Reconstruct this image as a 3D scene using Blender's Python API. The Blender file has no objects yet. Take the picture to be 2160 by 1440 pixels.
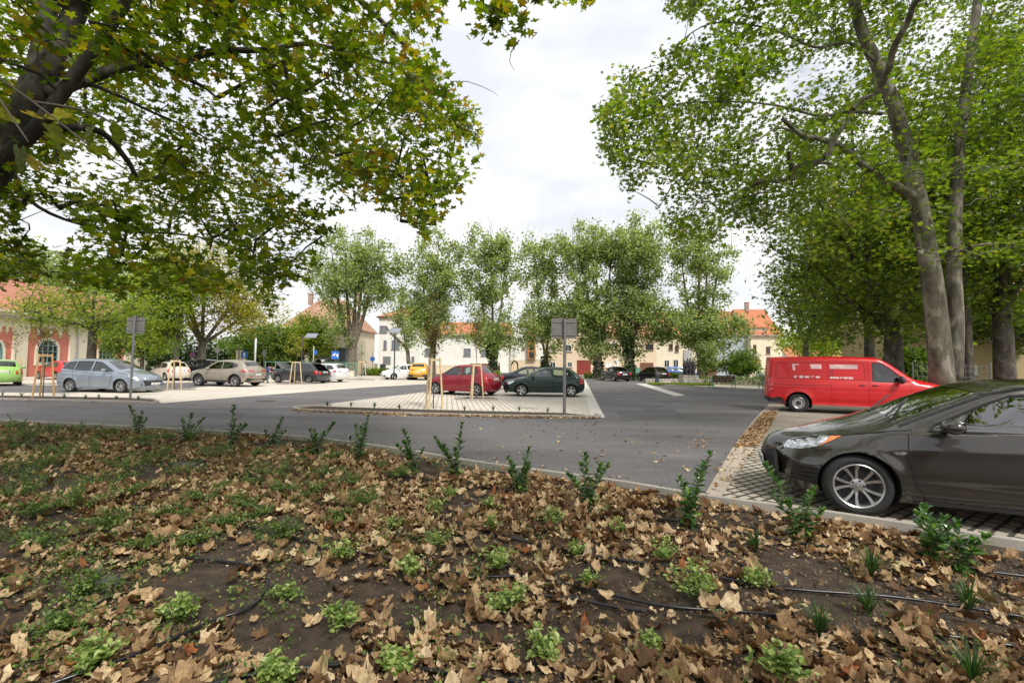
import bpy, bmesh, math, random
import numpy as np
from mathutils import Vector, Matrix, Euler
from mathutils.geometry import delaunay_2d_cdt
D = bpy.data
col = bpy.context.scene.collection
scene = bpy.context.scene
R = math.radians
rng = np.random.default_rng(7)
random.seed(7)

# ------------------------------------------------------------ camera
CAM_H = 1.6
FPX = 960.0            # focal length in photo pixels (2160 wide)
CX, CY = 1080.0, 720.0
PITCH = math.atan(48 / 960.0)
ROLL = R(0.68)
cd = D.cameras.new('camera'); cam = D.objects.new('camera', cd); col.objects.link(cam)
cd.lens = 16.0; cd.sensor_width = 36.0; cd.clip_start = 0.05; cd.clip_end = 2000
camrot = Matrix.Rotation(math.pi / 2 + PITCH, 3, 'X') @ Matrix.Rotation(ROLL, 3, 'Z')
cam.matrix_world = Matrix.Translation((0, 0, CAM_H)) @ camrot.to_4x4()
scene.camera = cam

# ------------------------------------------------------------ sky, sun, exposure
SUN_EL, SUN_AZ = R(50), R(152)      # azimuth measured clockwise from +Y
world = D.worlds.new('World'); scene.world = world; world.use_nodes = True
wt = world.node_tree; wt.nodes.clear()
def wn(t, **k):
    n = wt.nodes.new(t)
    for a, b in k.items(): setattr(n, a, b)
    return n
sky = wn('ShaderNodeTexSky', sky_type='NISHITA', sun_disc=False, sun_elevation=SUN_EL, sun_rotation=SUN_AZ)
tc = wn('ShaderNodeTexCoord')
mp = wn('ShaderNodeMapping'); mp.inputs['Scale'].default_value = (1.0, 1.0, 2.6)
nz = wn('ShaderNodeTexNoise'); nz.inputs['Scale'].default_value = 2.3; nz.inputs['Detail'].default_value = 8; nz.inputs['Roughness'].default_value = 0.62
nz.inputs['Distortion'].default_value = 0.35
rp = wn('ShaderNodeValToRGB'); rp.color_ramp.elements[0].position = 0.22; rp.color_ramp.elements[1].position = 0.40
nz2 = wn('ShaderNodeTexNoise'); nz2.inputs['Scale'].default_value = 3.2; nz2.inputs['Detail'].default_value = 6
rp2 = wn('ShaderNodeValToRGB'); rp2.color_ramp.elements[0].position = 0.36; rp2.color_ramp.elements[1].position = 0.56
rp2.color_ramp.elements[0].color = (5.5, 5.7, 6.1, 1); rp2.color_ramp.elements[1].color = (6.9, 6.9, 6.95, 1)
mx = wn('ShaderNodeMix', data_type='RGBA')
bg = wn('ShaderNodeBackground'); bg.inputs['Strength'].default_value = 0.10
out = wn('ShaderNodeOutputWorld')
L = wt.links.new
L(tc.outputs['Generated'], mp.inputs[0]); L(mp.outputs[0], nz.inputs['Vector']); L(mp.outputs[0], nz2.inputs['Vector'])
L(nz.outputs[0], rp.inputs[0]); L(nz2.outputs[0], rp2.inputs[0])
L(rp.outputs[0], mx.inputs[0]); L(sky.outputs[0], mx.inputs[6]); L(rp2.outputs[0], mx.inputs[7])
L(mx.outputs[2], bg.inputs[0]); L(bg.outputs[0], out.inputs[0])
sl = D.lights.new('sun', 'SUN'); sl.energy = 2.8; sl.angle = R(12); sl.color = (1, 0.96, 0.9)
so = D.objects.new('sun', sl); col.objects.link(so)
sdir = Vector((math.sin(SUN_AZ) * math.cos(SUN_EL), math.cos(SUN_AZ) * math.cos(SUN_EL), math.sin(SUN_EL)))
so.rotation_euler = sdir.to_track_quat('Z', 'Y').to_euler(); so.location = (0, 0, 40)
scene.view_settings.view_transform = 'Standard'; scene.view_settings.look = 'None'
scene.view_settings.exposure = 0.68; scene.view_settings.gamma = 1.0
scene.cycles.max_bounces = 8; scene.cycles.transparent_max_bounces = 8; scene.cycles.transmission_bounces = 6
scene.cycles.use_denoising = True
scene.cycles.sample_clamp_indirect = 6.0

# ------------------------------------------------------------ pixel <-> world helpers (photo pixels, 2160 wide)
def ray(px, py):
    d = camrot @ Vector(((px - CX) / FPX, -(py - CY) / FPX, -1.0))
    return d
def G(px, py, z=0.0):
    d = ray(px, py); t = (z - CAM_H) / d.z
    return Vector((d.x * t, d.y * t, z))
def P(px, py, Y):
    d = ray(px, py); t = Y / d.y
    return Vector((d.x * t, Y, CAM_H + d.z * t))

# ------------------------------------------------------------ materials
def mat(name, color=(0.5, 0.5, 0.5), rough=0.7, metal=0.0, var=0.0, scale=8.0, col2=None, bump=0.0, bscale=None, spec=0.5,
        coat=0.0, trans=0.0, island=0.0, emis=None, flake=False, detail=5.0, coords='Object'):
    m = D.materials.new(name); m.use_nodes = True
    nt = m.node_tree; b = nt.nodes['Principled BSDF']
    b.inputs['Roughness'].default_value = rough; b.inputs['Metallic'].default_value = metal
    b.inputs['Specular IOR Level'].default_value = spec
    b.inputs['Coat Weight'].default_value = coat; b.inputs['Coat Roughness'].default_value = 0.04
    c1 = tuple(color) + (1,)
    b.inputs['Base Color'].default_value = c1
    ln = nt.links.new
    src = None
    if var > 0 or col2 or bump > 0:
        t = nt.nodes.new('ShaderNodeTexCoord')
        n = nt.nodes.new('ShaderNodeTexNoise'); n.inputs['Scale'].default_value = scale; n.inputs['Detail'].default_value = detail
        n.inputs['Roughness'].default_value = 0.6
        ln(t.outputs[coords], n.inputs['Vector'])
        if var > 0 or col2:
            c2 = tuple(col2) + (1,) if col2 else tuple(min(1, x * (1 + var)) for x in color) + (1,)
            if not col2: c1 = tuple(x * (1 - var) for x in color) + (1,)
            r_ = nt.nodes.new('ShaderNodeValToRGB')
            r_.color_ramp.elements[0].position = 0.33; r_.color_ramp.elements[1].position = 0.67
            r_.color_ramp.elements[0].color = c1; r_.color_ramp.elements[1].color = c2
            ln(n.outputs[0], r_.inputs[0]); src = r_.outputs[0]
            ln(src, b.inputs['Base Color'])
        if bump > 0:
            n2 = nt.nodes.new('ShaderNodeTexNoise'); n2.inputs['Scale'].default_value = bscale or scale * 4; n2.inputs['Detail'].default_value = 4
            ln(t.outputs[coords], n2.inputs['Vector'])
            bp = nt.nodes.new('ShaderNodeBump'); bp.inputs['Strength'].default_value = bump; bp.inputs['Distance'].default_value = 0.02
            ln(n2.outputs[0], bp.inputs['Height']); ln(bp.outputs[0], b.inputs['Normal'])
    if emis:
        b.inputs['Emission Color'].default_value = tuple(emis) + (1,); b.inputs['Emission Strength'].default_value = 1
    return m

def leafmat(name, cols, rough=0.5, trans=0.45, spec=0.5, tint=(0.9, 1.35, 0.35), clump=0.35, cscale=0.45, mott=0.0, mscale=30):
    """cols: list of (position, colour) sampled by a random number per leaf island; translucent."""
    m = D.materials.new(name); m.use_nodes = True; nt = m.node_tree; ln = nt.links.new
    b = nt.nodes['Principled BSDF']; o = nt.nodes['Material Output']
    b.inputs['Roughness'].default_value = rough; b.inputs['Specular IOR Level'].default_value = spec
    g = nt.nodes.new('ShaderNodeNewGeometry'); r_ = nt.nodes.new('ShaderNodeValToRGB')
    el = r_.color_ramp.elements
    while len(el) < len(cols): el.new(0.5)
    for e, (p, c) in zip(el, cols): e.position = p; e.color = tuple(c) + (1,)
    t = nt.nodes.new('ShaderNodeTexCoord'); n = nt.nodes.new('ShaderNodeTexNoise'); n.inputs['Scale'].default_value = cscale
    ln(t.outputs['Object'], n.inputs['Vector'])
    a = nt.nodes.new('ShaderNodeMath'); a.operation = 'MULTIPLY_ADD'; a.inputs[1].default_value = clump * 2; a.inputs[2].default_value = -clump
    ln(n.outputs[0], a.inputs[0])
    s = nt.nodes.new('ShaderNodeMath'); s.operation = 'ADD'; s.use_clamp = True
    ln(a.outputs[0], s.inputs[0]); ln(g.outputs['Random Per Island'], s.inputs[1])
    ln(s.outputs[0], r_.inputs[0]); src = r_.outputs[0]
    if mott:
        nm = nt.nodes.new('ShaderNodeTexNoise'); nm.inputs['Scale'].default_value = mscale; nm.inputs['Detail'].default_value = 6; nm.inputs['Roughness'].default_value = .7; ln(t.outputs['Object'], nm.inputs['Vector'])
        mr = nt.nodes.new('ShaderNodeMapRange'); mr.inputs[1].default_value = .35; mr.inputs[2].default_value = .62; mr.inputs[3].default_value = 1 - mott; mr.inputs[4].default_value = 1 + mott * .5; ln(nm.outputs[0], mr.inputs[0])
        sv = nt.nodes.new('ShaderNodeVectorMath'); sv.operation = 'SCALE'; ln(src, sv.inputs[0]); ln(mr.outputs[0], sv.inputs['Scale']); src = sv.outputs[0]
        bp = nt.nodes.new('ShaderNodeBump'); bp.inputs['Strength'].default_value = .6; bp.inputs['Distance'].default_value = .01; ln(nm.outputs[0], bp.inputs['Height']); ln(bp.outputs[0], b.inputs['Normal'])
    ln(src, b.inputs['Base Color'])
    if trans > 0:
        tr = nt.nodes.new('ShaderNodeBsdfTranslucent'); mxs = nt.nodes.new('ShaderNodeMixShader'); mxs.inputs[0].default_value = trans
        mm = nt.nodes.new('ShaderNodeMix'); mm.data_type = 'RGBA'; mm.blend_type = 'MULTIPLY'; mm.inputs[0].default_value = 1
        ln(src, mm.inputs[6]); mm.inputs[7].default_value = tuple(x * 1.6 for x in tint) + (1,)
        ln(mm.outputs[2], tr.inputs[0]); ln(b.outputs[0], mxs.inputs[1]); ln(tr.outputs[0], mxs.inputs[2]); ln(mxs.outputs[0], o.inputs[0])
    return m

def brickmat(name, c1, c2, cm, w, h, mortar=0.01, rough=0.85, offset=0.5, vec='xy', bump=0.4, squash=1.0, noise=0.25, nscale=0.6, smooth=0.1, rot=0.0):
    m = D.materials.new(name); m.use_nodes = True; nt = m.node_tree; ln = nt.links.new
    b = nt.nodes['Principled BSDF']; b.inputs['Roughness'].default_value = rough
    t = nt.nodes.new('ShaderNodeTexCoord'); v = t.outputs['Object']
    if vec == 'wall':   # x+y , z
        sp = nt.nodes.new('ShaderNodeSeparateXYZ'); cb = nt.nodes.new('ShaderNodeCombineXYZ'); ad = nt.nodes.new('ShaderNodeMath')
        ln(v, sp.inputs[0]); ln(sp.outputs[0], ad.inputs[0]); ln(sp.outputs[1], ad.inputs[1]); ln(ad.outputs[0], cb.inputs[0]); ln(sp.outputs[2], cb.inputs[1])
        v = cb.outputs[0]
    if rot:
        mp_ = nt.nodes.new('ShaderNodeMapping'); mp_.inputs['Rotation'].default_value = (0, 0, rot); ln(v, mp_.inputs[0]); v = mp_.outputs[0]
    br = nt.nodes.new('ShaderNodeTexBrick'); br.offset = offset; br.squash = squash
    br.inputs['Color1'].default_value = tuple(c1) + (1,); br.inputs['Color2'].default_value = tuple(c2) + (1,); br.inputs['Mortar'].default_value = tuple(cm) + (1,)
    br.inputs['Scale'].default_value = 1.0; br.inputs['Mortar Size'].default_value = mortar; br.inputs['Mortar Smooth'].default_value = smooth
    br.inputs['Brick Width'].default_value = w; br.inputs['Row Height'].default_value = h
    ln(v, br.inputs['Vector'])
    n = nt.nodes.new('ShaderNodeTexNoise'); n.inputs['Scale'].default_value = nscale; n.inputs['Detail'].default_value = 6; ln(t.outputs['Object'], n.inputs['Vector'])
    mr = nt.nodes.new('ShaderNodeMapRange'); mr.inputs[1].default_value = 0.3; mr.inputs[2].default_value = 0.7; mr.inputs[3].default_value = 1 - noise; mr.inputs[4].default_value = 1 + noise * 0.6
    ln(n.outputs[0], mr.inputs[0])
    mm = nt.nodes.new('ShaderNodeVectorMath'); mm.operation = 'SCALE'; ln(br.outputs[0], mm.inputs[0]); ln(mr.outputs[0], mm.inputs['Scale'])
    ln(mm.outputs[0], b.inputs['Base Color'])
    bp = nt.nodes.new('ShaderNodeBump'); bp.inputs['Strength'].default_value = bump; bp.inputs['Distance'].default_value = 0.02; bp.invert = True
    ln(br.outputs['Fac'], bp.inputs['Height']); ln(bp.outputs[0], b.inputs['Normal'])
    return m

# ------------------------------------------------------------ mesh helpers
class MB:
    def __init__(s): s.v = []; s.f = []; s.m = []
    def add(s, vs, fs, mi=0, M=None):
        o = len(s.v)
        if M is not None: vs = [M @ Vector(p) for p in vs]
        s.v += [tuple(p) for p in vs]; s.f += [tuple(i + o for i in f) for f in fs]; s.m += [mi] * len(fs)
        return s
    def box(s, c, d, M=None, mi=0, rz=0.0, taper=1.0):
        x, y, z = d[0] / 2, d[1] / 2, d[2] / 2
        vs = [(-x, -y, -z), (x, -y, -z), (x, y, -z), (-x, y, -z), (-x * taper, -y * taper, z), (x * taper, -y * taper, z), (x * taper, y * taper, z), (-x * taper, y * taper, z)]
        T = Matrix.Translation(c) @ Matrix.Rotation(rz, 4, 'Z')
        if M is not None: T = M @ T
        return s.add(vs, [(0, 3, 2, 1), (4, 5, 6, 7), (0, 1, 5, 4), (1, 2, 6, 5), (2, 3, 7, 6), (3, 0, 4, 7)], mi, T)
    def tube(s, pts, rad, n=8, mi=0, M=None, caps=True, up=None):
        pts = [Vector(p) for p in pts]
        if not hasattr(rad, '__len__'): rad = [rad] * len(pts)
        vs = []; fs = []
        t0 = (pts[1] - pts[0]).normalized()
        a = t0.orthogonal().normalized()
        for i, p in enumerate(pts):
            t = (pts[min(i + 1, len(pts) - 1)] - pts[max(i - 1, 0)]).normalized()
            a = (a - t * a.dot(t))
            a = a.normalized() if a.length > 1e-6 else t.orthogonal().normalized()
            b = t.cross(a)
            for k in range(n):
                an = 2 * math.pi * k / n
                vs.append(p + (a * math.cos(an) + b * math.sin(an)) * rad[i])
        for i in range(len(pts) - 1):
            for k in range(n):
                k2 = (k + 1) % n
                fs.append((i * n + k, i * n + k2, (i + 1) * n + k2, (i + 1) * n + k))
        if caps:
            fs.append(tuple(range(n))[::-1]); fs.append(tuple((len(pts) - 1) * n + k for k in range(n)))
        return s.add(vs, fs, mi, M)
    def lathe(s, prof, n=24, mi=0, M=None):   # prof: [(r,z)] about Z
        vs = []; fs = []
        for r_, z in prof:
            for k in range(n):
                an = 2 * math.pi * k / n; vs.append((r_ * math.cos(an), r_ * math.sin(an), z))
        for i in range(len(prof) - 1):
            for k in range(n):
                k2 = (k + 1) % n; fs.append((i * n + k, i * n + k2, (i + 1) * n + k2, (i + 1) * n + k))
        return s.add(vs, fs, mi, M)
    def ell(s, c, r_, n=12, m=8, mi=0, M=None):
        vs = []; fs = []
        for i in range(m + 1):
            ph = math.pi * i / m
            for k in range(n):
                an = 2 * math.pi * k / n
                vs.append((c[0] + r_[0] * math.sin(ph) * math.cos(an), c[1] + r_[1] * math.sin(ph) * math.sin(an), c[2] + r_[2] * math.cos(ph)))
        for i in range(m):
            for k in range(n):
                k2 = (k + 1) % n; fs.append((i * n + k, i * n + k2, (i + 1) * n + k2, (i + 1) * n + k))
        return s.add(vs, fs, mi, M)
    def prism(s, poly, thick, M=None, mi=0, holes=()):   # poly in local xz-plane, extruded along +y by thick
        V2, F = cdt(poly, holes)
        n = len(V2)
        vs = [(p[0], 0, p[1]) for p in V2] + [(p[0], thick, p[1]) for p in V2]
        fs = [tuple(f) for f in F] + [tuple(i + n for i in f[::-1]) for f in F]
        s.add(vs, fs, mi, M)
        for loop in [poly] + list(holes):
            k = len(loop); vs = [(p[0], 0, p[1]) for p in loop] + [(p[0], thick, p[1]) for p in loop]
            s.add(vs, [(i, (i + 1) % k, k + (i + 1) % k, k + i) for i in range(k)], mi, M)
        return s
    def build(s, name, mats, parent=None, smooth=False, loc=None, ang=None):
        me = D.meshes.new(name); me.from_pydata(s.v, [], s.f)
        if not isinstance(mats, (list, tuple)): mats = [mats]
        for m in mats: me.materials.append(m)
        if len(mats) > 1: me.polygons.foreach_set('material_index', s.m)
        if smooth:
            me.polygons.foreach_set('use_smooth', [True] * len(me.polygons))
            if ang: me.set_sharp_from_angle(angle=R(ang))
        me.update()
        o = D.objects.new(name, me); col.objects.link(o)
        if parent: o.parent = parent
        if loc is not None: o.location = loc
        return o

def cdt(poly, holes=(), extra=None):
    pts = [Vector((p[0], p[1])) for p in poly]; edges = [(i, (i + 1) % len(poly)) for i in range(len(poly))]
    for h in holes:
        o = len(pts); pts += [Vector((p[0], p[1])) for p in h]; edges += [(o + i, o + (i + 1) % len(h)) for i in range(len(h))]
    if extra is not None: pts += [Vector((p[0], p[1])) for p in extra]
    v, e, f, ov, oe, of = delaunay_2d_cdt(pts, edges, [], 0, 1e-5)
    F = []
    A = np.array([(a.x, a.y) for a in v])
    P0 = np.array([(p[0], p[1]) for p in poly]); H = [np.array([(p[0], p[1]) for p in h]) for h in holes]
    cen = np.array([(A[list(t)].mean(0)) for t in f])
    ok = inpoly(cen, P0)
    for h in H: ok &= ~inpoly(cen, h)
    for t, k in zip(f, ok):
        if k: F.append(list(t))
    return A, F

def inpoly(p, poly):
    poly = np.asarray(poly, float); x, y = p[:, 0], p[:, 1]; r_ = np.zeros(len(p), bool); j = len(poly) - 1
    for i in range(len(poly)):
        xi, yi = poly[i]; xj, yj = poly[j]
        c = ((yi > y) != (yj > y)) & (x < (xj - xi) * (y - yi) / (yj - yi + 1e-12) + xi)
        r_ ^= c; j = i
    return r_

def npmesh(name, V, F, mats, parent=None, smooth=False, mi=None):
    """V (n,3), F (m,k) constant k"""
    me = D.meshes.new(name); V = np.asarray(V, np.float32); F = np.asarray(F, np.int32)
    me.vertices.add(len(V)); me.vertices.foreach_set('co', V.ravel())
    me.loops.add(F.size); me.loops.foreach_set('vertex_index', F.ravel())
    me.polygons.add(len(F)); me.polygons.foreach_set('loop_start', np.arange(0, F.size, F.shape[1], dtype=np.int32))
    if smooth: me.polygons.foreach_set('use_smooth', np.ones(len(F), bool))
    if not isinstance(mats, (list, tuple)): mats = [mats]
    for m in mats: me.materials.append(m)
    if mi is not None: me.polygons.foreach_set('material_index', np.asarray(mi, np.int32))
    me.update(calc_edges=True)
    o = D.objects.new(name, me); col.objects.link(o)
    if parent: o.parent = parent
    return o

def tag(o, label=None, cat=None, group=None, kind=None):
    if label: o['label'] = label
    if cat: o['category'] = cat
    if group: o['group'] = group
    if kind: o['kind'] = kind
    return o
def thing(name, label, cat, loc=(0, 0, 0), rz=0.0, group=None):
    o = D.objects.new(name, None); col.objects.link(o); o.location = loc; o.rotation_euler = (0, 0, rz)
    o.empty_display_size = 0.1
    return tag(o, label, cat, group)
def copytree(o, parent=None):
    c = o.copy(); col.objects.link(c)
    if parent: c.parent = parent
    for ch in list(o.children): copytree(ch, c)
    return c
def smoothpath(pts, n=6, closed=False):
    pts = [np.array(p, float) for p in pts]; o = []
    m = len(pts)
    for i in range(m - 1 if not closed else m):
        if closed: p0, p1, p2, p3 = pts[(i - 1) % m], pts[i], pts[(i + 1) % m], pts[(i + 2) % m]
        else: p0, p1, p2, p3 = pts[max(i - 1, 0)], pts[i], pts[i + 1], pts[min(i + 2, m - 1)]
        for k in range(n):
            t = k / n
            o.append(0.5 * ((2 * p1) + (-p0 + p2) * t + (2 * p0 - 5 * p1 + 4 * p2 - p3) * t * t + (-p0 + 3 * p1 - 3 * p2 + p3) * t ** 3))
    if not closed: o.append(pts[-1])
    return o

# ------------------------------------------------------------ leaf templates (unit size, triangles)
def tmpl_maple(curl=0.15, rs=None, rings=False):
    ang = [-90, -60, -22, 12, 40, 66, 90, 114, 140, 168, 202, 240]
    rad = [0.10, 0.42, 0.66, 0.42, 0.95, 0.52, 1.05, 0.52, 0.95, 0.42, 0.66, 0.42]
    c = np.array([(r_ * math.cos(R(a)), r_ * math.sin(R(a)) + 0.1) for a, r_ in zip(ang, rad)])
    if rings:
        rad = [0.15, 0.62, 0.76, 0.66, 0.88, 0.74, .96, 0.72, 0.86, 0.66, 0.76, 0.58]
        c = np.array([(r_ * rs.uniform(.85, 1.12) * math.cos(R(a)), r_ * math.sin(R(a)) + 0.1) for a, r_ in zip(ang, rad)])
    if not rings:
        V = np.vstack([[[0, 0, 0]], np.c_[c, curl * (np.abs(c[:, 0]) ** 1.3) - 0.12 * c[:, 1] ** 2]])
        F = [(0, i + 1, (i + 1) % 12 + 1) for i in range(12)]
        return V * 0.5, np.array(F)
    fine = []
    for i in range(12):
        a, b = c[i], c[(i + 1) % 12]
        fine += [a, (a + b) / 2 + (rs.random(2) - 0.5) * 0.05]
    fine = np.array(fine); m = len(fine)
    V = [[0, 0, 0]]
    for s_ in (0.38, 0.72, 1.0): V += [[p[0] * s_, p[1] * s_, 0] for p in fine]
    V = np.array(V)
    ax = rs.random() * math.pi; d = V[:, 0] * math.cos(ax) + V[:, 1] * math.sin(ax); r2 = (V[:, :2] ** 2).sum(1)
    V[:, 2] = rs.choice([-1, 1]) * rs.uniform(0.05, 0.55) * d ** 2 + rs.uniform(-0.15, 0.40) * r2 + (rs.random(len(V)) - 0.5) * 0.22 * (r2 + .15)
    V[:, :2] += (rs.random((len(V), 2)) - .5) * .07
    e = -V[:, 0] * math.sin(ax) + V[:, 1] * math.cos(ax); s0 = rs.uniform(-.5, .5); V[:, 2] += rs.uniform(.0, .9) * np.clip(np.abs(e - s0) - .25, 0, None)
    thv = np.arctan2(V[:, 1], V[:, 0]); V[:, 2] += 0.12 * r2 * np.sin(thv * 5 + rs.random() * 6)
    V[:, 0] *= rs.uniform(0.42, 0.95)
    if rs.random() < .4: k_ = V[:, 1] > rs.uniform(.2, .6); V[k_, 2] += (V[k_, 1] - .3) * rs.uniform(.3, 1.2); V[k_, 1] *= rs.uniform(.45, .8)
    F = [(0, 1 + i, 1 + (i + 1) % m) for i in range(m)]
    for k in range(2):
        a = 1 + k * m; b = 1 + (k + 1) * m
        for i in range(m):
            j = (i + 1) % m; F += [(a + i, b + i, b + j), (a + i, b + j, a + j)]
    return V * 0.5, np.array(F)
def tmpl_oval(w=0.5, fold=0.12, tip=0.1):
    p = [(0, 0), (w * .38, .22), (w * .5, .5), (w * .34, .8), (0, 1), (-w * .34, .8), (-w * .5, .5), (-w * .38, .22)]
    V = np.array([(x, y, abs(x) * fold * 3 - tip * y * y) for x, y in p] + [(0, .5, -tip * .25 - 0.01)])
    F = [(8, i, (i + 1) % 8) for i in range(8)]
    return V, np.array(F)
def tmpl_quad(w=0.7):   # cheap far leaf: two tris folded
    V = np.array([(0, -.5, 0), (w * .5, 0, .12), (0, .5, -.08), (-w * .5, 0, .12)])
    return V, np.array([(0, 1, 2), (0, 2, 3)])
def rotmats(n, rs, tilt=1.0, face=None):
    """random orientations; tilt = gaussian spread (radians) of the leaf normal away from +Z"""
    th = rs.normal(0, tilt, n); az = rs.random(n) * 2 * math.pi; sp = rs.random(n) * 2 * math.pi
    nx, ny, nz_ = np.sin(th) * np.cos(az), np.sin(th) * np.sin(az), np.cos(th)
    N = np.stack([nx, ny, nz_], 1)
    a = np.stack([np.cos(sp), np.sin(sp), np.zeros(n)], 1)
    a = a - N * (a * N).sum(1, keepdims=True); a /= np.linalg.norm(a, axis=1, keepdims=True) + 1e-9
    b = np.cross(N, a)
    return np.stack([a, b, N], 2)
def scatter(T, pos, Rm, sc):
    V0, F0 = T; n = len(pos)
    V = np.einsum('nij,kj->nki', Rm, V0) * np.asarray(sc).reshape(-1, 1, 1) + np.asarray(pos)[:, None, :]
    F = (F0[None] + (np.arange(n) * len(V0))[:, None, None])
    return V.reshape(-1, 3), F.reshape(-1, 3)
def scatter_multi(Ts, pos, Rm, sc):
    n = len(pos); k = len(Ts); Vs = []; Fs = []; o = 0
    for i, T in enumerate(Ts):
        s_ = slice(i, n, k); V, F = scatter(T, pos[s_], Rm[s_], np.asarray(sc)[s_]); Vs.append(V); Fs.append(F + o); o += len(V)
    return np.vstack(Vs), np.vstack(Fs)
# ------------------------------------------------------------ ground, roads, paving
from mathutils import noise as mnoise
def gl(lst, z=0.0): return [tuple(G(a, b)[:2]) + (z,) for a, b in lst]
def sheet(name, pts, z, m, kind='structure'):
    V, F = cdt([(p[0], p[1]) for p in pts]); b = MB(); b.add([(a, c, 0) for a, c in V], F)
    o = b.build(name, m, loc=(0, 0, z)); tag(o, kind=kind)
    for p in o.data.polygons:
        pass
    bm = bmesh.new(); bm.from_mesh(o.data); bmesh.ops.recalc_face_normals(bm, faces=bm.faces)
    if bm.faces[0].normal.z < 0: bmesh.ops.reverse_faces(bm, faces=bm.faces)
    bm.to_mesh(o.data); bm.free(); return o
def kerb(name, pts, w, h, z0, m, seg=None):
    """rectangular kerb along a plan polyline"""
    q = np.array([(p[0], p[1]) for p in pts], float); t = np.gradient(q, axis=0); t /= np.linalg.norm(t, axis=1, keepdims=True); n = np.c_[-t[:, 1], t[:, 0]] * w / 2
    b = MB(); k = len(q); vs = []
    for (x, y), (a, c) in zip(q, n):
        vs += [(x - a, y - c, z0), (x - a * .95, y - c * .95, z0 + h), (x + a * .95, y + c * .95, z0 + h), (x + a, y + c, z0)]
    fs = [(i * 4 + j, i * 4 + (j + 1) % 4, (i + 1) * 4 + (j + 1) % 4, (i + 1) * 4 + j) for i in range(k - 1) for j in range(3)]
    fs += [(0, 1, 2, 3), tuple((k - 1) * 4 + j for j in (3, 2, 1, 0))]; b.add(vs, fs)
    o = b.build(name, m); tag(o, kind='structure'); return o
def asphalt():
    m = D.materials.new('asphalt'); m.use_nodes = True; nt = m.node_tree; ln = nt.links.new; b = nt.nodes['Principled BSDF']; b.inputs['Roughness'].default_value = .88
    t = nt.nodes.new('ShaderNodeTexCoord')
    a = nt.nodes.new('ShaderNodeTexVoronoi'); a.inputs['Scale'].default_value = 70; ln(t.outputs['Object'], a.inputs['Vector'])
    n = nt.nodes.new('ShaderNodeTexNoise'); n.inputs['Scale'].default_value = .35; n.inputs['Detail'].default_value = 8; n.inputs['Roughness'].default_value = .65
    mp_ = nt.nodes.new('ShaderNodeMapping'); mp_.inputs['Scale'].default_value = (.35, 1.6, 1); mp_.inputs['Rotation'].default_value = (0, 0, .15); ln(t.outputs['Object'], mp_.inputs[0]); ln(mp_.outputs[0], n.inputs['Vector'])
    r1 = nt.nodes.new('ShaderNodeValToRGB'); r1.color_ramp.elements[0].position = .3; r1.color_ramp.elements[1].position = .72
    r1.color_ramp.elements[0].color = (.078, .073, .075, 1); r1.color_ramp.elements[1].color = (.165, .156, .155, 1); ln(n.outputs[0], r1.inputs[0])
    sp = nt.nodes.new('ShaderNodeMapRange'); sp.inputs[1].default_value = 0; sp.inputs[2].default_value = 1; sp.inputs[3].default_value = .55; sp.inputs[4].default_value = 1.45; ln(a.outputs['Color'], sp.inputs[0])
    mm = nt.nodes.new('ShaderNodeVectorMath'); mm.operation = 'SCALE'; ln(r1.outputs[0], mm.inputs[0]); ln(sp.outputs[0], mm.inputs['Scale'])
    # sandy dust lying in patches near the planting bed
    n3 = nt.nodes.new('ShaderNodeTexNoise'); n3.inputs['Scale'].default_value = 1.3; n3.inputs['Detail'].default_value = 8; ln(t.outputs['Object'], n3.inputs['Vector'])
    r3 = nt.nodes.new('ShaderNodeValToRGB'); r3.color_ramp.elements[0].position = .56; r3.color_ramp.elements[1].position = .75; r3.color_ramp.elements[1].color = (.55, .55, .55, 1); ln(n3.outputs[0], r3.inputs[0])
    gd = nt.nodes.new('ShaderNodeVectorMath'); gd.operation = 'DISTANCE'; gd.inputs[1].default_value = (3.4, 7.0, 0); ln(t.outputs['Object'], gd.inputs[0])
    mr = nt.nodes.new('ShaderNodeMapRange'); mr.inputs[1].default_value = 1.2; mr.inputs[2].default_value = 5.5; mr.inputs[3].default_value = 1; mr.inputs[4].default_value = 0; ln(gd.outputs['Value'], mr.inputs[0])
    mu = nt.nodes.new('ShaderNodeMath'); mu.operation = 'MULTIPLY'; ln(r3.outputs[0], mu.inputs[0]); ln(mr.outputs[0], mu.inputs[1])
    mx_ = nt.nodes.new('ShaderNodeMix'); mx_.data_type = 'RGBA'; ln(mu.outputs[0], mx_.inputs[0]); ln(mm.outputs[0], mx_.inputs[6]); mx_.inputs[7].default_value = (.30, .215, .14, 1)
    ln(mx_.outputs[2], b.inputs['Base Color'])
    bp = nt.nodes.new('ShaderNodeBump'); bp.inputs['Strength'].default_value = .35; bp.inputs['Distance'].default_value = .01; ln(a.outputs['Distance'], bp.inputs['Height']); ln(bp.outputs[0], b.inputs['Normal'])
    return m
M_ASPH = asphalt()
M_EARTH = mat('lawn_earth', (.09, .10, .035), .95, scale=.5, col2=(.17, .135, .085), bump=.4, bscale=9)
M_GRAVEL = mat('sandy_path', (.36, .32, .26), .95, scale=1.2, col2=(.46, .42, .35), bump=.3, bscale=40)
M_PAVL = brickmat('pale_pavers', (.52, .47, .40), (.60, .545, .47), (.36, .31, .25), .30, .20, .012, rot=-R(8), noise=.10, nscale=.35)
M_PAVM = brickmat('pale_joint_pavers', (.50, .455, .385), (.57, .52, .445), (.19, .16, .125), .40, .20, .016, rot=R(82), noise=.12, nscale=.4)
M_PAVG = brickmat('grass_grid_pavers', (.40, .35, .28), (.46, .41, .33), (.06, .052, .04), .20, .125, .022, rot=-R(33), noise=.25, nscale=.8, bump=1.0, smooth=.25)
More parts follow.
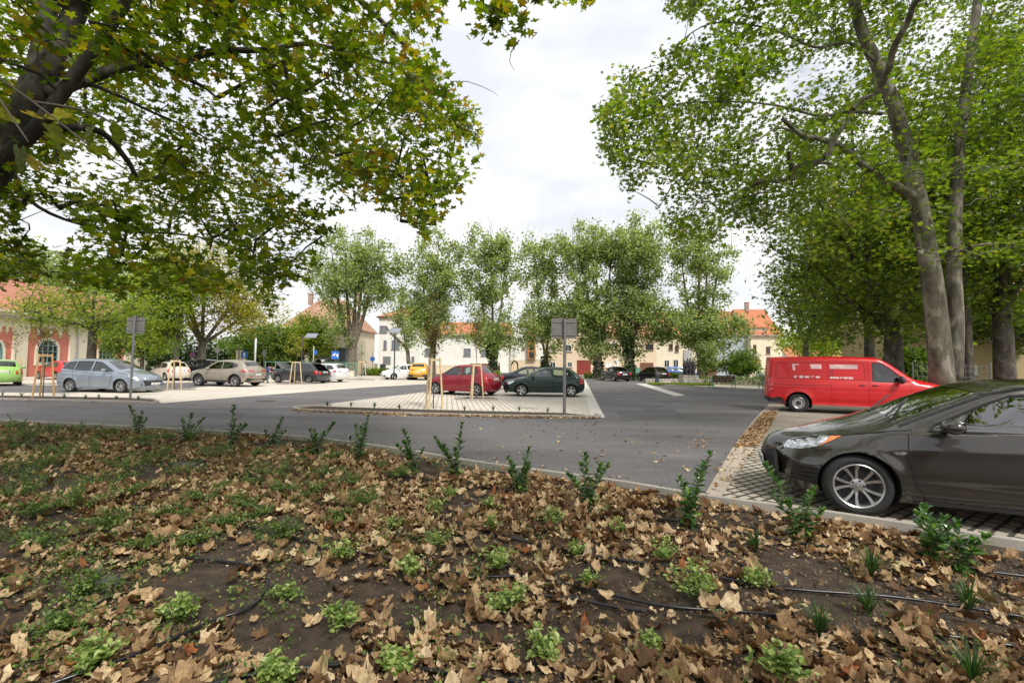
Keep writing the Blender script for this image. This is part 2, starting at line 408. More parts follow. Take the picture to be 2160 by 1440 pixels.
M_KERB = mat('kerb_concrete', (.30, .275, .24), .9, scale=2.5, col2=(.40, .365, .32), bump=.2, bscale=30)
M_BAND = mat('dusty_concrete_band', (.36, .30, .235), .92, scale=1.8, col2=(.45, .385, .31), bump=.2, bscale=25)
M_SOIL = mat('dark_soil', (.024, .016, .010), .97, scale=9, col2=(.085, .058, .037), bump=1.0, bscale=60, detail=12)
M_ROAD2 = mat('far_road_asphalt', (.13, .125, .125), .9, var=.15, scale=.6)
M_WHITEB = mat('pale_stone_band', (.52, .49, .44), .8, var=.1, scale=2)

tag(sheet('ground', [(-600, -200), (600, -200), (600, 900), (-600, 900)], -.03, M_EARTH), kind='structure')
sheet('asphalt_road', [(-75, -3), (9.5, -3), (9.5, 12), (16, 26), (22, 49), (24, 52), (-75, 52)], 0.0, M_ASPH)
FAR = [(-900, 797), (1238, 799)]
left_pav = gl([(-900, 812), (-200, 830), (0, 838), (300, 843.5), (342, 850), (560, 833), (760, 818), (885, 810.5), (1100, 800.5), (1235, 797), (600, 792), (0, 782), (-900, 770)])
sheet('left_paving', left_pav, .004, M_PAVL)
sheet('rear_lane_asphalt', gl([(-700, 800), (0, 812), (140, 813), (410, 806.5), (500, 808), (410, 817.5), (130, 829), (0, 827.5), (-700, 812)]), .010, M_ASPH)
MI = gl([(1276, 881), (1190, 880), (860, 874), (640, 867), (616, 861), (660, 855.5), (885, 828), (1140, 799.5), (1234, 800)])
sheet('middle_paving', MI, .006, M_PAVM)
sheet('middle_paving_edge', gl([(1276, 881), (1248, 880), (1224, 800), (1234, 800)]), .012, M_WHITEB)
sheet('far_paving', gl([(-100, 791), (2000, 806), (2000, 800), (-100, 785)]), .010, M_PAVL)
rb = [(1622, 852), (1586, 890), (1545, 945), (1512, 1000), (1478, 1057)]; rb2 = [(1655, 852), (1622, 890), (1590, 945), (1552, 1000), (1512, 1064)]
sheet('stall_edge_band', gl(rb + rb2[::-1]), .006, M_BAND)
right_pts = gl(rb2) + [(4.5, 3.6, 0), (9, 2.5, 0), (22, 9, 0), (26, 17, 0), tuple(G(2200, 850)), tuple(G(1900, 846)), tuple(G(1655, 846))]
sheet('stall_grid_paving', right_pts, .004, M_PAVG)
sheet('park_lawn', gl([(1640, 848), (1634, 824), (2000, 838), (2600, 850)]) + [(60, 30, 0), (60, 60, 0)] + gl([(1900, 812), (1640, 807), (1400, 803.5), (1370, 808), (1392, 811.5), (1500, 815.5), (1640, 821)]), .005, M_EARTH)
sheet('bench_pavement', gl([(1372, 810.5), (1500, 817.5), (1640, 824), (1760, 830), (1760, 822), (1640, 817), (1500, 811.5), (1385, 806.5)]), .014, M_PAVL)
kerb('pavement_kerb', gl([(1372, 811), (1500, 818), (1640, 824.5), (1760, 830.5)]), .15, .10, 0, M_KERB)
sheet('pale_road_band', gl([(1340, 809), (1362, 809), (1446, 834), (1424, 835.5)]), .012, M_WHITEB)
sheet('far_road', [(-75, 60), (75, 60), (75, 70), (-75, 70)], .004, M_ROAD2)
sheet('far_pavement', [(-75, 70.2), (75, 70.2), (75, 84), (-75, 84)], .008, M_PAVL)
def seam(pts, w, m, nm='tar_seam', z=.004):
    q = np.array(smoothpath([p[:2] for p in gl(pts)], 6)); t = np.gradient(q, axis=0); t /= np.linalg.norm(t, axis=1, keepdims=True); n = np.c_[-t[:, 1], t[:, 0]] * w / 2
    sheet(nm, [tuple(p) for p in q + n] + [tuple(p) for p in (q - n)[::-1]], z, m)
M_TAR = mat('tar_seam', (.035, .034, .036), .6, var=.2, scale=6)
seam([(1268, 868), (1310, 870), (1350, 867), (1405, 852), (1440, 838)], .05, M_TAR); seam([(340, 852), (520, 858), (620, 861)], .04, M_TAR); seam([(1245, 840), (1300, 845), (1420, 847), (1600, 845)], .035, M_TAR)
M_PATCH = mat('asphalt_repair', (.075, .072, .074), .9, scale=1.2, col2=(.11, .105, .105), bump=.3, bscale=70)
sheet('asphalt_patch', gl([(1300, 868), (1420, 862), (1446, 880), (1318, 889)]), .003, M_PATCH); sheet('asphalt_patch', gl([(395, 868), (520, 872), (505, 884), (370, 879)]), .003, M_PATCH)
M_IRON = mat('cast_iron', (.05, .047, .045), .55, .6, bump=1.0, bscale=30, var=.2)
for px, py in ((560, 846),):
    g0 = G(px, py); q = MB(); q.lathe([(0, .008), (.28, .008), (.30, .010), (.34, .010), (.35, 0)], 28); o = q.build('manhole_cover', M_IRON, loc=(g0.x, g0.y, 0)); tag(o, kind='structure')
# planted islands
sheet('middle_island_soil', gl([(1250, 878), (1190, 877), (860, 870), (650, 864), (628, 861), (665, 858), (860, 864), (1190, 872.5)]), .03, M_SOIL)
kerb('middle_island_kerb', smoothpath(gl([(1256, 876), (1262, 880), (1190, 880), (1020, 877.5), (860, 873.5), (700, 868.5), (640, 866), (622, 861.5), (650, 857.5), (700, 856)]), 4), .09, .07, 0, M_KERB)
sheet('left_island_soil', gl([(-900, 822), (0, 841), (270, 846.5), (318, 848), (325, 845), (270, 840), (0, 835), (-900, 815)]), .03, M_SOIL)
kerb('left_island_kerb', smoothpath(gl([(-900, 823), (-300, 836), (0, 842.5), (150, 845.5), (270, 848), (318, 850.5), (332, 848), (322, 844), (290, 841.5)]), 4), .10, .07, 0, M_KERB)
# planting bed in the foreground
bk_px = [(-500, 868), (-150, 884), (0, 893), (200, 903), (420, 915), (640, 930), (830, 955), (1000, 985), (1275, 1024), (1490, 1061), (1730, 1095), (2160, 1163), (2600, 1235)]
bed_k = np.array(smoothpath([G(*p)[:2] for p in bk_px], 5))
kerb('bed_kerb', bed_k, .085, .10, 0, M_KERB)
bedpoly = [tuple(p) for p in bed_k] + [(11, -3), (-30, -3), (-30, 10)]
def soilz(x, y): return .018 + .026 * mnoise.noise((x * .9, y * .9, 0)) + .018 * mnoise.noise((x * 3.1, y * 3.1, 2)) + .010 * mnoise.noise((x * 9, y * 9, 4))
gx, gy = np.meshgrid(np.arange(-13, 9, .14), np.arange(1.0, 12.5, .14)); g_ = np.c_[gx.ravel(), gy.ravel()]; g_ = g_[inpoly(g_, bedpoly)]
pr_, _ = proj0 = (None, None)
g_ = g_[(np.abs(g_[:, 0]) < g_[:, 1] * 1.25 + .6)]
g_ = g_[np.linalg.norm(g_[:, None] - bed_k[None], axis=-1).min(1) > .07]
V_, F_ = cdt(bedpoly, (), g_); bb = MB(); bb.add([(a, c, soilz(a, c)) for a, c in V_], F_); so_ = bb.build('soil_bed', M_SOIL, smooth=True); tag(so_, kind='structure')
bm = bmesh.new(); bm.from_mesh(so_.data); bmesh.ops.recalc_face_normals(bm, faces=bm.faces); bm.to_mesh(so_.data); bm.free()

# ------------------------------------------------------------ buildings
M_TILE = brickmat('orange_roof_tiles', (.46, .16, .075), (.54, .205, .10), (.24, .07, .035), .26, .22, .018, vec='wall', noise=.18, nscale=.7, bump=.6)
M_TILED = brickmat('weathered_red_tiles', (.40, .165, .10), (.50, .22, .14), (.20, .07, .045), .26, .22, .018, vec='wall', noise=.25, nscale=.8, bump=.6)
M_TILEP = brickmat('faded_brown_tiles', (.40, .23, .15), (.50, .29, .19), (.22, .12, .08), .26, .22, .018, vec='wall', noise=.35, nscale=.8, bump=.6)
def stucco(n, c, v=.06): return mat(n, c, .9, var=v, scale=.9, bump=.15, bscale=25)
M_CREAM = stucco('cream_stucco', (.66, .58, .44)); M_WHI = stucco('white_stucco', (.72, .71, .67)); M_PINK = stucco('salmon_pink_stucco', (.62, .21, .16), .08); M_CREAMB = stucco('pale_cream_trim', (.74, .68, .54))
M_BEIGE = stucco('beige_stucco', (.62, .50, .36)); M_GREY = stucco('slate_grey_stucco', (.17, .19, .22)); M_BLUEG = stucco('blue_grey_stucco', (.33, .37, .41)); M_OCH = stucco('ochre_stucco', (.40, .31, .17)); M_BROWNST = stucco('brown_stone_wall', (.22, .17, .11), .2)
M_PANE = mat('window_pane', (.03, .035, .04), .08, spec=.8); M_SHUT = mat('grey_roller_shutter', (.17, .18, .20), .6, var=.1, scale=3); M_FRW = mat('white_window_frame', (.7, .7, .68), .5); M_FRB = mat('brown_wood', (.16, .055, .03), .6, var=.2, scale=5); M_FRT = mat('teal_window_frame', (.22, .36, .37), .5)
M_GARR = mat('dark_red_gate', (.22, .03, .025), .6, var=.15, scale=4); M_GARB = mat('brown_garage_door', (.17, .07, .04), .6, var=.15, scale=4); M_ORW = mat('orange_wood', (.42, .17, .05), .6, var=.1, scale=4); M_GUT = mat('grey_metal_gutter', (.35, .36, .37), .4, .6); M_CHIM = brickmat('chimney_brick', (.34, .22, .16), (.4, .26, .2), (.3, .28, .25), .25, .08, .01, vec='wall')
class Facade:
    def __init__(s, A, B):
        s.A = Vector((A[0], A[1], 0)); s.B = Vector((B[0], B[1], 0)); s.d = (s.B - s.A); s.L = s.d.length; s.d.normalize(); s.n = Vector((-s.d.y, s.d.x, 0)); s.rz = math.atan2(s.d.y, s.d.x)
    def uv(s, px, py):
        r_ = ray(px, py); o = Vector((0, 0, CAM_H)); t = (s.A - o).dot(s.n) / r_.dot(s.n); p = o + r_ * t; return (p - s.A).dot(s.d), p.z
def arc_rect(u0, z0, u1, z1, rise=None, n=10):
    w = (u1 - u0) / 2; c = (u0 + u1) / 2; rise = w if rise is None else rise
    return [(u0, z0), (u1, z0)] + [(c + w * math.cos(a), z1 - rise + rise * math.sin(a)) for a in np.linspace(0, math.pi, n)]
def window(root, F, u0, z0, u1, z1, fm=None, pm_=None, arch=False, grid=(2, 1), fw=.07, surround=None, sw=.25, name='window', y=0.0, sill=True, rise=None):
    fm = fm or M_FRW; pm_ = pm_ or M_PANE; b = MB()
    outer = arc_rect(u0, z0, u1, z1, rise) if arch else [(u0, z0), (u1, z0), (u1, z1), (u0, z1)]
    inner = arc_rect(u0 + fw, z0 + fw, u1 - fw, z1 - fw, None if rise is None else max(.05, rise - fw * .4)) if arch else [(u0 + fw, z0 + fw), (u1 - fw, z0 + fw), (u1 - fw, z1 - fw), (u0 + fw, z1 - fw)]
    T = Matrix.Translation((0, y, 0)); b.prism(outer, .07, T @ Matrix.Translation((0, -.07, 0)), 0, [inner])
    for k in range(1, grid[0]): u = u0 + (u1 - u0) * k / grid[0]; b.box((u, y - .045, (z0 + z1) / 2), (.05, .045, z1 - z0 - fw * (1 if not arch else 2)))
    for k in range(1, grid[1]): z = z0 + (z1 - z0) * k / grid[1]; b.box(((u0 + u1) / 2, y - .047, z), (u1 - u0 - fw * 2, .04, .05))
    w = b.build(name, fm, root)
    p = MB(); p.prism(inner, .02, T @ Matrix.Translation((0, -.025, 0))); p.build('pane', pm_, w)
    if surround:
        s_ = MB(); o2 = arc_rect(u0 - sw, z0 - sw, u1 + sw, z1 + sw, None if rise is None else rise + sw * .5) if arch else [(u0 - sw, z0 - sw), (u1 + sw, z0 - sw), (u1 + sw, z1 + sw), (u0 - sw, z1 + sw)]
        s_.prism(o2, .09, T @ Matrix.Translation((0, -.09, 0)), 0, [outer]); s_.build('surround', surround, w)
    elif sill:
        s_ = MB(); s_.box(((u0 + u1) / 2, y - .09, z0 - .03), (u1 - u0 + .16, .18, .05)); s_.build('sill', M_GUT, w)
    return w
def house(name, label, A, B, depth, eave, ridge, wall, roofm, wins=(), roof='gable', cat='house', over=.35, chim=(), extra=None, group=None, skylights=(), plinth=None, ridge_y=None):
    F = Facade(A, B); root = thing(name, label, cat, F.A, F.rz, group); L_ = F.L; b = MB()
    b.box((L_ / 2, depth / 2, eave / 2), (L_, depth, eave)); 
    if roof in ('gable', 'mansard'):
        for u, sg in ((.002, 1), (L_ - .002, -1)): b.add([(u, 0.0, eave), (u, depth, eave), (u, depth / 2, ridge - .12), (u + .15 * sg, 0.0, eave), (u + .15 * sg, depth, eave), (u + .15 * sg, depth / 2, ridge - .12)], [(0, 1, 2), (3, 5, 4), (0, 2, 5, 3), (1, 4, 5, 2)])
    b.build('wall', wall, root)
    if plinth: q = MB(); q.box((L_ / 2, -.01, .4), (L_ + .05, .08, .8)); q.build('plinth', plinth, root)
    r_ = MB(); o = over; t = .12; hy = depth / 2; sl_ = (ridge - eave) / hy; ez = eave - o * sl_
    if roof == 'gable':
        P_ = [(-.15, -o, ez), (L_ + .15, -o, ez), (L_ + .15, hy, ridge), (-.15, hy, ridge), (-.15, depth + o, ez), (L_ + .15, depth + o, ez)]
        vs = P_ + [(p[0], p[1], p[2] + t) for p in P_]; r_.add(vs, [(6, 7, 8, 9), (9, 8, 11, 10), (0, 3, 2, 1), (3, 4, 5, 2), (0, 1, 7, 6), (4, 10, 11, 5), (0, 6, 9, 3), (3, 9, 10, 4), (1, 2, 8, 7), (2, 5, 11, 8)])
    elif roof == 'hip':
        h = min(hy, L_ / 2 - .3) * .8; P_ = [(-o, -o, ez), (L_ + o, -o, ez), (L_ + o, depth + o, ez), (-o, depth + o, ez), (h, hy, ridge), (L_ - h, hy, ridge)]
        r_.add(P_ + [(p[0], p[1], p[2] - .15) for p in P_[:4]], [(0, 1, 5, 4), (1, 2, 5), (2, 3, 4, 5), (3, 0, 4), (0, 6, 7, 1), (1, 7, 8, 2), (2, 8, 9, 3), (3, 9, 6, 0), (6, 9, 8, 7)])
    elif roof == 'gable_y':   # ridge runs away from the street, gable faces it
        P_ = [(-o, -o, eave - o * (ridge - eave) / (L_ / 2)), (L_ / 2, -o, ridge), (L_ + o, -o, eave - o * (ridge - eave) / (L_ / 2))]; P2 = [(p[0], depth + o, p[2]) for p in P_]
        a = P_ + P2; vs = a + [(p[0], p[1], p[2] + t) for p in a]; r_.add(vs, [(6, 7, 10, 9), (7, 8, 11, 10), (0, 3, 4, 1), (1, 4, 5, 2), (0, 1, 7, 6), (1, 2, 8, 7), (3, 9, 10, 4), (4, 10, 11, 5), (0, 6, 9, 3), (2, 5, 11, 8)])
        g_ = MB(); g_.prism([(0, eave), (L_, eave), (L_ / 2, ridge - .02)], .2); g_.build('gable', wall, root)
    rf = r_.build('roof', roofm, root)
    gt = MB(); gt.tube([(-.2, -o - .06, ez + .02), (L_ + .2, -o - .06, ez + .02)], .07, 6); gt.build('gutter', M_GUT, root)
    for u, z in chim: c = MB(); c.box((u, hy * .9, z), (.55, .55, 1.5)); c.box((u, hy * .9, z + .8), (.7, .7, .12)); c.build('chimney', M_CHIM, rf)
    for px, py in skylights:
        f_ = Facade(A, B); u, _ = f_.uv(px, py); yy = hy * .45; c = MB(); c.add([(u - .4, yy - .5, 0), (u + .4, yy - .5, 0), (u + .4, yy + .5, 0), (u - .4, yy + .5, 0)], [(0, 1, 2, 3)]);
        for i_, v in enumerate(c.v): c.v[i_] = (v[0], v[1], eave + v[1] * sl_ + t + .06)
        c.build('skylight', M_GUT, rf)
    for wd in wins:
        px0, py0, px1, py1 = wd[:4]; kw = wd[4] if len(wd) > 4 else {}
        u0, za = F.uv(px0, py1); u1, zb = F.uv(px1, py0); window(root, F, u0, max(.02, za), u1, zb, **kw)
    if extra: extra(root, F)
    return root
def XZ(px, Y): return (P(px, 760, Y).x, Y)
SH = dict(pm_=M_SHUT, fm=M_SHUT, grid=(1, 1)); BW = dict(fm=M_FRB, grid=(2, 1)); GD = dict(pm_=M_GARR, fm=M_GARR, grid=(4, 1), name='gate', sill=False); GB = dict(pm_=M_GARB, fm=M_GARB, grid=(1, 5), name='garage_door', sill=False)
# salmon and cream building with arched windows at the left edge
def arcade(root, F):
    Lw = F.L; zt = 5.15
    bays = [(-34, -2), (54, 146)]
    def scal(u0, u1):
        q = [(u0, zt), (u0, 3.62)]; n = 4; w = (u1 - u0) / n
        for k in range(n):
            a = u0 + k * w + w * .16; c = u0 + (k + 1) * w - w * .16; r_ = (c - a) / 2
            q += [(a - .10, 3.62), (a - .10, 3.78), (a, 3.78), (a, 4.05)] + [((a + c) / 2 - r_ * math.cos(t), 4.05 + r_ * math.sin(t)) for t in np.linspace(0, math.pi, 8)[1:-1]] + [(c, 4.05), (c, 3.78), (c + .10, 3.78), (c + .10, 3.62)]
        q += [(u1, 3.62), (u1, zt)]; o = []
        for p in q:
            if not o or abs(p[0] - o[-1][0]) + abs(p[1] - o[-1][1]) > .02: o.append(p)
        return o[::-1]
    edges = [(F.uv(-32, 740)[0], F.uv(24, 740)[0] if False else F.uv(24, 740)[0]), (F.uv(54, 740)[0], F.uv(144, 740)[0]), (F.uv(188, 740)[0], F.uv(262, 740)[0])]
    px0 = [(-34, 24), (54, 144), (192, 262)]
    cur = -8.0
    for k, (a, c) in enumerate(px0):
        u0, u1 = F.uv(a, 740)[0], F.uv(c, 740)[0]
        b = MB(); b.prism(scal(u0, u1), .10, Matrix.Translation((0, -.10, 0))); b.build('scalloped_frieze', M_CREAMB, root)
        b = MB(); b.box(((cur + u0) / 2, -.08, zt / 2), (u0 - cur, .16, zt)); b.build('pilaster', M_CREAMB, root); cur = u1
    b = MB(); b.box(((cur + Lw) / 2, -.08, zt / 2), (Lw - cur, .16, zt)); b.build('pilaster', M_CREAMB, root)
    b = MB(); b.box((Lw / 2 - 4, -.2, zt + .12), (Lw + 8, .45, .24)); b.box((Lw / 2 - 4, -.3, zt + .32), (Lw + 8, .65, .16)); b.build('cornice', M_CREAMB, root)
    b = MB(); b.tube([(F.uv(156, 740)[0], -.25, .1), (F.uv(156, 740)[0], -.25, 5.2)], .06, 8); b.build('downpipe', M_GUT, root)
AW = dict(arch=True, grid=(4, 4), fm=M_FRT, surround=M_CREAMB, sw=.22, rise=1.0)
house('arched_hall', 'salmon-pink and cream hall with arched windows and red tiled roof at the left edge', (-39.5, 24), (-46.0, 60), 14, 5.3, 9.6, M_PINK, M_TILED, [(-14, 722, 6, 763, AW), (76, 718, 122, 765, AW), (206, 729, 240, 766, dict(AW, rise=.8))], cat='building', extra=arcade, over=.5)
# cream corner house with faded tiles and dark grey lean-to
def corner(root, F):
    u0, z0 = F.uv(690, 790); u1, z1 = F.uv(742, 737); b = MB(); b.box(((u0 + u1) / 2, -1.2, z1 / 2), (u1 - u0, 2.4, z1)); ob = b.build('porch', M_GREY, root)
    b = MB(); b.box(((u0 + u1) / 2, -1.3, z1 + .08), (u1 - u0 + .5, 2.9, .16)); b.build('porch_roof', M_GUT, ob)
    for a, c in ((693, 700), (705, 711), (716, 722), (724.5, 729)): ua, ub = F.uv(a, 760)[0], F.uv(c, 760)[0]; window(root, F, ua, 1.0, ub, 2.9, M_CREAMB, M_PANE, grid=(1, 1), y=-2.4)
    b = MB(); u = F.uv(659, 650)[0]; b.tube([(u, 4, 9.5), (u, 4, 12.4)], .03, 5)
    for zz, w in ((12.2, .9), (11.7, 1.3), (11.0, 1.0)): b.tube([(u - w / 2, 4, zz), (u + w / 2, 4, zz)], .02, 4)
    b.build('antenna', M_GUT, root)
    b = MB(); b.box((F.L / 2, -.15, 6.2), (F.L + .3, .35, .35)); b.build('cornice', M_CREAMB, root)
house('corner_house', 'cream two-storey corner house with faded tiled roof, chimneys and dark grey lean-to', XZ(592, 62), XZ(752, 62), 8, 6.5, 10.6, M_CREAM, M_TILEP, [(607, 703, 615, 719, {}), (619, 703, 627, 719, {}), (692, 708, 700, 722, {}), (733, 712, 737, 735, BW)], roof='hip', chim=[(2.2, 10.6), (4.2, 10.0), (9.0, 10.7)], extra=corner)
# terrace, left to right
GT = 'terraced houses across the far side of the square'
house('white_block', 'white flat-fronted block with grey shutters and small orange hip roof behind the solar lamp', XZ(797, 72), XZ(882, 72), 10, 9.0, 10.8, M_WHI, M_TILE, [(801, 687, 817, 701, SH), (809, 718, 816, 736, SH), (826, 718, 843, 736, SH), (808, 752, 824, 766, SH), (868, 752, 874, 766, SH)], roof='hip', group=GT)
house('long_white_house', 'long low white house with orange roof and row of dark windows behind the second poplar', XZ(882, 73), XZ(1078, 73), 10, 6.3, 8.6, M_WHI, M_TILE, [(896, 735, 910, 750, SH), (978, 735, 993, 750, SH), (1015, 737, 1029, 750, SH), (962, 712, 972, 717, {}), (885, 770, 965, 790, dict(GB, pm_=M_CREAM, fm=M_CREAM)), (992, 767, 1050, 790, GB)], group=GT, skylights=[(940, 690), (1098, 680)])
def wooden(root, F):
    u0, z1 = F.uv(1113, 690); u1, z0 = F.uv(1129, 757); b = MB(); b.box(((u0 + u1) / 2, -.35, (z0 + z1) / 2), (u1 - u0, .7, z1 - z0)); w = b.build('oriel', M_ORW, root)
    n = 4
    for k in range(n): a = z0 + (z1 - z0) * k / n; p = MB(); p.box(((u0 + u1) / 2, -.71, a + (z1 - z0) / n * .5), ((u1 - u0) * .6, .04, (z1 - z0) / n * .78)); p.build('pane', M_PANE, w)
    b = MB(); b.box((F.L / 2, -.04, F.uv(1100, 760)[1] - 1.2), (F.L, .10, 3.0 - .4)); b.build('ground_floor_render', M_BEIGE, root)
house('gabled_house', 'white gabled house with orange wooden oriel and beige ground floor', XZ(1077, 72.5), XZ(1146, 72.5), 10, 6.0, 10.2, M_WHI, M_TILE, [(1101, 732, 1106, 737, BW), (1099, 763, 1109, 774, BW), (1060 + 20, 763, 1083 + 8, 793, dict(pm_=M_FRB, fm=M_FRB, grid=(2, 1), arch=True, rise=.7, name='arched_door', sill=False, surround=M_CREAMB, sw=.2))], roof='gable_y', extra=wooden, group=GT)
house('beige_house', 'beige house with dark red roof, arched upper window and red double gate', XZ(1146, 73), XZ(1268, 73), 10, 7.4, 9.7, M_BEIGE, M_TILED, [(1190, 726, 1206, 741, dict(arch=True, rise=.5)), (1227, 697, 1235, 705, {}), (1197, 763, 1207, 774, {}), (1217, 760, 1246, 790, GD), (1160, 763, 1172, 775, {}), (1160, 728, 1172, 742, {})], group=GT)
house('broad_house', 'broad beige house with high faded orange roof and two white lower windows', XZ(1268, 74), XZ(1385, 74), 12, 6.6, 10.8, M_BEIGE, M_TILED, [(1277, 763, 1291, 775, dict(pm_=M_FRW)), (1296, 760, 1306, 775, dict(pm_=M_FRW)), (1350, 765, 1378, 790, GB), (1336, 770, 1343, 790, GB), (1362, 725, 1378, 738, BW), (1290, 722, 1302, 735, {})], group=GT)
house('cream_house', 'cream house with orange roof and tall lower windows behind the blue estate car', XZ(1385, 74), XZ(1510, 74), 12, 6.8, 10.9, M_CREAM, M_TILE, [(1401, 759, 1412, 775, dict(pm_=M_PANE)), (1420, 758, 1431, 774, {}), (1411, 725, 1419, 738, BW), (1424, 728, 1431, 742, BW), (1485, 765, 1511, 792, GB)], group=GT)
house('blue_grey_house', 'narrow blue-grey house between the two cream houses at the right', XZ(1511, 75), XZ(1584, 75), 12, 7.2, 11.4, M_BLUEG, M_TILE, [(1523, 738, 1530, 750, {}), (1540, 738, 1548, 750, {})], group=GT)
def dormer(root, F):
    u0, z0 = F.uv(1586, 706); u1, z1 = F.uv(1622, 691); b = MB(); b.box(((u0 + u1) / 2, 1.3, (z0 + z1) / 2), (u1 - u0, 1.6, z1 - z0)); d = b.build('dormer', M_CREAM, root)
    b = MB(); b.box(((u0 + u1) / 2, 1.3, z1 + .08), (u1 - u0 + .6, 2.2, .16)); b.build('dormer_roof', M_TILE, d)
    for a, c in ((1589, 1597), (1612, 1619)): window(root, F, F.uv(a, 700)[0], z0 + .1, F.uv(c, 700)[0], z1 - .1, y=.5, sill=False)
house('end_house', 'tall cream end house with steep orange roof, dormer and brown windows', XZ(1584, 74), XZ(1650, 74), 11, 7.0, 11.6, M_CREAM, M_TILE, [(1589, 727, 1595, 745, BW), (1616, 731, 1624, 746, BW), (1616, 758, 1625, 773, BW), (1632, 759, 1640, 773, BW), (1585, 757, 1604, 768, dict(pm_=M_ORW, fm=M_CREAMB))], extra=dormer, group=GT, chim=[(2.0, 12.0)])
house('distant_house', 'far low house whose orange roof shows between the end house and the red van', XZ(1668, 92), XZ(1790, 92), 9, 3.2, 6.2, M_WHI, M_TILE, [(1700, 752, 1708, 760, {})], group=GT)
house('stone_house', 'ochre and brown stone house glimpsed between trunks at the right edge', (28.5, 33), (52, 27), 10, 6.6, 9.5, M_OCH, M_TILED, [(2052, 770, 2060, 790, {}), (2085, 700, 2097, 722, {}), (2130, 700, 2142, 722, {})], plinth=M_BROWNST)
# ------------------------------------------------------------ vehicles
def glassmat(name, tint, refl=1.0, k0=1.5, k1=.04):
    m = D.materials.new(name); m.use_nodes = True; nt = m.node_tree; ln = nt.links.new
    nt.nodes.clear(); o = nt.nodes.new('ShaderNodeOutputMaterial')
    tr = nt.nodes.new('ShaderNodeBsdfTransparent'); tr.inputs[0].default_value = tuple(tint) + (1,)
    gl = nt.nodes.new('ShaderNodeBsdfGlossy'); gl.inputs['Roughness'].default_value = 0.015; gl.inputs[0].default_value = (refl, refl, refl, 1)
    fr = nt.nodes.new('ShaderNodeFresnel'); fr.inputs[0].default_value = 1.52
    k = nt.nodes.new('ShaderNodeMath'); k.operation = 'MULTIPLY_ADD'; k.inputs[1].default_value = k0; k.inputs[2].default_value = k1; k.use_clamp = True
    mx_ = nt.nodes.new('ShaderNodeMixShader')
    ln(fr.outputs[0], k.inputs[0]); ln(k.outputs[0], mx_.inputs[0]); ln(tr.outputs[0], mx_.inputs[1]); ln(gl.outputs[0], mx_.inputs[2]); ln(mx_.outputs[0], o.inputs[0])
    return m
M_GLASS = glassmat('car_glass', (0.62, 0.72, 0.68)); M_DGL = glassmat('green_tinted_car_glass', (0.16, 0.20, 0.18), 1.0, 2.6, .10); M_TINT = glassmat('tinted_car_glass', (0.10, 0.12, 0.12))
M_RUB = mat('tyre_rubber', (0.018, 0.018, 0.019), 0.75, var=0.25, scale=30, bump=0.2)
M_RIM = mat('alloy_rim', (0.50, 0.50, 0.50), 0.32, 0.85, var=0.12, scale=20)
M_RIMD = mat('brake_dark_metal', (0.05, 0.05, 0.05), 0.6, 0.5)
M_STEEL = mat('hubcap_plastic', (0.42, 0.42, 0.42), 0.4, 0.3, var=0.15, scale=15)
M_PLA = mat('black_plastic', (0.022, 0.022, 0.024), 0.5, var=0.2, scale=15)
M_GLOSSB = mat('gloss_black_trim', (0.01, 0.01, 0.011), 0.12)
M_INT = mat('cabin_fabric', (0.035, 0.035, 0.038), 0.85, var=0.3, scale=6)
M_UNDER = mat('underbody_dark', (0.008, 0.008, 0.008), 0.9)
M_CHROME = mat('chrome_trim', (0.75, 0.75, 0.75), 0.12, 1.0)
M_TAIL = mat('red_tail_lens', (0.45, 0.012, 0.015), 0.12, coat=1.0)
M_TAILW = mat('clear_tail_lens', (0.6, 0.5, 0.5), 0.15, coat=1.0)
M_AMBER = mat('amber_lens', (0.75, 0.2, 0.02), 0.15, coat=1.0)
M_PLATE = mat('plate_white', (0.78, 0.78, 0.76), 0.4); M_PLATEB = mat('plate_blue_band', (0.03, 0.07, 0.4), 0.4)
M_PCH = mat('plate_characters', (0.16, 0.16, 0.17), 0.5)
def lensmat():
    m = mat('headlamp_lens', (0.55, 0.57, 0.6), 0.08, 0.75, var=0.6, scale=14, coat=1.0, bump=0.5, bscale=22); return m
M_LENS = lensmat()
def paint(name, c, metal=0.0, rough=0.32, dirt=0.06, coat=.7):
    m = mat(name, c, rough, metal, var=dirt, scale=3.0, coat=coat)
    return m

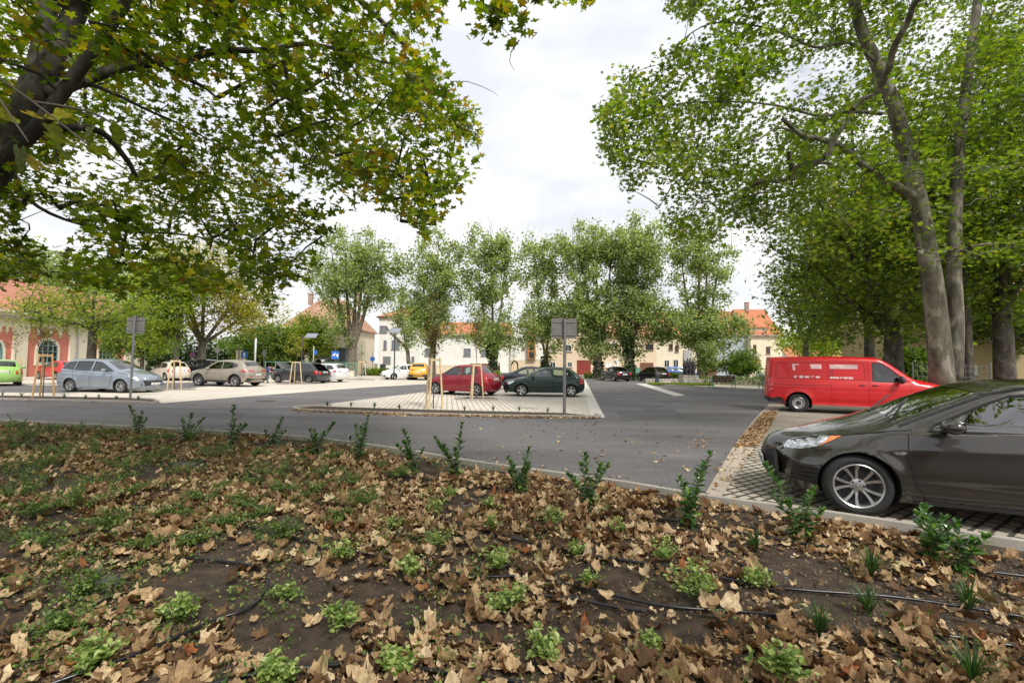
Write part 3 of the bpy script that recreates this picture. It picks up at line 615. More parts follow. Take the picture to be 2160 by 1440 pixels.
class Shape:
    """A car body: silhouette key points (x from the nose, z), indices of cowl / header / rear header / rear glass base."""
    def __init__(s, L, W, key, idx, belt, arches, rw, ra, tum=0.36, zs=0.2, rr=0.08, front_r=0.30, rear_r=0.16, crown=(0.16, 0.03, 0.05, 0.03, 0.06, 0.07), step=0.06, flare=0.018, ptap=(0.17, 0.10), xw=0.0):
        s.L, s.W, s.arches, s.rw, s.ra, s.tum, s.zs = L, W, arches, rw, ra, tum, zs
        s.rr, s.fr, s.re_, s.step, s.flare, s.ptap, s.belt = rr, front_r, rear_r, step, flare, ptap, belt
        sub = 8; pts = smoothpath(key, sub); s.sil = np.array(pts); s.i = {k: v * sub for k, v in idx.items()}
        s.cr = crown
        n = len(s.sil); c = np.zeros(n); i = s.i
        c[:] = np.interp(np.arange(n), [0, i['hood'] * 0.8, i['hood'] + 4, i['cowl'], (i['cowl'] + i['head']) / 2, i['head'], (i['head'] + i['rhead']) / 2, i['rhead'], i['rbase'], n - 1],
                         [crown[0], crown[0], crown[1], crown[2], crown[2] * 1.3, crown[3], crown[3], crown[3], crown[4], crown[5]])
        s.crown = c
        t = np.gradient(s.sil, axis=0); t /= np.linalg.norm(t, axis=1, keepdims=True); s.nrm = np.c_[-t[:, 1], t[:, 0]]   # outward (left of travel): path goes nose->roof->tail
        s.nrm = np.c_[-t[:, 1], t[:, 0]]
        s.edge = s.w(s.sil[:, 0], s.sil[:, 1])
    def dist(s, x, z):
        p = np.stack([x, z], -1).reshape(-1, 1, 2); a = s.sil[None, :-1]; b = s.sil[None, 1:]; ab = b - a
        t = np.clip(((p - a) * ab).sum(-1) / ((ab ** 2).sum(-1) + 1e-12), 0, 1)
        d = np.linalg.norm(p - (a + ab * t[..., None]), axis=-1)
        return d.min(1).reshape(np.shape(x))
    def w(s, x, z):
        x = np.asarray(x, float); z = np.asarray(z, float)
        L = s.L; u = (x - L / 2) / (L / 2)
        pf = np.where(u < 0, s.ptap[0] * np.abs(u) ** 3.2, s.ptap[1] * np.abs(u) ** 3.2)
        w = s.W / 2 * (1 - pf)
        zb = np.interp(x, [p[0] for p in s.belt], [p[1] for p in s.belt])
        w = w - 0.055 * np.clip((0.62 - z) / 0.42, 0, 1.3) ** 2.2 - 0.035 * np.clip((z - 0.70) / (zb - 0.70 + 1e-3), 0, 1) ** 2
        w = w + 0.013 * np.exp(-((z - (zb - 0.17)) / 0.035) ** 2) - 0.016 * np.exp(-((z - 0.40) / 0.07) ** 2)
        w = w - s.tum * np.clip(z - zb, 0, 2) - 0.03 * np.clip((z - zb) / 0.04, 0, 1)
        for xa in s.arches:
            r_ = np.hypot(x - xa, z - s.rw); w = w + s.flare * np.exp(-(np.clip(r_ - s.ra, 0, 9) / 0.07) ** 2) * (z < zb)
        d = s.dist(x, z)
        r_ = np.interp(x, [0, 0.35, 1.0, L - 0.7, L - 0.2, L], [s.fr, s.fr * 0.7, s.rr * 1.2, s.rr, s.re_, s.re_])
        e = np.clip(r_ - d, 0, None)
        w = w - (r_ - np.sqrt(np.clip(r_ ** 2 - e ** 2, 0, None)))
        return w
    def X(s, x): return s.L / 2 - x
    def side(s, V2, sgn, off=0.0):
        w = s.w(V2[:, 0], V2[:, 1]) + off
        return [(s.L / 2 - a, sgn * b, c) for a, b, c in zip(V2[:, 0], w, V2[:, 1])]
    def panel(s, mb, poly, holes=(), off=0.0, step=None, mi=0, sides=(1, -1), back=0.0):
        step = step or s.step
        if step < .05: poly = s.snap(dens(poly, step))
        P0 = np.array(poly); lo, hi = P0.min(0), P0.max(0)
        g = np.array([(x, z) for x in np.arange(lo[0] + step / 2, hi[0], step) for z in np.arange(lo[1] + step / 2, hi[1], step)]) if (hi - lo).max() > step else np.zeros((0, 2))
        if len(g):
            g = g[inpoly(g, P0)]
            for h in holes: g = g[~inpoly(g, np.array(h))]
            allp = np.vstack([P0] + [np.array(h) for h in holes])
            if len(g): g = g[(np.linalg.norm(g[:, None] - allp[None], axis=-1).min(1) > step * 0.3)]
        V2, F = cdt(poly, holes, g)
        for sg in sides:
            vs = s.side(V2, sg, off)
            mb.add(vs, [tuple(f) if sg > 0 else tuple(f[::-1]) for f in F] if True else 0, mi)
    def line(s, mb, pts, wd=0.008, off=0.0015, mi=0, sides=(1, -1)):
        pts = np.array(pts, float); q = [pts[0]]
        for a, b in zip(pts[:-1], pts[1:]):
            n = max(1, int(np.linalg.norm(b - a) / 0.06)); q += [a + (b - a) * k / n for k in range(1, n + 1)]
        q = np.array(q); t = np.gradient(q, axis=0); t /= np.linalg.norm(t, axis=1, keepdims=True) + 1e-9; nn = np.c_[-t[:, 1], t[:, 0]] * wd / 2
        for sg in sides:
            A = s.side(q + nn, sg, off); B = s.side(q - nn, sg, off); n = len(q)
            mb.add(A + B, [((i, i + 1, n + i + 1, n + i) if sg > 0 else (i, n + i, n + i + 1, i + 1)) for i in range(n - 1)], mi)
    VC = np.array([-1, -.985, -.95, -.86, -.66, -.44, -.22, 0, .22, .44, .66, .86, .95, .985, 1])
    def strip(s, mb, i0, i1, v0=-1.0, v1=1.0, mi=0, off=0.0, M=None):
        vc = np.array([v for v in s.VC if v0 - 1e-6 <= v <= v1 + 1e-6]); vs = []; m = len(vc)
        for i in range(i0, i1 + 1):
            p = s.sil[i]; nn = s.nrm[i]; c = s.crown[i] * (1 - np.abs(vc) ** 2.2)
            for v, cc in zip(vc, c):
                vs.append((s.L / 2 - (p[0] + nn[0] * (cc + off)), v * s.edge[i], p[1] + nn[1] * (cc + off)))
        fs = [(a * m + k, a * m + k + 1, (a + 1) * m + k + 1, (a + 1) * m + k) for a in range(i1 - i0) for k in range(m - 1)]
        mb.add(vs, fs, mi, M)
    def front(s, mb, poly, off=0.004, mi=0, rear=False, step=0.06, M=None):
        """overlay on nose or tail: polygon in (y,z)"""
        n = len(s.sil); rg = slice(s.i['rbase'] - 2 if rear else 0, n if rear else s.i['hood'] + 6)
        zs_ = s.sil[rg, 1]; o = np.argsort(zs_)
        if step < .05:
            e_ = np.array(dens(poly, step)); mxy = np.interp(e_[:, 1], zs_[o], s.edge[rg][o]); e_[:, 0] = np.clip(e_[:, 0], -mxy, mxy); q_ = [tuple(e_[0])]
            for p in e_[1:]:
                if abs(p[0] - q_[-1][0]) + abs(p[1] - q_[-1][1]) > 1e-3: q_.append(tuple(p))
            poly = q_
        P0 = np.array(poly); lo, hi = P0.min(0), P0.max(0)
        g = np.array([(a, b) for a in np.arange(lo[0] + step / 2, hi[0], step) for b in np.arange(lo[1] + step / 2, hi[1], step)] or np.zeros((0, 2)))
        if len(g): g = g[inpoly(g, P0)]
        V2, F = cdt(poly, (), g if len(g) else None); vs = []
        for y, z in V2:
            xs = np.interp(z, zs_[o], s.sil[rg, 0][o]); e = np.interp(z, zs_[o], s.edge[rg][o]); c = np.interp(z, zs_[o], s.crown[rg][o])
            v = min(1, abs(y) / e); cc = c * (1 - v ** 2.2) + off
            vs.append((s.L / 2 - (xs + cc * (1 if rear else -1)), y, z))
        mb.add(vs, [tuple(f) for f in F], mi, M)
    def snap(s, poly):
        q = np.array(poly, float); ins = inpoly(q, np.vstack([s.sil, [[s.L / 2, 0]]]))
        for k in np.where(~ins)[0]:
            q[k] = s.sil[np.argmin(((s.sil - q[k]) ** 2).sum(1))]
        out_ = [tuple(q[0])]
        for p in q[1:]:
            if abs(p[0] - out_[-1][0]) + abs(p[1] - out_[-1][1]) > 1e-3: out_.append(tuple(p))
        return out_
    def outline(s, step=0.05):
        """closed polygon of the side: silhouette then the sill with its wheel arches, rear to front"""
        poly = [tuple(p) for p in s.sil]
        zs, rw, ra = s.zs, s.rw, s.ra
        for xa in sorted(s.arches, reverse=True):
            h = math.sqrt(ra ** 2 - (rw - zs) ** 2); a0 = math.atan2(zs - rw, h); a1 = math.pi - a0
            for k in range(23):
                a = a0 + (a1 - a0) * k / 22; poly.append((xa + ra * math.cos(a), rw + ra * math.sin(a)))
        return poly

def dens(poly, step):
    o = []
    for a, b in zip(poly, list(poly[1:]) + [poly[0]]):
        n = max(1, int(math.hypot(b[0] - a[0], b[1] - a[1]) / step))
        o += [(a[0] + (b[0] - a[0]) * k / n, a[1] + (b[1] - a[1]) * k / n) for k in range(n)]
    return o
def mirror_pts(poly): return [(-y, z) for y, z in poly][::-1]

def make_wheel(r, wd, style, fine=False):
    """wheel meshes about local Y axis (outer face towards +Y), returns (tyre mesh, rim mesh)"""
    MY = Matrix.Rotation(-math.pi / 2, 4, 'X'); n = 48 if fine else 28; rr = r * (0.735 if fine else 0.69 if style in ('ten', 'swirl', 'five') else 0.60)
    t = MB(); w2 = wd / 2
    pr = [(rr - 0.01, -w2 * .9), (rr + 0.02, -w2), (r - 0.045, -w2 * 1.03), (r - 0.012, -w2 * .86), (r, -w2 * .6)]
    if fine:
        for k in range(4):
            z = -w2 * .6 + (k + .5) * w2 * .3 - 0.0
            pr += [(r, z - 0.006), (r - 0.008, z - 0.004), (r - 0.008, z + 0.004), (r, z + 0.006)]
    pr += [(r, w2 * .6), (r - 0.012, w2 * .86), (r - 0.045, w2 * 1.03), (rr + 0.035, w2 * 1.05), (rr + 0.015, w2), (rr - 0.005, w2 * .93)]
    t.lathe(pr, n, 0, MY); to = t.build('tyre', M_RUB, smooth=True, ang=40)
    b = MB()
    b.lathe([(rr, -w2 * .5), (rr, w2 * .9), (rr - 0.010, w2 * .96), (rr - 0.022, w2 * .88), (rr - 0.030, w2 * .5), (rr - 0.035, -w2 * .4)], n, 0, MY)
    b.lathe([(rr - 0.03, -w2 * .1), (0.0, -w2 * .1)], n, 1, MY)
    if fine or style in ('ten', 'swirl'): b.lathe([(rr * .62, 0), (rr * .62, w2 * .12), (rr * .2, w2 * .16)], n, 2, MY)
    def spoke(a, w0, w1, r0, r1, z0, z1, th=0.02, bend=0.0, mid=None):
        m_ = 6; vs = []; fs = []
        for k in range(m_ + 1):
            f = k / m_; rad = r0 + (r1 - r0) * f; ww = w0 + (w1 - w0) * f if mid is None else (w0 * (1 - f) ** 2 + 2 * mid * f * (1 - f) + w1 * f * f); an = a + bend * f * f; z = z0 + (z1 - z0) * f
            cx, cy = rad * math.cos(an), rad * math.sin(an); tx, ty = -math.sin(an), math.cos(an)
            for sx, dz in ((-1, -th), (-.8, 0), (.8, 0), (1, -th)): vs.append((cx + tx * ww / 2 * sx, cy + ty * ww / 2 * sx, z + dz))
        for k in range(m_):
            for j in range(3): fs.append((k * 4 + j, k * 4 + j + 1, (k + 1) * 4 + j + 1, (k + 1) * 4 + j))
        b.add(vs, fs, 0, MY)
    z0, z1 = w2 * .55, w2 * .82
    if style == 'ten':
        for k in range(5):
            for sg in (-1, 1): spoke(2 * math.pi * k / 5 + sg * 0.20, 0.030, 0.046, 0.06, rr - 0.012, z0, z1, 0.03, sg * 0.115, mid=0.022)
        b.lathe([(0.075, z0 - 0.03), (0.07, z0 + 0.004), (0.04, z0 + 0.012), (0.03, z0 + 0.012), (0.028, z0 + 0.02), (0, z0 + 0.022)], 24, 0, MY)
        for k in range(5):
            a = 2 * math.pi * (k + .5) / 5; b.ell((0, 0, 0), (0.013, 0.013, 0.008), 8, 5, 1, MY @ Matrix.Translation((0.055 * math.cos(a), 0.055 * math.sin(a), z0 + 0.012)))
    elif style == 'swirl':
        for k in range(5):
            a = 2 * math.pi * k / 5
            spoke(a, 0.05, 0.035, 0.03, rr - 0.012, z0, z1, 0.02, 0.28); spoke(a + 0.3, 0.03, 0.06, rr * .45, rr - 0.012, z0, z1, 0.02, -0.1)
        b.lathe([(0.07, z0 - 0.02), (0.05, z0 + 0.008), (0, z0 + 0.01)], 16, 0, MY)
    elif style == 'five':
        for k in range(5): spoke(2 * math.pi * k / 5 + .3, 0.10, 0.085, 0.02, rr - 0.012, z0, z1, 0.02)
        b.lathe([(0.08, z0 - 0.02), (0.06, z0 + 0.008), (0, z0 + 0.01)], 16, 0, MY)
    elif style == 'multi':
        for k in range(10): spoke(2 * math.pi * k / 10, 0.035, 0.03, 0.03, rr - 0.012, z0, z1, 0.015)
        b.lathe([(0.06, z0 - 0.02), (0.05, z0 + 0.006), (0, z0 + 0.01)], 16, 0, MY)
    elif style == 'steel':
        b.lathe([(rr - .012, w2 * .7), (rr * .80, w2 * .38), (rr * .74, w2 * .50), (rr * .46, w2 * .62), (rr * .40, w2 * .62)], n, 3, MY)
        b.lathe([(rr * .42, w2 * .66), (rr * .36, w2 * .74), (0, w2 * .76)], n, 1, MY)
        for k in range(16):
            a = 2 * math.pi * k / 16; b.ell((0, 0, 0), (0.012, 0.012, 0.006), 6, 4, 1, MY @ Matrix.Translation((rr * .66 * math.cos(a), rr * .66 * math.sin(a), w2 * .535)))
    ro = b.build('rim', [M_RIM, M_RIMD, M_RIMD, M_STEEL], smooth=True, ang=35)
    tm, rm = to.data, ro.data; D.objects.remove(to); D.objects.remove(ro)
    return tm, rm
WHEELS = {}

def build_car(name, label, cat, S, pm, loc, heading, spec, group=None):
    """spec keys: dlo, panes, glass, wheel, seams, handles, lamps ..."""
    g = spec.get
    root = thing(name, label, cat, loc, heading, group)
    fine = g('fine', False); L = S.L; i = S.i; n = len(S.sil) - 1
    dlo = g('dlo', [])
    if g('dlo_smooth', True) and dlo: dlo = [[tuple(p) for p in smoothpath(d, 4, True)] if len(d) > 3 else d for d in dlo] if not g('dlo_sharp') else dlo
    b = MB()
    S.panel(b, S.outline(), dlo)
    # strip rows, leaving windscreen and rear glass open
    wi, wh = i['cowl'] + 1, i['head'] - 1; ri, rb = i['rhead'] + 1, i['rbase'] - 1
    gv = g('ws_v', .95); bv = g('rw_v', .95)
    oh, ot = g('open_hood'), g('open_tail')
    solid_rear = g('no_rear_glass')
    hs = i['hood']
    if oh: S.strip(b, 0, hs)
    else: S.strip(b, 0, i['cowl'])
    S.strip(b, i['cowl'], wi)
    S.strip(b, wi, wh, -1, -gv); S.strip(b, wi, wh, gv, 1)
    S.strip(b, wh, ri if not solid_rear else n)
    if not solid_rear:
        tb = g('tail_cut', i['rbase'] + 6) if ot else None
        if ot:
            S.strip(b, ri, tb, -1, -bv); S.strip(b, ri, tb, bv, 1); S.strip(b, tb, n)
        else:
            S.strip(b, ri, rb, -1, -bv); S.strip(b, ri, rb, bv, 1); S.strip(b, rb, n)
    bm = bmesh.new(); o = b.build('body', pm, root)
    bm.from_mesh(o.data); bmesh.ops.remove_doubles(bm, verts=bm.verts, dist=0.0015); bmesh.ops.recalc_face_normals(bm, faces=bm.faces); bm.to_mesh(o.data); bm.free()
    o.data.polygons.foreach_set('use_smooth', [True] * len(o.data.polygons)); o.data.set_sharp_from_angle(angle=R(50))
    if oh:
        h = MB(); c = S.sil[i['cowl']]; Mh = Matrix.Translation((L / 2 - c[0], 0, c[1])) @ Matrix.Rotation(R(oh), 4, 'Y') @ Matrix.Translation((-(L / 2 - c[0]), 0, -c[1]))
        S.strip(h, hs, i['cowl'] - 1, M=Mh, v0=-.98, v1=.98); S.strip(h, hs, i['cowl'] - 1, M=Mh, off=-0.03, mi=1, v0=-.98, v1=.98); h.build('bonnet', [pm, M_PLA], root, True)
        e = MB(); e.box((L / 2 - (c[0] + S.sil[hs][0]) / 2, 0, 0.62), (c[0] - S.sil[hs][0] - .1, S.W * .8, 0.16)); e.box((L / 2 - 0.7, 0.2, .74), (.4, .3, .1)); e.build('engine_bay', M_PLA, root)
    if ot:
        c = S.sil[i['rhead']]; Mt = Matrix.Translation((L / 2 - c[0], 0, c[1])) @ Matrix.Rotation(R(ot), 4, 'Y') @ Matrix.Translation((-(L / 2 - c[0]), 0, -c[1])); h = MB()
        S.strip(h, ri, rb, -.985, -.86, M=Mt); S.strip(h, ri, rb, .86, .985, M=Mt); S.strip(h, rb, tb, -.985, .985, M=Mt)
        S.strip(h, ri, rb, -.985, -.86, M=Mt, off=-.03, mi=1); S.strip(h, ri, rb, .86, .985, M=Mt, off=-.03, mi=1); S.strip(h, rb, tb, -.985, .985, M=Mt, off=-.05, mi=1)
        tg = h.build('tailgate', [pm, M_PLA], root, True); q = MB(); S.strip(q, ri, rb, -.86, .86, M=Mt, off=-.012); q.build('pane', M_TINT, tg, True)
    # glass
    w_ = MB(); S.strip(w_, wi, wh, -gv, gv, off=-0.006); w_.build('windscreen', g('ws_glass', M_GLASS), root, True)
    if g('fine') or g('wiper'):
        q = MB(); a = wi + 1
        for sg, yy in ((1, .30), (1, -.35)):
            p0 = S.sil[wi]; p1 = S.sil[wi + 3]
            q.tube([(L / 2 - p0[0] + .06, yy + .25, p0[1] + .05), (L / 2 - p1[0] + .05, yy - .30, p1[1] + .055)], 0.010, 6)
        q.build('wiper', M_PLA, root)
    if not solid_rear and not ot:
        w_ = MB(); S.strip(w_, ri, rb, -bv, bv, off=-0.006); w_.build('rear_window', g('rear_glass', M_TINT), root, True)
    for k, d in enumerate(g('panes', dlo) if g('panes') else dlo):
        for sg in (1, -1):
            w_ = MB(); S.panel(w_, d, off=-0.012, step=.2, sides=(sg,))
            w_.build('side_window', g('glass')[k] if g('glass') else M_GLASS, root, True)
    # window rubber / pillars
    for sg in (1, -1):
        for d in dlo: t_ = MB(); S.line(t_, list(d) + [d[0]], 0.022, 0.001, sides=(sg,)); t_.build('window_trim', g('trim', M_GLOSSB), root)
    # seams
    for sg in (1, -1):
        t_ = MB(); [S.line(t_, p, 0.009 if fine else 0.014, sides=(sg,)) for p in g('seams', [])]
        if t_.v: t_.build('door_gaps', M_UNDER, root)
    if g('chrome'):
        t_ = MB()
        for p in g('chrome'): S.line(t_, p, 0.016, 0.006)
        t_.build('chrome_strip', M_CHROME, root)
    for hx, hz in g('handles', []):
        for sg in (1, -1):
            t_ = MB(); wv = float(S.w(hx, hz)); t_.ell((L / 2 - hx, sg * (wv + .016), hz), (.095, .016, .017), 10, 6); t_.build('door_handle', g('handle_mat', pm), root, True)
    if g('mirror'):
        mxx, mz = g('mirror'); ms = g('mirror_size', (.085, .12, .075))
        for sg in (1, -1):
            wv = float(S.w(mxx, mz - .06)); t_ = MB()
            vs_c = (L / 2 - mxx, sg * (wv + .06 + ms[1]), mz)
            t_.ell(vs_c, ms, 18, 12); mo = t_.build('wing_mirror', g('mirror_mat', pm), root, True)
            k = MB(); k.box((L / 2 - mxx - ms[0] * .55, vs_c[1], mz), (.02, ms[1] * 1.5, ms[2] * 1.25)); k.box((L / 2 - mxx, sg * (wv + .04), mz - .055), (.05, .15, .03)); k.build('mirror_glass', M_GLOSSB, mo)
    # claddings and mouldings
    for sg in (1, -1):
        for p in g('clad', []): t_ = MB(); S.panel(t_, p, off=.010, sides=(sg,)); t_.build('lower_cladding', M_PLA, root, True)
    if g('arch_clad'):
        for xa in S.arches:
            ring = [(xa + (S.ra + .065) * math.cos(a), S.rw + (S.ra + .065) * math.sin(a)) for a in np.linspace(R(-22), R(202), 24)] + [(xa + (S.ra - .004) * math.cos(a), S.rw + (S.ra - .004) * math.sin(a)) for a in np.linspace(R(202), R(-22), 24)]
            for sg in (1, -1): t_ = MB(); S.panel(t_, ring, off=.013, step=.3, sides=(sg,)); t_.build('wheel_arch_trim', M_PLA, root, True)
    for p, rear in g('front_clad', []): t_ = MB(); S.front(t_, p, .012, 0, rear); t_.build('bumper', M_PLA, root, True)
    # lamps etc
    def lamps(lst, nm, m_):
        for item in lst:
            for sg in (1, -1):
                t_ = MB()
                for kind, poly in item:
                    if kind != 's' and nm != 'reversing_light' and max(p[0] for p in poly) < .79: mxp = max(p[0] for p in poly); poly = [(y_ if y_ < mxp - .09 else 1.0, z_) for y_, z_ in poly]
                    if kind == 's': S.panel(t_, poly, off=.007, step=.03, sides=(sg,))
                    else: S.front(t_, poly if sg > 0 else mirror_pts(poly), .008, 0, kind == 'r', step=.03)
                t_.build(nm, m_, root, True)
    lamps(g('headlights', []), 'headlight', M_LENS); lamps(g('indicators', []), 'indicator', M_AMBER); lamps(g('taillights', []), 'taillight', M_TAIL); lamps(g('taillights2', []), 'reversing_light', M_TAILW)
    t_ = MB()
    for p in g('grille', []): S.front(t_, p, .006)
    if t_.v: t_.build('grille', M_PLA, root, True)
    for p, rear in g('badge', []):
        t_ = MB(); S.front(t_, p, .012, 0, rear); t_.build('badge', M_CHROME, root, True)
    for zc, rear in g('plates', [(.5, False), (.8, True)]):
        nn = len(S.sil); rg = slice(i['rbase'] - 2 if rear else 0, nn if rear else i['hood'] + 6); zz = S.sil[rg, 1]; o_ = np.argsort(zz)
        xs = np.interp(zc, zz[o_], S.sil[rg, 0][o_]); c = np.interp(zc, zz[o_], S.crown[rg][o_]); sx = -1 if rear else 1
        x_ = L / 2 - xs + sx * (c + .012); t_ = MB(); t_.box((x_, 0, zc), (.012, .52, .11), mi=0); t_.box((x_ + sx * .002, (.24 if not rear else -.24), zc), (.012, .04, .11), mi=1)
        for k in range(6): t_.box((x_ + sx * .002, (-.16 + k * .065 + (.02 if k > 2 else 0)) * (1 if rear else 1), zc), (.011, .035, .06), mi=2)
        t_.build('number_plate', [M_PLATE, M_PLATEB, M_PCH], root)
    # wheel wells, underbody, cabin
    t_ = MB()
    for xa in S.arches:
        for sg in (1, -1):
            pts = []; ra = S.ra + .004; dd = .33
            for k in range(25):
                a = math.pi * (k / 24 * 1.3 - .15); xx, zz_ = xa + ra * math.cos(a), S.rw + ra * math.sin(a)
                ww = float(S.w(xx, max(zz_, S.zs))); pts.append((L / 2 - xx, sg * (ww - .005), zz_)); pts.append((L / 2 - xx, sg * (S.W / 2 - dd), zz_))
            t_.add(pts, [(2 * k, 2 * k + 1, 2 * k + 3, 2 * k + 2) for k in range(24)]); t_.add([pts[2 * k + 1] for k in range(25)] + [(L / 2 - xa, sg * (S.W / 2 - dd), S.rw)], [(k, k + 1, 25) for k in range(24)])
    t_.box((0, 0, S.zs + .06), (L - .5, S.W - .70, .10)); t_.box(((S.X(S.arches[0]) + S.X(S.arches[1])) / 2, 0, S.zs + .05), (abs(S.arches[1] - S.arches[0]) - 2 * S.ra, S.W - .14, .08))
    t_.build('underbody', M_UNDER, root)
    ca = MB(); zb = g('belt_z', .90); x0 = S.sil[i['cowl']][0] + .25; x1 = g('cab_rear', S.sil[i['rbase']][0] - .08)
    xa_, xb_ = S.X(x0), S.X(x1); hw = S.W / 2 - .16; zf = .42
    ca.add([(xa_, -hw, zf), (xb_, -hw, zf), (xb_, hw, zf), (xa_, hw, zf), (xa_, -hw, zb), (xb_, -hw, zb), (xb_, hw, zb), (xa_, hw, zb)], [(0, 1, 2, 3), (0, 4, 5, 1), (1, 5, 6, 2), (2, 6, 7, 3), (3, 7, 4, 0)])
    ca.box((S.X(x0 + .0), 0, zb + .0), (.5, hw * 1.9, .10))
    ca.build('cabin', M_INT, root)
    se = MB(); rows = g('seats', [x0 + .95, x0 + 1.75])
    for sx in rows:
        for yy in (-.36, .36):
            se.box((S.X(sx), yy, zb - .12), (.16, .46, .62), taper=.8); se.ell((S.X(sx) - .03, yy, zb + .29), (.06, .13, .10), 10, 8)
    if rows: se.build('seats', M_INT, root, True, ang=50)
    sw = MB(); sw.tube([(S.X(x0 + .42) + .10 * math.sin(a) * .5, .36 + .18 * math.cos(a), zb + .03 + .17 * math.sin(a)) for a in np.linspace(0, 2 * math.pi, 17)], .014, 6, caps=False); sw.build('steering_wheel', M_PLA, root)
    # wheels
    key = (round(S.rw, 3), g('wheel', 'five'), fine)
    if key not in WHEELS: WHEELS[key] = make_wheel(S.rw, g('tyre_w', .20), g('wheel', 'five'), fine)
    tm, rm = WHEELS[key]
    for xa in S.arches:
        for sg in (1, -1):
            w0 = D.objects.new('wheel', None); col.objects.link(w0); w0.parent = root
            w0.location = (S.X(xa), sg * (S.W / 2 - .125 - .015), S.rw); w0.rotation_euler = (0, rng.random() * 6, 0 if sg > 0 else math.pi)
            for nm, me in (('tyre', tm), ('rim', rm)):
                q = D.objects.new(nm, me); col.objects.link(q); q.parent = w0
    if g('extra'): g('extra')(root, S)
    return root

# ---- body shapes
def sh_hatch(L=3.97, W=1.66, H=1.45, **k):
    a = L / 3.97; h = H / 1.45
    key = [(.12, .20), (.03, .34), (.0, .50), (.05, .64), (.22, .76), (.62, .88), (1.02, .965), (1.75, 1.36), (2.15, 1.445), (2.7, 1.45), (3.25, 1.39), (3.72, 1.02), (3.90, .84), (3.96, .58), (3.93, .38), (3.85, .24)]
    key = [(x * a, z * (h if z > .9 else 1 + (h - 1) * z)) for x, z in key]
    d = dict(idx=dict(hood=4, cowl=6, head=7, rhead=10, rbase=11), belt=[(0, .90 * h), (1, .90 * h), (3.2 * a, .96 * h), (4 * a, .99 * h)], arches=(.80 * a, 3.27 * a), rw=.305, ra=.355)
    d.update(k); return Shape(L, W, key, **d)
def sp_hatch(a=1.0, h=1.0, **k):
    d = dict(dlo=[[(1.12 * a, .945 * h), (1.55 * a, 1.20 * h), (1.84 * a, 1.335 * h), (2.28 * a, 1.355 * h), (2.30 * a, .965 * h)], [(2.38 * a, .965 * h), (2.38 * a, 1.355 * h), (2.85 * a, 1.345 * h), (3.18 * a, 1.27 * h), (3.28 * a, 1.12 * h), (3.22 * a, 1.0 * h)]],
             dlo_sharp=True, seams=[[(1.30 * a, .25), (1.16 * a, .6), (1.16 * a, .92 * h)], [(2.34 * a, .25), (2.34 * a, .96 * h)], [(2.86 * a, .50), (3.2 * a, .75), (3.26 * a, .96 * h)], [(1.3 * a, .25), (2.34 * a, .25), (2.75 * a, .26)], [(.35 * a, .76), (.62 * a, .84), (1.0 * a, .90 * h)]],
             handles=[(2.15 * a, .86 * h), (3.05 * a, .88 * h)], mirror=(1.36 * a, .99 * h), belt_z=.90 * h,
             headlights=[[('s', [(.10, .60), (.16, .70), (.50, .77), (.45, .68), (.25, .58)]), ('f', [(.38, .58), (.38, .70), (.60, .72), (.66, .64), (.62, .58)])]],
             taillights=[[('s', [(3.66 * a, .66 * h), (3.72 * a, .98 * h), (3.84 * a, .90 * h), (3.93 * a, .66 * h)]), ('r', [(.50, .64 * h), (.50, .84 * h), (.66, .90 * h), (.72, .64 * h)])]],
             grille=[[(-.30, .60), (.30, .60), (.34, .69), (-.34, .69)], [(-.50, .28), (.50, .28), (.42, .42), (-.42, .42)]], plates=[(.50, False), (.80 * h, True)], wheel='five')
    d.update(k); return d
def lampdefs(fx, fz, rx, rz): pass
# -- larger shapes: every list is in metres for that very body
def sh_mpv():     # silver people carrier, 4.58 long
    key = [(.14, .20), (.03, .34), (.0, .50), (.06, .68), (.30, .84), (.72, .97), (1.10, 1.06), (2.05, 1.52), (2.6, 1.60), (3.3, 1.605), (4.02, 1.54), (4.40, 1.12), (4.52, .90), (4.58, .62), (4.55, .40), (4.48, .24)]
    return Shape(4.58, 1.75, key, dict(hood=4, cowl=6, head=7, rhead=10, rbase=11), [(0, .95), (1, .96), (4.6, 1.08)], (.92, 3.67), .32, .375, tum=.33)
def sp_mpv(**k):
    d = dict(dlo=[[(1.35, 1.03), (1.80, 1.28), (2.15, 1.45), (2.48, 1.49), (2.52, 1.04)], [(2.60, 1.045), (2.58, 1.50), (3.45, 1.49), (3.50, 1.08)], [(3.57, 1.085), (3.53, 1.485), (3.98, 1.43), (4.22, 1.13)]], dlo_sharp=True,
             seams=[[(1.55, .25), (1.40, .6), (1.40, 1.0)], [(2.56, .25), (2.56, 1.04)], [(3.25, .42), (3.5, .72), (3.53, 1.08)], [(2.7, 1.0), (4.3, 1.03)], [(.45, .84), (.9, .94), (1.1, .98)], [(1.55, .25), (3.1, .25)]],
             handles=[(2.40, .93), (2.78, .95)], mirror=(1.68, 1.08), belt_z=.98, headlights=[[('s', [(.14, .70), (.30, .80), (.62, .88), (.50, .78), (.25, .66)]), ('f', [(.42, .64), (.40, .72), (.62, .82), (.70, .76), (.64, .66)])]],
             taillights=[[('s', [(4.18, 1.00), (4.30, 1.12), (4.44, 1.08), (4.52, .86), (4.35, .90)]), ('r', [(.48, .92), (.50, 1.06), (.66, 1.12), (.76, .88)])]],
             grille=[[(-.52, .58), (-.40, .32), (.40, .32), (.52, .58), (.0, .64)], [(.54, .30), (.62, .42), (.55, .42)], [(-.54, .30), (-.55, .42), (-.62, .42)]], badge=[([(-.07, .70), (.07, .70), (.05, .76), (-.05, .76)], False)], plates=[(.44, False), (.78, True)], wheel='ten', seats=[2.25, 3.1])
    d.update(k); return d
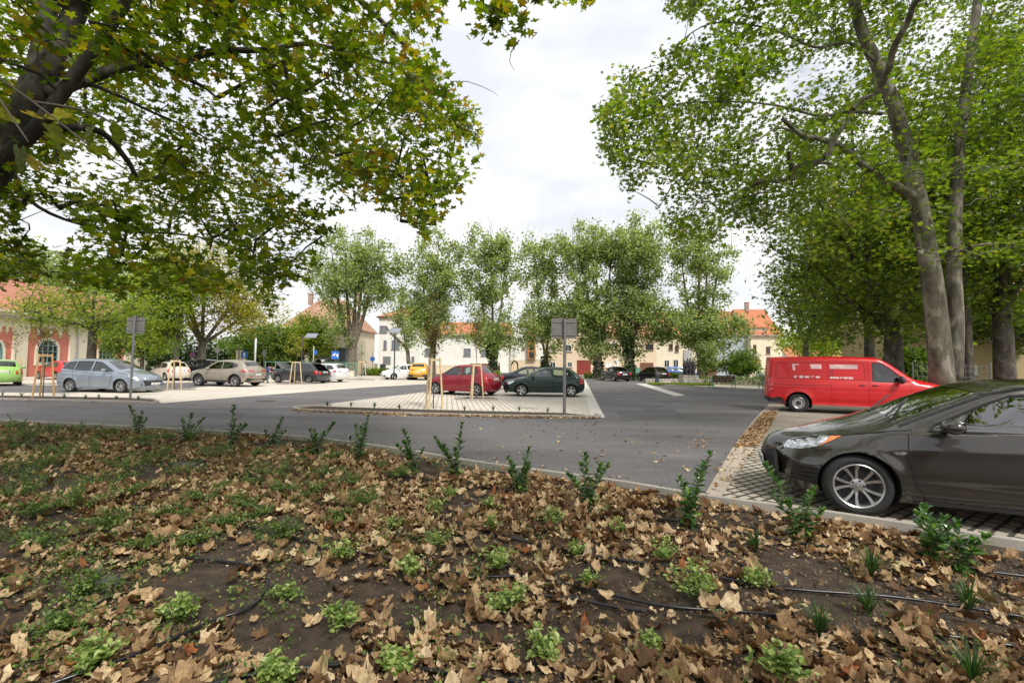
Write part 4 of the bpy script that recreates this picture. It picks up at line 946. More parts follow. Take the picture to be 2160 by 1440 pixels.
def sh_suv(L=4.47, W=1.86, H=1.65):
    key = [(.16, .26), (.04, .40), (.0, .60), (.04, .82), (.28, .97), (.75, 1.06), (1.20, 1.12), (1.98, 1.57), (2.55, 1.645), (3.2, 1.64), (3.80, 1.56), (4.18, 1.22), (4.36, 1.02), (4.46, .72), (4.42, .48), (4.28, .32)]
    key = [(x * L / 4.47, z * H / 1.65) for x, z in key]
    return Shape(L, W, key, dict(hood=4, cowl=6, head=7, rhead=10, rbase=11), [(0, 1.0), (1, 1.02), (4.4, 1.14)], (.90 * L / 4.47, 3.57 * L / 4.47), .355, .41, tum=.36, zs=.27)
def sp_suv(**k):
    d = dict(dlo=[[(1.45, 1.09), (1.85, 1.35), (2.12, 1.50), (2.52, 1.535), (2.56, 1.10)], [(2.64, 1.10), (2.60, 1.535), (3.2, 1.50), (3.62, 1.36), (3.66, 1.26), (3.35, 1.15)]], dlo_sharp=True,
             seams=[[(1.62, .35), (1.48, .7), (1.48, 1.06)], [(2.60, .35), (2.60, 1.1)], [(3.10, .48), (3.42, .80), (3.45, 1.12)], [(.4, .98), (.8, 1.03), (1.2, 1.07)]], handles=[(2.42, .99), (3.28, 1.02)], mirror=(1.72, 1.13), belt_z=1.02,
             headlights=[[('s', [(.12, .80), (.22, .90), (.70, .98), (.55, .88), (.25, .78)]), ('f', [(.40, .76), (.40, .84), (.66, .92), (.74, .84), (.62, .76)])]],
             taillights=[[('s', [(3.85, .98), (4.10, 1.05), (4.30, 1.03), (4.36, .92)]), ('r', [(.30, .94), (.30, 1.00), (.72, 1.05), (.82, .93)])], [('r', [(.48, .60), (.50, .66), (.80, .67), (.80, .62)])]],
             grille=[[(-.50, .60), (.50, .60), (.44, .82), (-.44, .82)]], clad=[[(1.34, .27), (3.14, .27), (3.14, .40), (1.34, .40)]], arch_clad=True, front_clad=[([(-.86, .33), (.86, .33), (.82, .56), (.60, .52), (-.60, .52), (-.82, .56)], True), ([(-.86, .3), (.86, .3), (.84, .46), (-.84, .46)], False)],
             plates=[(.52, False), (.76, True)], wheel='swirl', tyre_w=.23, seats=[2.25, 3.1])
    d.update(k); return d
def sh_astra():   # estate-ish compact hatch 4.3 m
    return sh_hatch(4.32, 1.82, 1.50)
def sh_wagon(L=4.55, W=1.78, H=1.47):
    key = [(.12, .20), (.03, .34), (.0, .50), (.05, .64), (.25, .76), (.75, .88), (1.22, .96), (2.0, 1.38), (2.5, 1.455), (3.4, 1.46), (4.05, 1.40), (4.38, 1.05), (4.50, .88), (4.55, .60), (4.50, .38), (4.42, .24)]
    key = [(x * L / 4.55, z * (H / 1.47 if z > .9 else 1)) for x, z in key]
    return Shape(L, W, key, dict(hood=4, cowl=6, head=7, rhead=10, rbase=11), [(0, .9), (1, .9), (4.5, 1.02)], (.90, 3.52), .32, .37)
def sp_wagon(**k):
    d = dict(dlo=[[(1.38, .955), (1.85, 1.23), (2.15, 1.345), (2.48, 1.365), (2.50, .97)], [(2.58, .97), (2.57, 1.37), (3.30, 1.365), (3.36, 1.0)], [(3.43, 1.005), (3.38, 1.36), (3.85, 1.33), (4.15, 1.12), (4.12, 1.04)]], dlo_sharp=True,
             seams=[[(1.5, .25), (1.36, .6), (1.36, .94)], [(2.54, .25), (2.54, .97)], [(3.1, .5), (3.37, .75), (3.4, 1.0)]], handles=[(2.36, .87), (3.24, .9)], mirror=(1.62, 1.0), belt_z=.9,
             headlights=[[('s', [(.12, .62), (.18, .72), (.50, .79), (.42, .68)]), ('f', [(.40, .60), (.40, .68), (.62, .73), (.66, .62)])]],
             taillights=[[('s', [(4.10, .86), (4.30, .96), (4.44, .94), (4.50, .80)]), ('r', [(.36, .82), (.36, .88), (.70, .94), (.76, .80)])]],
             grille=[[(-.40, .58), (.40, .58), (.44, .70), (-.44, .70)], [(-.5, .28), (.5, .28), (.45, .42), (-.45, .42)]], plates=[(.48, False), (.72, True)], wheel='multi', seats=[2.1, 3.0])
    d.update(k); return d
def sh_sedan(L=4.65, W=1.77, H=1.44):
    key = [(.12, .20), (.03, .34), (.0, .50), (.05, .64), (.25, .76), (.80, .87), (1.30, .94), (2.05, 1.35), (2.45, 1.43), (2.9, 1.44), (3.25, 1.38), (4.02, 1.02), (4.45, .98), (4.60, .90), (4.65, .62), (4.60, .36), (4.52, .24)]
    key = [(x * L / 4.65, z * (H / 1.44 if z > .9 else 1)) for x, z in key]
    return Shape(L, W, key, dict(hood=4, cowl=6, head=7, rhead=10, rbase=11), [(0, .88), (1, .88), (4.6, .96)], (.90, 3.60), .315, .365)
def sp_sedan(**k):
    d = dict(dlo=[[(1.45, .935), (1.9, 1.19), (2.15, 1.31), (2.48, 1.345), (2.50, .945)], [(2.57, .945), (2.55, 1.345), (2.95, 1.33), (3.35, 1.20), (3.62, 1.03), (3.55, .97)]], dlo_sharp=True,
             seams=[[(1.55, .25), (1.42, .6), (1.42, .92)], [(2.53, .25), (2.53, .94)], [(3.15, .5), (3.42, .75), (3.45, .95)]], handles=[(2.38, .84), (3.28, .86)], mirror=(1.68, .99), belt_z=.88,
             headlights=[[('s', [(.12, .62), (.18, .72), (.50, .79), (.42, .68)]), ('f', [(.40, .60), (.40, .68), (.62, .73), (.66, .62)])]],
             taillights=[[('s', [(4.42, .66), (4.40, .86), (4.56, .88), (4.63, .66)]), ('r', [(.50, .66), (.50, .84), (.68, .86), (.74, .66)])]],
             grille=[[(-.40, .58), (.40, .58), (.44, .68), (-.44, .68)], [(-.5, .28), (.5, .28), (.45, .42), (-.45, .42)]], plates=[(.48, False), (.72, True)], wheel='five', seats=[2.1, 2.9])
    d.update(k); return d
def sh_van():     # long panel van 5.29
    key = [(.14, .24), (.03, .38), (.0, .56), (.03, .76), (.16, .98), (.62, 1.14), (1.02, 1.24), (1.80, 1.86), (2.25, 1.955), (3.4, 1.97), (5.05, 1.955), (5.18, 1.88), (5.25, 1.30), (5.29, .80), (5.29, .46), (5.20, .34)]
    return Shape(5.29, 1.90, key, dict(hood=4, cowl=6, head=7, rhead=10, rbase=12), [(0, 1.08), (1, 1.08), (5.3, 1.10)], (.92, 4.32), .335, .405, tum=.135, zs=.29, rr=.10, rear_r=.07, crown=(.14, .05, .07, .04, .03, .02), ptap=(.15, .03), flare=.022)
def van_extra(root, S):
    # pressed panel outlines, rail, door tracks, lettering strip
    t = MB()
    for p in ([(2.36, 1.20), (2.38, 1.78), (3.28, 1.80), (3.28, 1.20), (2.36, 1.20)], [(3.42, 1.20), (3.42, 1.80), (4.98, 1.76), (5.02, 1.20), (3.42, 1.20)]): S.line(t, p, .014, .002)
    S.line(t, [(1.15, .30), (1.12, .7), (1.16, 1.08)], .012); S.line(t, [(2.27, .30), (2.27, 1.84)], .012); S.line(t, [(3.34, .32), (3.34, 1.84)], .012)
    S.line(t, [(3.34, .98), (5.16, .98)], .022, .003); S.line(t, [(1.15, .42), (3.8, .42)], .010); S.line(t, [(5.22, .5), (5.17, 1.2), (5.12, 1.85)], .010)
    t.build('panel_gaps', M_VANDK, root)
    t = MB(); S.line(t, [(2.36, 1.125), (5.0, 1.115)], .022, .006); t.build('side_rail', M_VANHL, root)
    # blurred white advert, phone number and web address (right-hand side faces the camera)
    t = MB()
    for (x0, x1, z0, z1) in ((2.55, 3.35, 1.57, 1.72), (3.60, 3.92, 1.56, 1.72), (4.40, 4.47, 1.50, 1.73), (4.28, 4.45, 1.69, 1.73)):
        S.panel(t, [(x0, z0), (x1, z0), (x1 + .02, z1), (x0 + .0, z1)], off=.006, step=.3, sides=(-1,))
    t.build('advert_lettering', M_VADV, root)
    for txt, xr, sz in (('06 80 44 66 44', 4.44, .112), ('www.rent.hu', 3.36, .112)):
        c = D.curves.new('phone_number', 'FONT'); c.body = txt; c.size = sz; c.offset = .0045; c.extrude = .001; c.align_x = 'LEFT'
        o = D.objects.new('phone_number' if '0' in txt else 'web_address', c); col.objects.link(o)
        wv = float(S.w(3.6, 1.27)); o.parent = root; o.location = (S.L / 2 - xr, -(wv + .008), 1.23); o.rotation_euler = (math.pi / 2 - .10, 0, 0)
        c.space_character = 1.12
        dg = bpy.context.evaluated_depsgraph_get(); me = D.meshes.new_from_object(o.evaluated_get(dg)); me.materials.clear(); me.materials.append(M_WHITE)
        q = D.objects.new(o.name, me); col.objects.link(q); q.parent = root; q.location = o.location; q.rotation_euler = o.rotation_euler; nm_ = o.name; D.objects.remove(o); q.name = nm_
def sp_van():
    return dict(dlo=[[(1.24, 1.14), (1.34, 1.24), (1.68, 1.60), (1.90, 1.77), (2.14, 1.79), (2.16, 1.14)]], dlo_sharp=True, no_rear_glass=True, handles=[(2.10, 1.02), (2.46, 1.02)], handle_mat=M_PLA, mirror=(1.42, 1.22), mirror_mat=M_PLA, mirror_size=(.08, .13, .13),
                belt_z=1.1, headlights=[[('s', [(.12, .78), (.2, .95), (.55, 1.02), (.45, .88)]), ('f', [(.42, .76), (.44, .94), (.70, .98), (.78, .78)])]],
                taillights=[[('s', [(5.10, .74), (5.09, 1.22), (5.26, 1.22), (5.29, .74)]), ('r', [(.78, .74), (.78, 1.2), (.9, 1.2), (.92, .74)])]], clad=[[(4.72, .33), (4.86, .53), (5.29, .53), (5.27, .34)]], front_clad=[([(-.95, .33), (.95, .33), (.95, .53), (-.95, .53)], True)],
                grille=[[(-.5, .72), (.5, .72), (.46, .86), (-.46, .86)]], plates=[(.5, False), (1.0, True)], wheel='steel', seats=[2.0], cab_rear=2.3, extra=van_extra, trim=M_RUB)
def sh_near():    # foreground dark grey hatch, 4.46 m
    key = [(.13, .17), (.03, .30), (.0, .46), (.03, .60), (.20, .735), (.62, .865), (1.22, .985), (2.10, 1.385), (2.5, 1.46), (3.0, 1.465), (3.62, 1.40), (4.20, 1.08), (4.36, .92), (4.44, .66), (4.40, .40), (4.32, .25)]
    key = [(x - .19 if x > 1.1 else x, z) for x, z in key]
    return Shape(4.27, 1.755, key, dict(hood=4, cowl=6, head=7, rhead=10, rbase=11), [(0, .86), (.6, .88), (1.3, .935), (3.6, 1.03), (4.4, 1.06)], (.73, 3.37), .325, .365, tum=.36, zs=.20, step=.035, flare=.03, front_r=.46, crown=(.12, .045, .06, .03, .06, .08), ptap=(.21, .10))
def near_extra(root, S):
    t = MB(); S.panel(t, [(1.02, .715), (1.06, .735), (1.12, .735), (1.15, .715), (1.11, .697), (1.06, .697)], off=.006, step=.2); t.build('side_repeater', M_LENS, root)
    t = MB(); S.line(t, [(.06, .60), (.09, .645), (.25, .705), (.38, .66)], .008, .004); t.build('lamp_seam', M_UNDER, root)
    for sg in (1, -1):
        t = MB(); [S.line(t, [(.13, .30 + .05 * k), (.36, .305 + .052 * k)], .012, .02, sides=(sg,)) for k in range(4)]
        t.build('intake_fins', M_GLOSSB, root)
    t = MB(); S.line(t, [(1.11, .985), (1.23, 1.045), (1.86, 1.345), (2.16, 1.415), (2.81, 1.42)], .020, .004); t.build('roof_gutter', M_GLOSSB, root)
    # number plate seen edge-on
def sp_near():
    d = sp_hatch(); d.update(fine=True, glass=[M_DGL] * 2, ws_glass=M_DGL, dlo=[[(1.52, .955), (1.60, 1.02), (2.0, 1.235), (2.22, 1.335), (2.62, 1.365), (2.66, .975)], [(2.74, .98), (2.71, 1.37), (3.1, 1.36), (3.62, 1.25), (3.82, 1.16), (3.72, 1.06), (3.55, 1.03)]],
        seams=[[(1.50, .22), (1.40, .42), (1.335, .70), (1.36, .90), (1.34, .945)], [(2.70, .22), (2.70, .97)], [(3.2, .5), (3.5, .8), (3.52, 1.02)], [(1.50, .22), (3.1, .22)], [(.16, .715), (.30, .775), (.66, .85), (1.18, .925), (1.40, .955)], [(.34, .64), (.50, .70), (.56, .62), (.60, .52)][:2]],
        clad=[[(1.36, .20), (3.14, .20), (3.14, .245), (1.48, .245)]], handles=[(2.5, .86), (3.4, .9)], mirror=(1.66, 1.025), mirror_size=(.095, .125, .075), belt_z=.93,
        headlights=[[('s', [(.08, .63), (.12, .70), (.24, .765), (.42, .81), (.52, .82), (.46, .76), (.37, .70), (.25, .655)]), ('f', [(.40, .60), (.38, .65), (.50, .72), (.70, .73), (.72, .64), (.56, .60)])]],
        indicators=[[('s', [(.525, .822), (.62, .838), (.55, .795), (.45, .74), (.385, .70), (.46, .76)])]],
        grille=[[(-.60, .54), (-.42, .28), (.42, .28), (.60, .54), (.30, .58), (-.30, .58)], [(-.30, .62), (.30, .62), (.34, .66), (-.34, .66)], ], plates=[(.42, False), (.82, True)], wheel='ten', tyre_w=.205, extra=near_extra, seats=[2.45, 3.2], taillights=[[('s', [(4.1, .90), (4.2, 1.05), (4.36, .92)])]])
    sh_ = lambda l: [(x - .19 if x > 1.1 else x, z) for x, z in l]
    d['dlo'] = [sh_(q) for q in d['dlo']]; d['seams'] = [sh_(q) for q in d['seams']]; d['clad'] = [sh_(q) for q in d['clad']]; d['handles'] = sh_(d['handles']); d['mirror'] = (1.47, 1.025); d['seats'] = [2.26, 3.0]
    d['clad'] = d['clad'] + [[(.12, .285), (.15, .50), (.40, .505), (.33, .29)]]
    return d
M_VANDK = mat('van_seam_red', (.10, .004, .004), .5); M_VANHL = mat('van_rail_red', (.52, .02, .015), .3, coat=1.0)
M_VADV = mat('faded_white_vinyl', (.62, .42, .42), .5, var=.35, scale=3.0); M_WHITE = mat('white_vinyl', (.8, .78, .76), .5)
# ------------------------------------------------------------ trees
def blob(px, py, Y, rx, ry, dm, w=1.0):
    c = P(px, py, Y); k = Y / FPX
    return (c.x, c.y, c.z, rx * k, dm, ry * k, w)
def sample_blobs(blobs, n, rs, shell=0.42):
    vol = np.array([b[3] * b[4] * b[5] * b[6] for b in blobs]); vol = vol / vol.sum(); o = []
    for b, c in zip(blobs, rs.multinomial(n, vol)):
        d = rs.normal(size=(c, 3)); d /= np.linalg.norm(d, axis=1, keepdims=True); r_ = rs.random(c) ** shell
        o.append(np.array(b[:3]) + d * r_[:, None] * np.array(b[3:6]))
    return np.vstack(o)
def limb(pts, r0, r1, n=5):
    q = np.array(smoothpath(pts, n)); t = np.linspace(0, 1, len(q)); return q, r0 + (r1 - r0) * t ** 0.8
def barkmat(name, cols, scale=3.2, stretch=.35, bump=.35):
    m = D.materials.new(name); m.use_nodes = True; nt = m.node_tree; ln = nt.links.new; b = nt.nodes['Principled BSDF']; b.inputs['Roughness'].default_value = .85
    t = nt.nodes.new('ShaderNodeTexCoord'); mp_ = nt.nodes.new('ShaderNodeMapping'); mp_.inputs['Scale'].default_value = (1, 1, stretch); ln(t.outputs['Object'], mp_.inputs[0])
    n = nt.nodes.new('ShaderNodeTexNoise'); n.inputs['Scale'].default_value = scale; n.inputs['Detail'].default_value = 5; n.inputs['Roughness'].default_value = .55; n.inputs['Distortion'].default_value = .8; ln(mp_.outputs[0], n.inputs['Vector'])
    r_ = nt.nodes.new('ShaderNodeValToRGB'); el = r_.color_ramp.elements
    while len(el) < len(cols): el.new(.5)
    for e, (p, cc) in zip(el, cols): e.position = p; e.color = tuple(cc) + (1,)
    ln(n.outputs[0], r_.inputs[0]); n3 = nt.nodes.new('ShaderNodeTexNoise'); n3.inputs['Scale'].default_value = 26; n3.inputs['Detail'].default_value = 4; ln(t.outputs['Object'], n3.inputs['Vector'])
    mr = nt.nodes.new('ShaderNodeMapRange'); mr.inputs[1].default_value = .3; mr.inputs[2].default_value = .7; mr.inputs[3].default_value = .72; mr.inputs[4].default_value = 1.2; ln(n3.outputs[0], mr.inputs[0])
    s_ = nt.nodes.new('ShaderNodeVectorMath'); s_.operation = 'SCALE'; ln(r_.outputs[0], s_.inputs[0]); ln(mr.outputs[0], s_.inputs['Scale']); ln(s_.outputs[0], b.inputs['Base Color'])
    bp = nt.nodes.new('ShaderNodeBump'); bp.inputs['Strength'].default_value = bump; bp.inputs['Distance'].default_value = .02; ln(n.outputs[0], bp.inputs['Height']); ln(bp.outputs[0], b.inputs['Normal']); return m
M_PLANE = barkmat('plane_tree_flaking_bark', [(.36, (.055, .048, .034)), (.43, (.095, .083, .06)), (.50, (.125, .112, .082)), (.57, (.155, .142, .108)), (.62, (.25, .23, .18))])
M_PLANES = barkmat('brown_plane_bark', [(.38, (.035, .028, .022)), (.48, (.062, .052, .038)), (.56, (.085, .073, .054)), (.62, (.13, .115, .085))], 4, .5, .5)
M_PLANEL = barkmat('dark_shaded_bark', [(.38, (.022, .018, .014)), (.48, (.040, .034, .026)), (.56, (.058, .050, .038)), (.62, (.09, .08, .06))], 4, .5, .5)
M_OLD1 = mat('plane_tree_bark', (.20, .185, .145), .85, var=0, scale=2.6, col2=(.115, .105, .08), bump=.5, bscale=14, detail=3)
M_OLD2 = mat('shaded_plane_bark', (.13, .115, .085), .85, scale=2.6, col2=(.07, .06, .045), bump=.5, bscale=16, detail=3)
M_POPBARK = mat('poplar_bark', (.20, .17, .13), .95, scale=5, col2=(.08, .065, .05), bump=1.0, bscale=14)
M_TWIG = mat('thin_twig_bark', (.07, .055, .04), .9, var=.2, scale=6)
g1, g2, g3 = (.030, .062, .012), (.055, .10, .018), (.10, .14, .02)
L_CAN = leafmat('plane_leaves_turning', [(0, (.040, .066, .008)), (.40, (.072, .110, .012)), (.74, (.13, .155, .016)), (.94, (.22, .18, .02)), (.99, (.16, .09, .02))], trans=.58, tint=(1.6, 1.75, .28))
L_RIGHT = leafmat('plane_leaves_green', [(0, (.045, .072, .012)), (.5, (.085, .120, .018)), (.88, (.14, .17, .026)), (.98, (.19, .17, .03))], trans=.54, tint=(1.4, 1.65, .36), rough=.38)
L_POP = leafmat('poplar_leaves', [(0, (.10, .138, .055)), (.5, (.185, .23, .10)), (1, (.36, .40, .22))], trans=.5, tint=(1.35, 1.45, .6), clump=.3, cscale=.3)
L_IVY = leafmat('ivy_leaves', [(0, (.02, .045, .012)), (1, (.05, .09, .025))], trans=.15)
L_LIGHT = leafmat('light_green_leaves', [(0, (.10, .15, .02)), (.6, (.18, .24, .03)), (1, (.30, .33, .05))], trans=.5, tint=(1.3, 1.4, .35))
L_YEL = leafmat('yellowing_leaves', [(0, (.11, .14, .02)), (.45, (.23, .24, .03)), (.85, (.38, .33, .05)), (1, (.32, .19, .05))], trans=.5, tint=(1.3, 1.3, .35))
L_MID = leafmat('mid_green_leaves', [(0, (.06, .10, .018)), (.6, (.11, .17, .03)), (1, (.19, .24, .045))], trans=.45, tint=(1.2, 1.4, .35))
L_HEDGE = leafmat('hedge_leaves', [(0, (.018, .04, .012)), (.7, (.035, .07, .018)), (1, (.07, .11, .03))], trans=.2)
T_MAPLE = tmpl_maple(); T_MAPLE2 = tmpl_maple(.35); T_OV = tmpl_oval(.6); T_Q = tmpl_quad(.8)

def tree(name, label, cat, base, limbs, targets, lm, bark, rs, group=None, nleaf=30, spread=.5, lsize=.2, T=(T_MAPLE,), tilt=.9, rtip=.012, arch=.10, keep=None, sides=7, flat=.7, twigs=True, exj=None, wob=.08, bare=None):
    base = Vector(base); root = thing(name, label, cat, base, 0, group); B = np.array(base)
    nodes = []; nr = []; own = []
    tb = MB(); sd = max(5, sides)
    for q, r_ in limbs:
        tb.tube(q - B, r_, sd + 4 if max(r_) > .12 else sd)
        nodes += list(q); nr += list(r_); own += [-1] * len(q)
    nodes = np.array(nodes); nr = list(nr); own = list(own)
    d0 = np.linalg.norm(targets[:, None] - nodes[None], axis=-1).min(1); order = np.argsort(d0)
    tw = []
    for k in order:
        t = targets[k]; dv = t - nodes; dd = np.linalg.norm(dv, axis=1); cost = dd + .6 * np.clip(-dv[:, 2], 0, None) * .6 + 0.02 * (np.array(own) >= 0)
        j = int(np.argmin(cost)); a = nodes[j]; L_ = dd[j]
        if L_ < .05: continue
        m = max(2, min(7, int(L_ / .35) + 1)); s_ = np.linspace(0, 1, m + 1)[:, None]
        pth = a + (t - a) * s_; pth[:, 2:3] += np.sin(s_ * math.pi) * L_ * arch
        if m > 1: pth[1:-1] += rs.normal(0, wob * L_ / m, (m - 1, 3)) * 1.5
        tw.append([j, own[j], pth, 1, len(nodes)])
        nodes = np.vstack([nodes, pth[1:]]); nr += [0] * m; own += [len(tw) - 1] * m
    for q in reversed(tw):
        if q[1] >= 0: tw[q[1]][3] += q[3]
    if twigs:
        for q in tw:
            r0 = min(rtip * q[3] ** .5 * 1.3, (nr[q[0]] * .75) if q[1] < 0 else 9); n = len(q[2]); r1 = max(rtip * .5, r0 * .45)
            tb.tube(q[2] - B, list(np.linspace(r0, r1, n)), 5 if r0 > .02 else 4, caps=False)
    if bare is not None:
        for q in bare: tb.tube(q - B, list(np.linspace(rtip * 2.0, rtip * .5, len(q))), 4, caps=False)
    tb.build('trunk', bark, root, True)
    ps = []
    for q in tw:
        n = rs.poisson(nleaf); e = q[2][-1]; a = q[2][max(0, len(q[2]) - 3)]; f = rs.random((n, 1)) ** .6
        ps.append(a + (e - a) * f + np.clip(rs.normal(0, 1, (n, 3)), -1.7, 1.7) * np.array([spread, spread, spread * flat]) * (.35 + .65 * f))
    ps = np.vstack(ps)
    if keep is not None: ps = ps[keep(ps)]
    n = len(ps); sc = lsize * rs.uniform(.6, 1.25, n)
    V, F = scatter_multi(list(T), ps - B, rotmats(n, rs, tilt), sc)
    npmesh('crown', V, F, lm, root)
    return root, n
def proj(p):
    """world points -> photo pixels (used to keep the crown outlines where the photo has them)"""
    M = np.array(camrot.transposed()); q = (p - np.array([0, 0, CAM_H])) @ M.T
    z = -q[:, 2]; return np.c_[CX + q[:, 0] / z * FPX, CY - q[:, 1] / z * FPX], z

def clear(p, limbs_, prob, rs, fat=1.15):
    px, z = proj(p); drop = np.zeros(len(p), bool)
    for q, r_ in limbs_:
        f = np.linspace(0, len(q) - 1, len(q) * 3); q2 = np.stack([np.interp(f, np.arange(len(q)), q[:, i]) for i in range(3)], 1); r2 = np.interp(f, np.arange(len(q)), r_)
        lp, lz = proj(q2); ok = lz > .5
        for (x, y), d, rad in zip(lp[ok], lz[ok], r2[ok]): drop |= (np.hypot(px[:, 0] - x, px[:, 1] - y) < rad * FPX / d * 1.25 * fat) & (z < d) & (z > .2)
    return ~(drop & (rs.random(len(p)) < prob))
def wp(lst): return [tuple(P(*p)) for p in lst]
NL = 0
# --- left foreground plane tree: leaning stems off the left edge, boughs reaching right
rs = np.random.default_rng(11)
can_poly = [(-500, -500), (960, -500), (935, 0), (945, 150), (1000, 225), (1022, 300), (985, 400), (950, 455), (885, 505), (850, 470), (770, 430), (745, 480), (700, 490), (690, 560), (650, 600), (610, 615), (590, 640), (572, 668), (555, 640), (520, 605), (490, 620), (450, 640), (420, 610), (370, 600), (330, 630), (290, 610), (250, 640), (215, 600), (160, 620), (125, 600), (120, 530), (175, 470), (60, 425), (40, 440), (95, 520), (110, 570), (70, 610), (30, 600), (-40, 620), (-500, 700)]
s1 = limb([(-9.3, 5.6, 0), (-8.5, 5.8, 1.8)] + wp([(-60, 440, 6.0), (40, 260, 6.2), (110, 130, 6.4), (170, 0, 6.6), (220, -150, 6.8)]), .215, .12)
s2 = limb([(-9.6, 6.3, 0), (-8.9, 6.6, 2)] + wp([(-60, 430, 7.0), (60, 190, 7.4), (95, 60, 7.6), (120, -150, 7.8)]), .21, .12)
s3 = limb(wp([(-20, 350, 5.9), (60, 290, 5.7), (130, 200, 5.6), (230, 60, 5.6), (330, -90, 5.7)]), .10, .06)
lA = limb(wp([(100, 200, 6.3), (175, 170, 6.6), (270, 140, 6.9), (380, 128, 7.2), (460, 108, 7.4), (560, 106, 7.7), (660, 94, 8.2), (800, 130, 8.8)]), .10, .03)
lB = limb(wp([(0, 330, 6.1), (60, 285, 6.2), (140, 270, 6.4), (215, 280, 6.8), (270, 340, 7.2), (300, 380, 7.5), (380, 360, 8.0), (470, 380, 8.6)]), .075, .02)
lC = limb(wp([(460, 108, 7.4), (540, 145, 7.6), (610, 205, 7.9), (650, 270, 8.2), (690, 345, 8.5), (800, 380, 9.0)]), .045, .012)
lD = limb(wp([(170, 170, 6.5), (245, 200, 6.6), (310, 232, 6.7), (370, 258, 6.9), (450, 300, 7.5)]), .035, .01)
lE = limb(wp([(220, -60, 6.8), (420, -120, 7.5), (650, -80, 8.5), (820, 60, 9.5), (900, 160, 10), (960, 260, 10.4), (940, 380, 10.6)]), .10, .015)
lF = limb(wp([(60, 190, 7.4), (20, 300, 8.4), (60, 420, 9.0), (200, 480, 9.6), (420, 500, 10), (560, 560, 10.2)]), .06, .012)
lG = limb([tuple(P(170, 0, 6.6)), (-4.5, 5.2, 8.3), (-1.5, 3.8, 9.2), (1.5, 3.0, 9.4)], .12, .03)
tg = []
while len(tg) < 900:
    p = np.c_[rs.uniform(-350, 1030, 400), rs.uniform(-350, 670, 400)]; p = p[inpoly(p, can_poly)]
    yy = rs.uniform(5.2, 11.5, len(p)) - (p[:, 1] < 150) * rs.random(len(p)) * 1.0
    for q, y in zip(p, yy): tg.append(tuple(P(q[0], q[1], y)))
tg = np.array(tg[:900])
over = sample_blobs([(-3.5, 2.2, 8.2, 6.5, 4.2, 1.8, 1), (-6, -3, 8.5, 6, 5, 2, .6)], 330, rs)
def keepL(p):
    px, z = proj(p); k = inpoly(px + rs.normal(0, 7, px.shape), can_poly); inside = (z > .2) & (px[:, 0] > -60) & (px[:, 0] < 2220) & (px[:, 1] > -40)
    # the gaps where the sky shows are part of the outline too
    for gx, gy, gr in ((85, 470, 42), (350, 500, 0), (1180, 0, 0)): k &= ~((np.hypot(px[:, 0] - gx, px[:, 1] - gy) < gr))
    return (k | ~inside) & (np.linalg.norm(p - np.array([0, 0, 1.6]), axis=1) > 3.2) & clear(p, [s1, s2, lA], .8, rs)
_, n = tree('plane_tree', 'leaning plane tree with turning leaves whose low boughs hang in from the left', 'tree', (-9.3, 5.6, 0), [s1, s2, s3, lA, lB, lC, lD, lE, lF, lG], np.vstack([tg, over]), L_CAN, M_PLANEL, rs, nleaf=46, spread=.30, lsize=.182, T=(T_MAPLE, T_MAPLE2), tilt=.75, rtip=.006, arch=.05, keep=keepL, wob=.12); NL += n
# a few big leaves of the same tree hang close to the viewer at the upper left
near_rs = np.random.default_rng(8); tr_ = [o for o in D.objects if o.name.startswith('plane_tree') and 'leaning' in o.get('label', '')][0]; B0 = np.array(tr_.location)
tw_ = [np.array(smoothpath([P(-260, -60, 2.6), P(-60, 120, 2.4), P(70, 215, 2.3), P(180, 300, 2.25), P(270, 360, 2.2)], 5)), np.array(smoothpath([P(-60, 120, 2.4), P(0, 210, 2.2), P(60, 300, 2.1)], 5)), np.array(smoothpath([P(70, 215, 2.3), P(200, 240, 2.4), P(285, 300, 2.4)], 5))]
q = MB(); [q.tube(t_ - B0, list(np.linspace(.008, .003, len(t_))), 6) for t_ in tw_]; q.build('hanging_twig', M_TWIG, tr_, True)
T_BIG = []
for _ in range(6):
    V_, F_ = tmpl_maple(rings=True, rs=near_rs); rr_ = np.hypot(V_[:, 0], V_[:, 1] - .05); th_ = np.arctan2(V_[:, 1], V_[:, 0]); k_ = 1 + .30 * np.cos(5 * (th_ - math.pi / 2)) * np.clip(rr_ * 2, 0, 1); V_[:, :2] *= k_[:, None]; V_[:, 2] *= .45; T_BIG.append((V_, F_))
spots_ = [(20, 255, 2.25), (60, 240, 2.3), (105, 280, 2.1), (140, 330, 2.1), (215, 330, 2.2), (255, 290, 2.3), (190, 285, 2.2), (40, 320, 2.15), (290, 330, 2.35), (165, 400, 2.3), (115, 370, 2.3), (-10, 300, 2.2), (230, 380, 2.3), (80, 350, 2.25), (130, 250, 2.35), (310, 365, 2.4)]
pb = np.array([P(*s_) for s_ in spots_]) - B0; V_, F_ = scatter_multi(T_BIG, pb, rotmats(len(pb), near_rs, .9), near_rs.uniform(.13, .20, len(pb)))
npmesh('hanging_leaves', V_, F_, leafmat('near_turning_leaves', [(0, (.05, .07, .012)), (.5, (.13, .15, .03)), (1, (.26, .19, .07))], trans=.45, tint=(1.3, 1.3, .4), mott=.4, mscale=40), tr_)
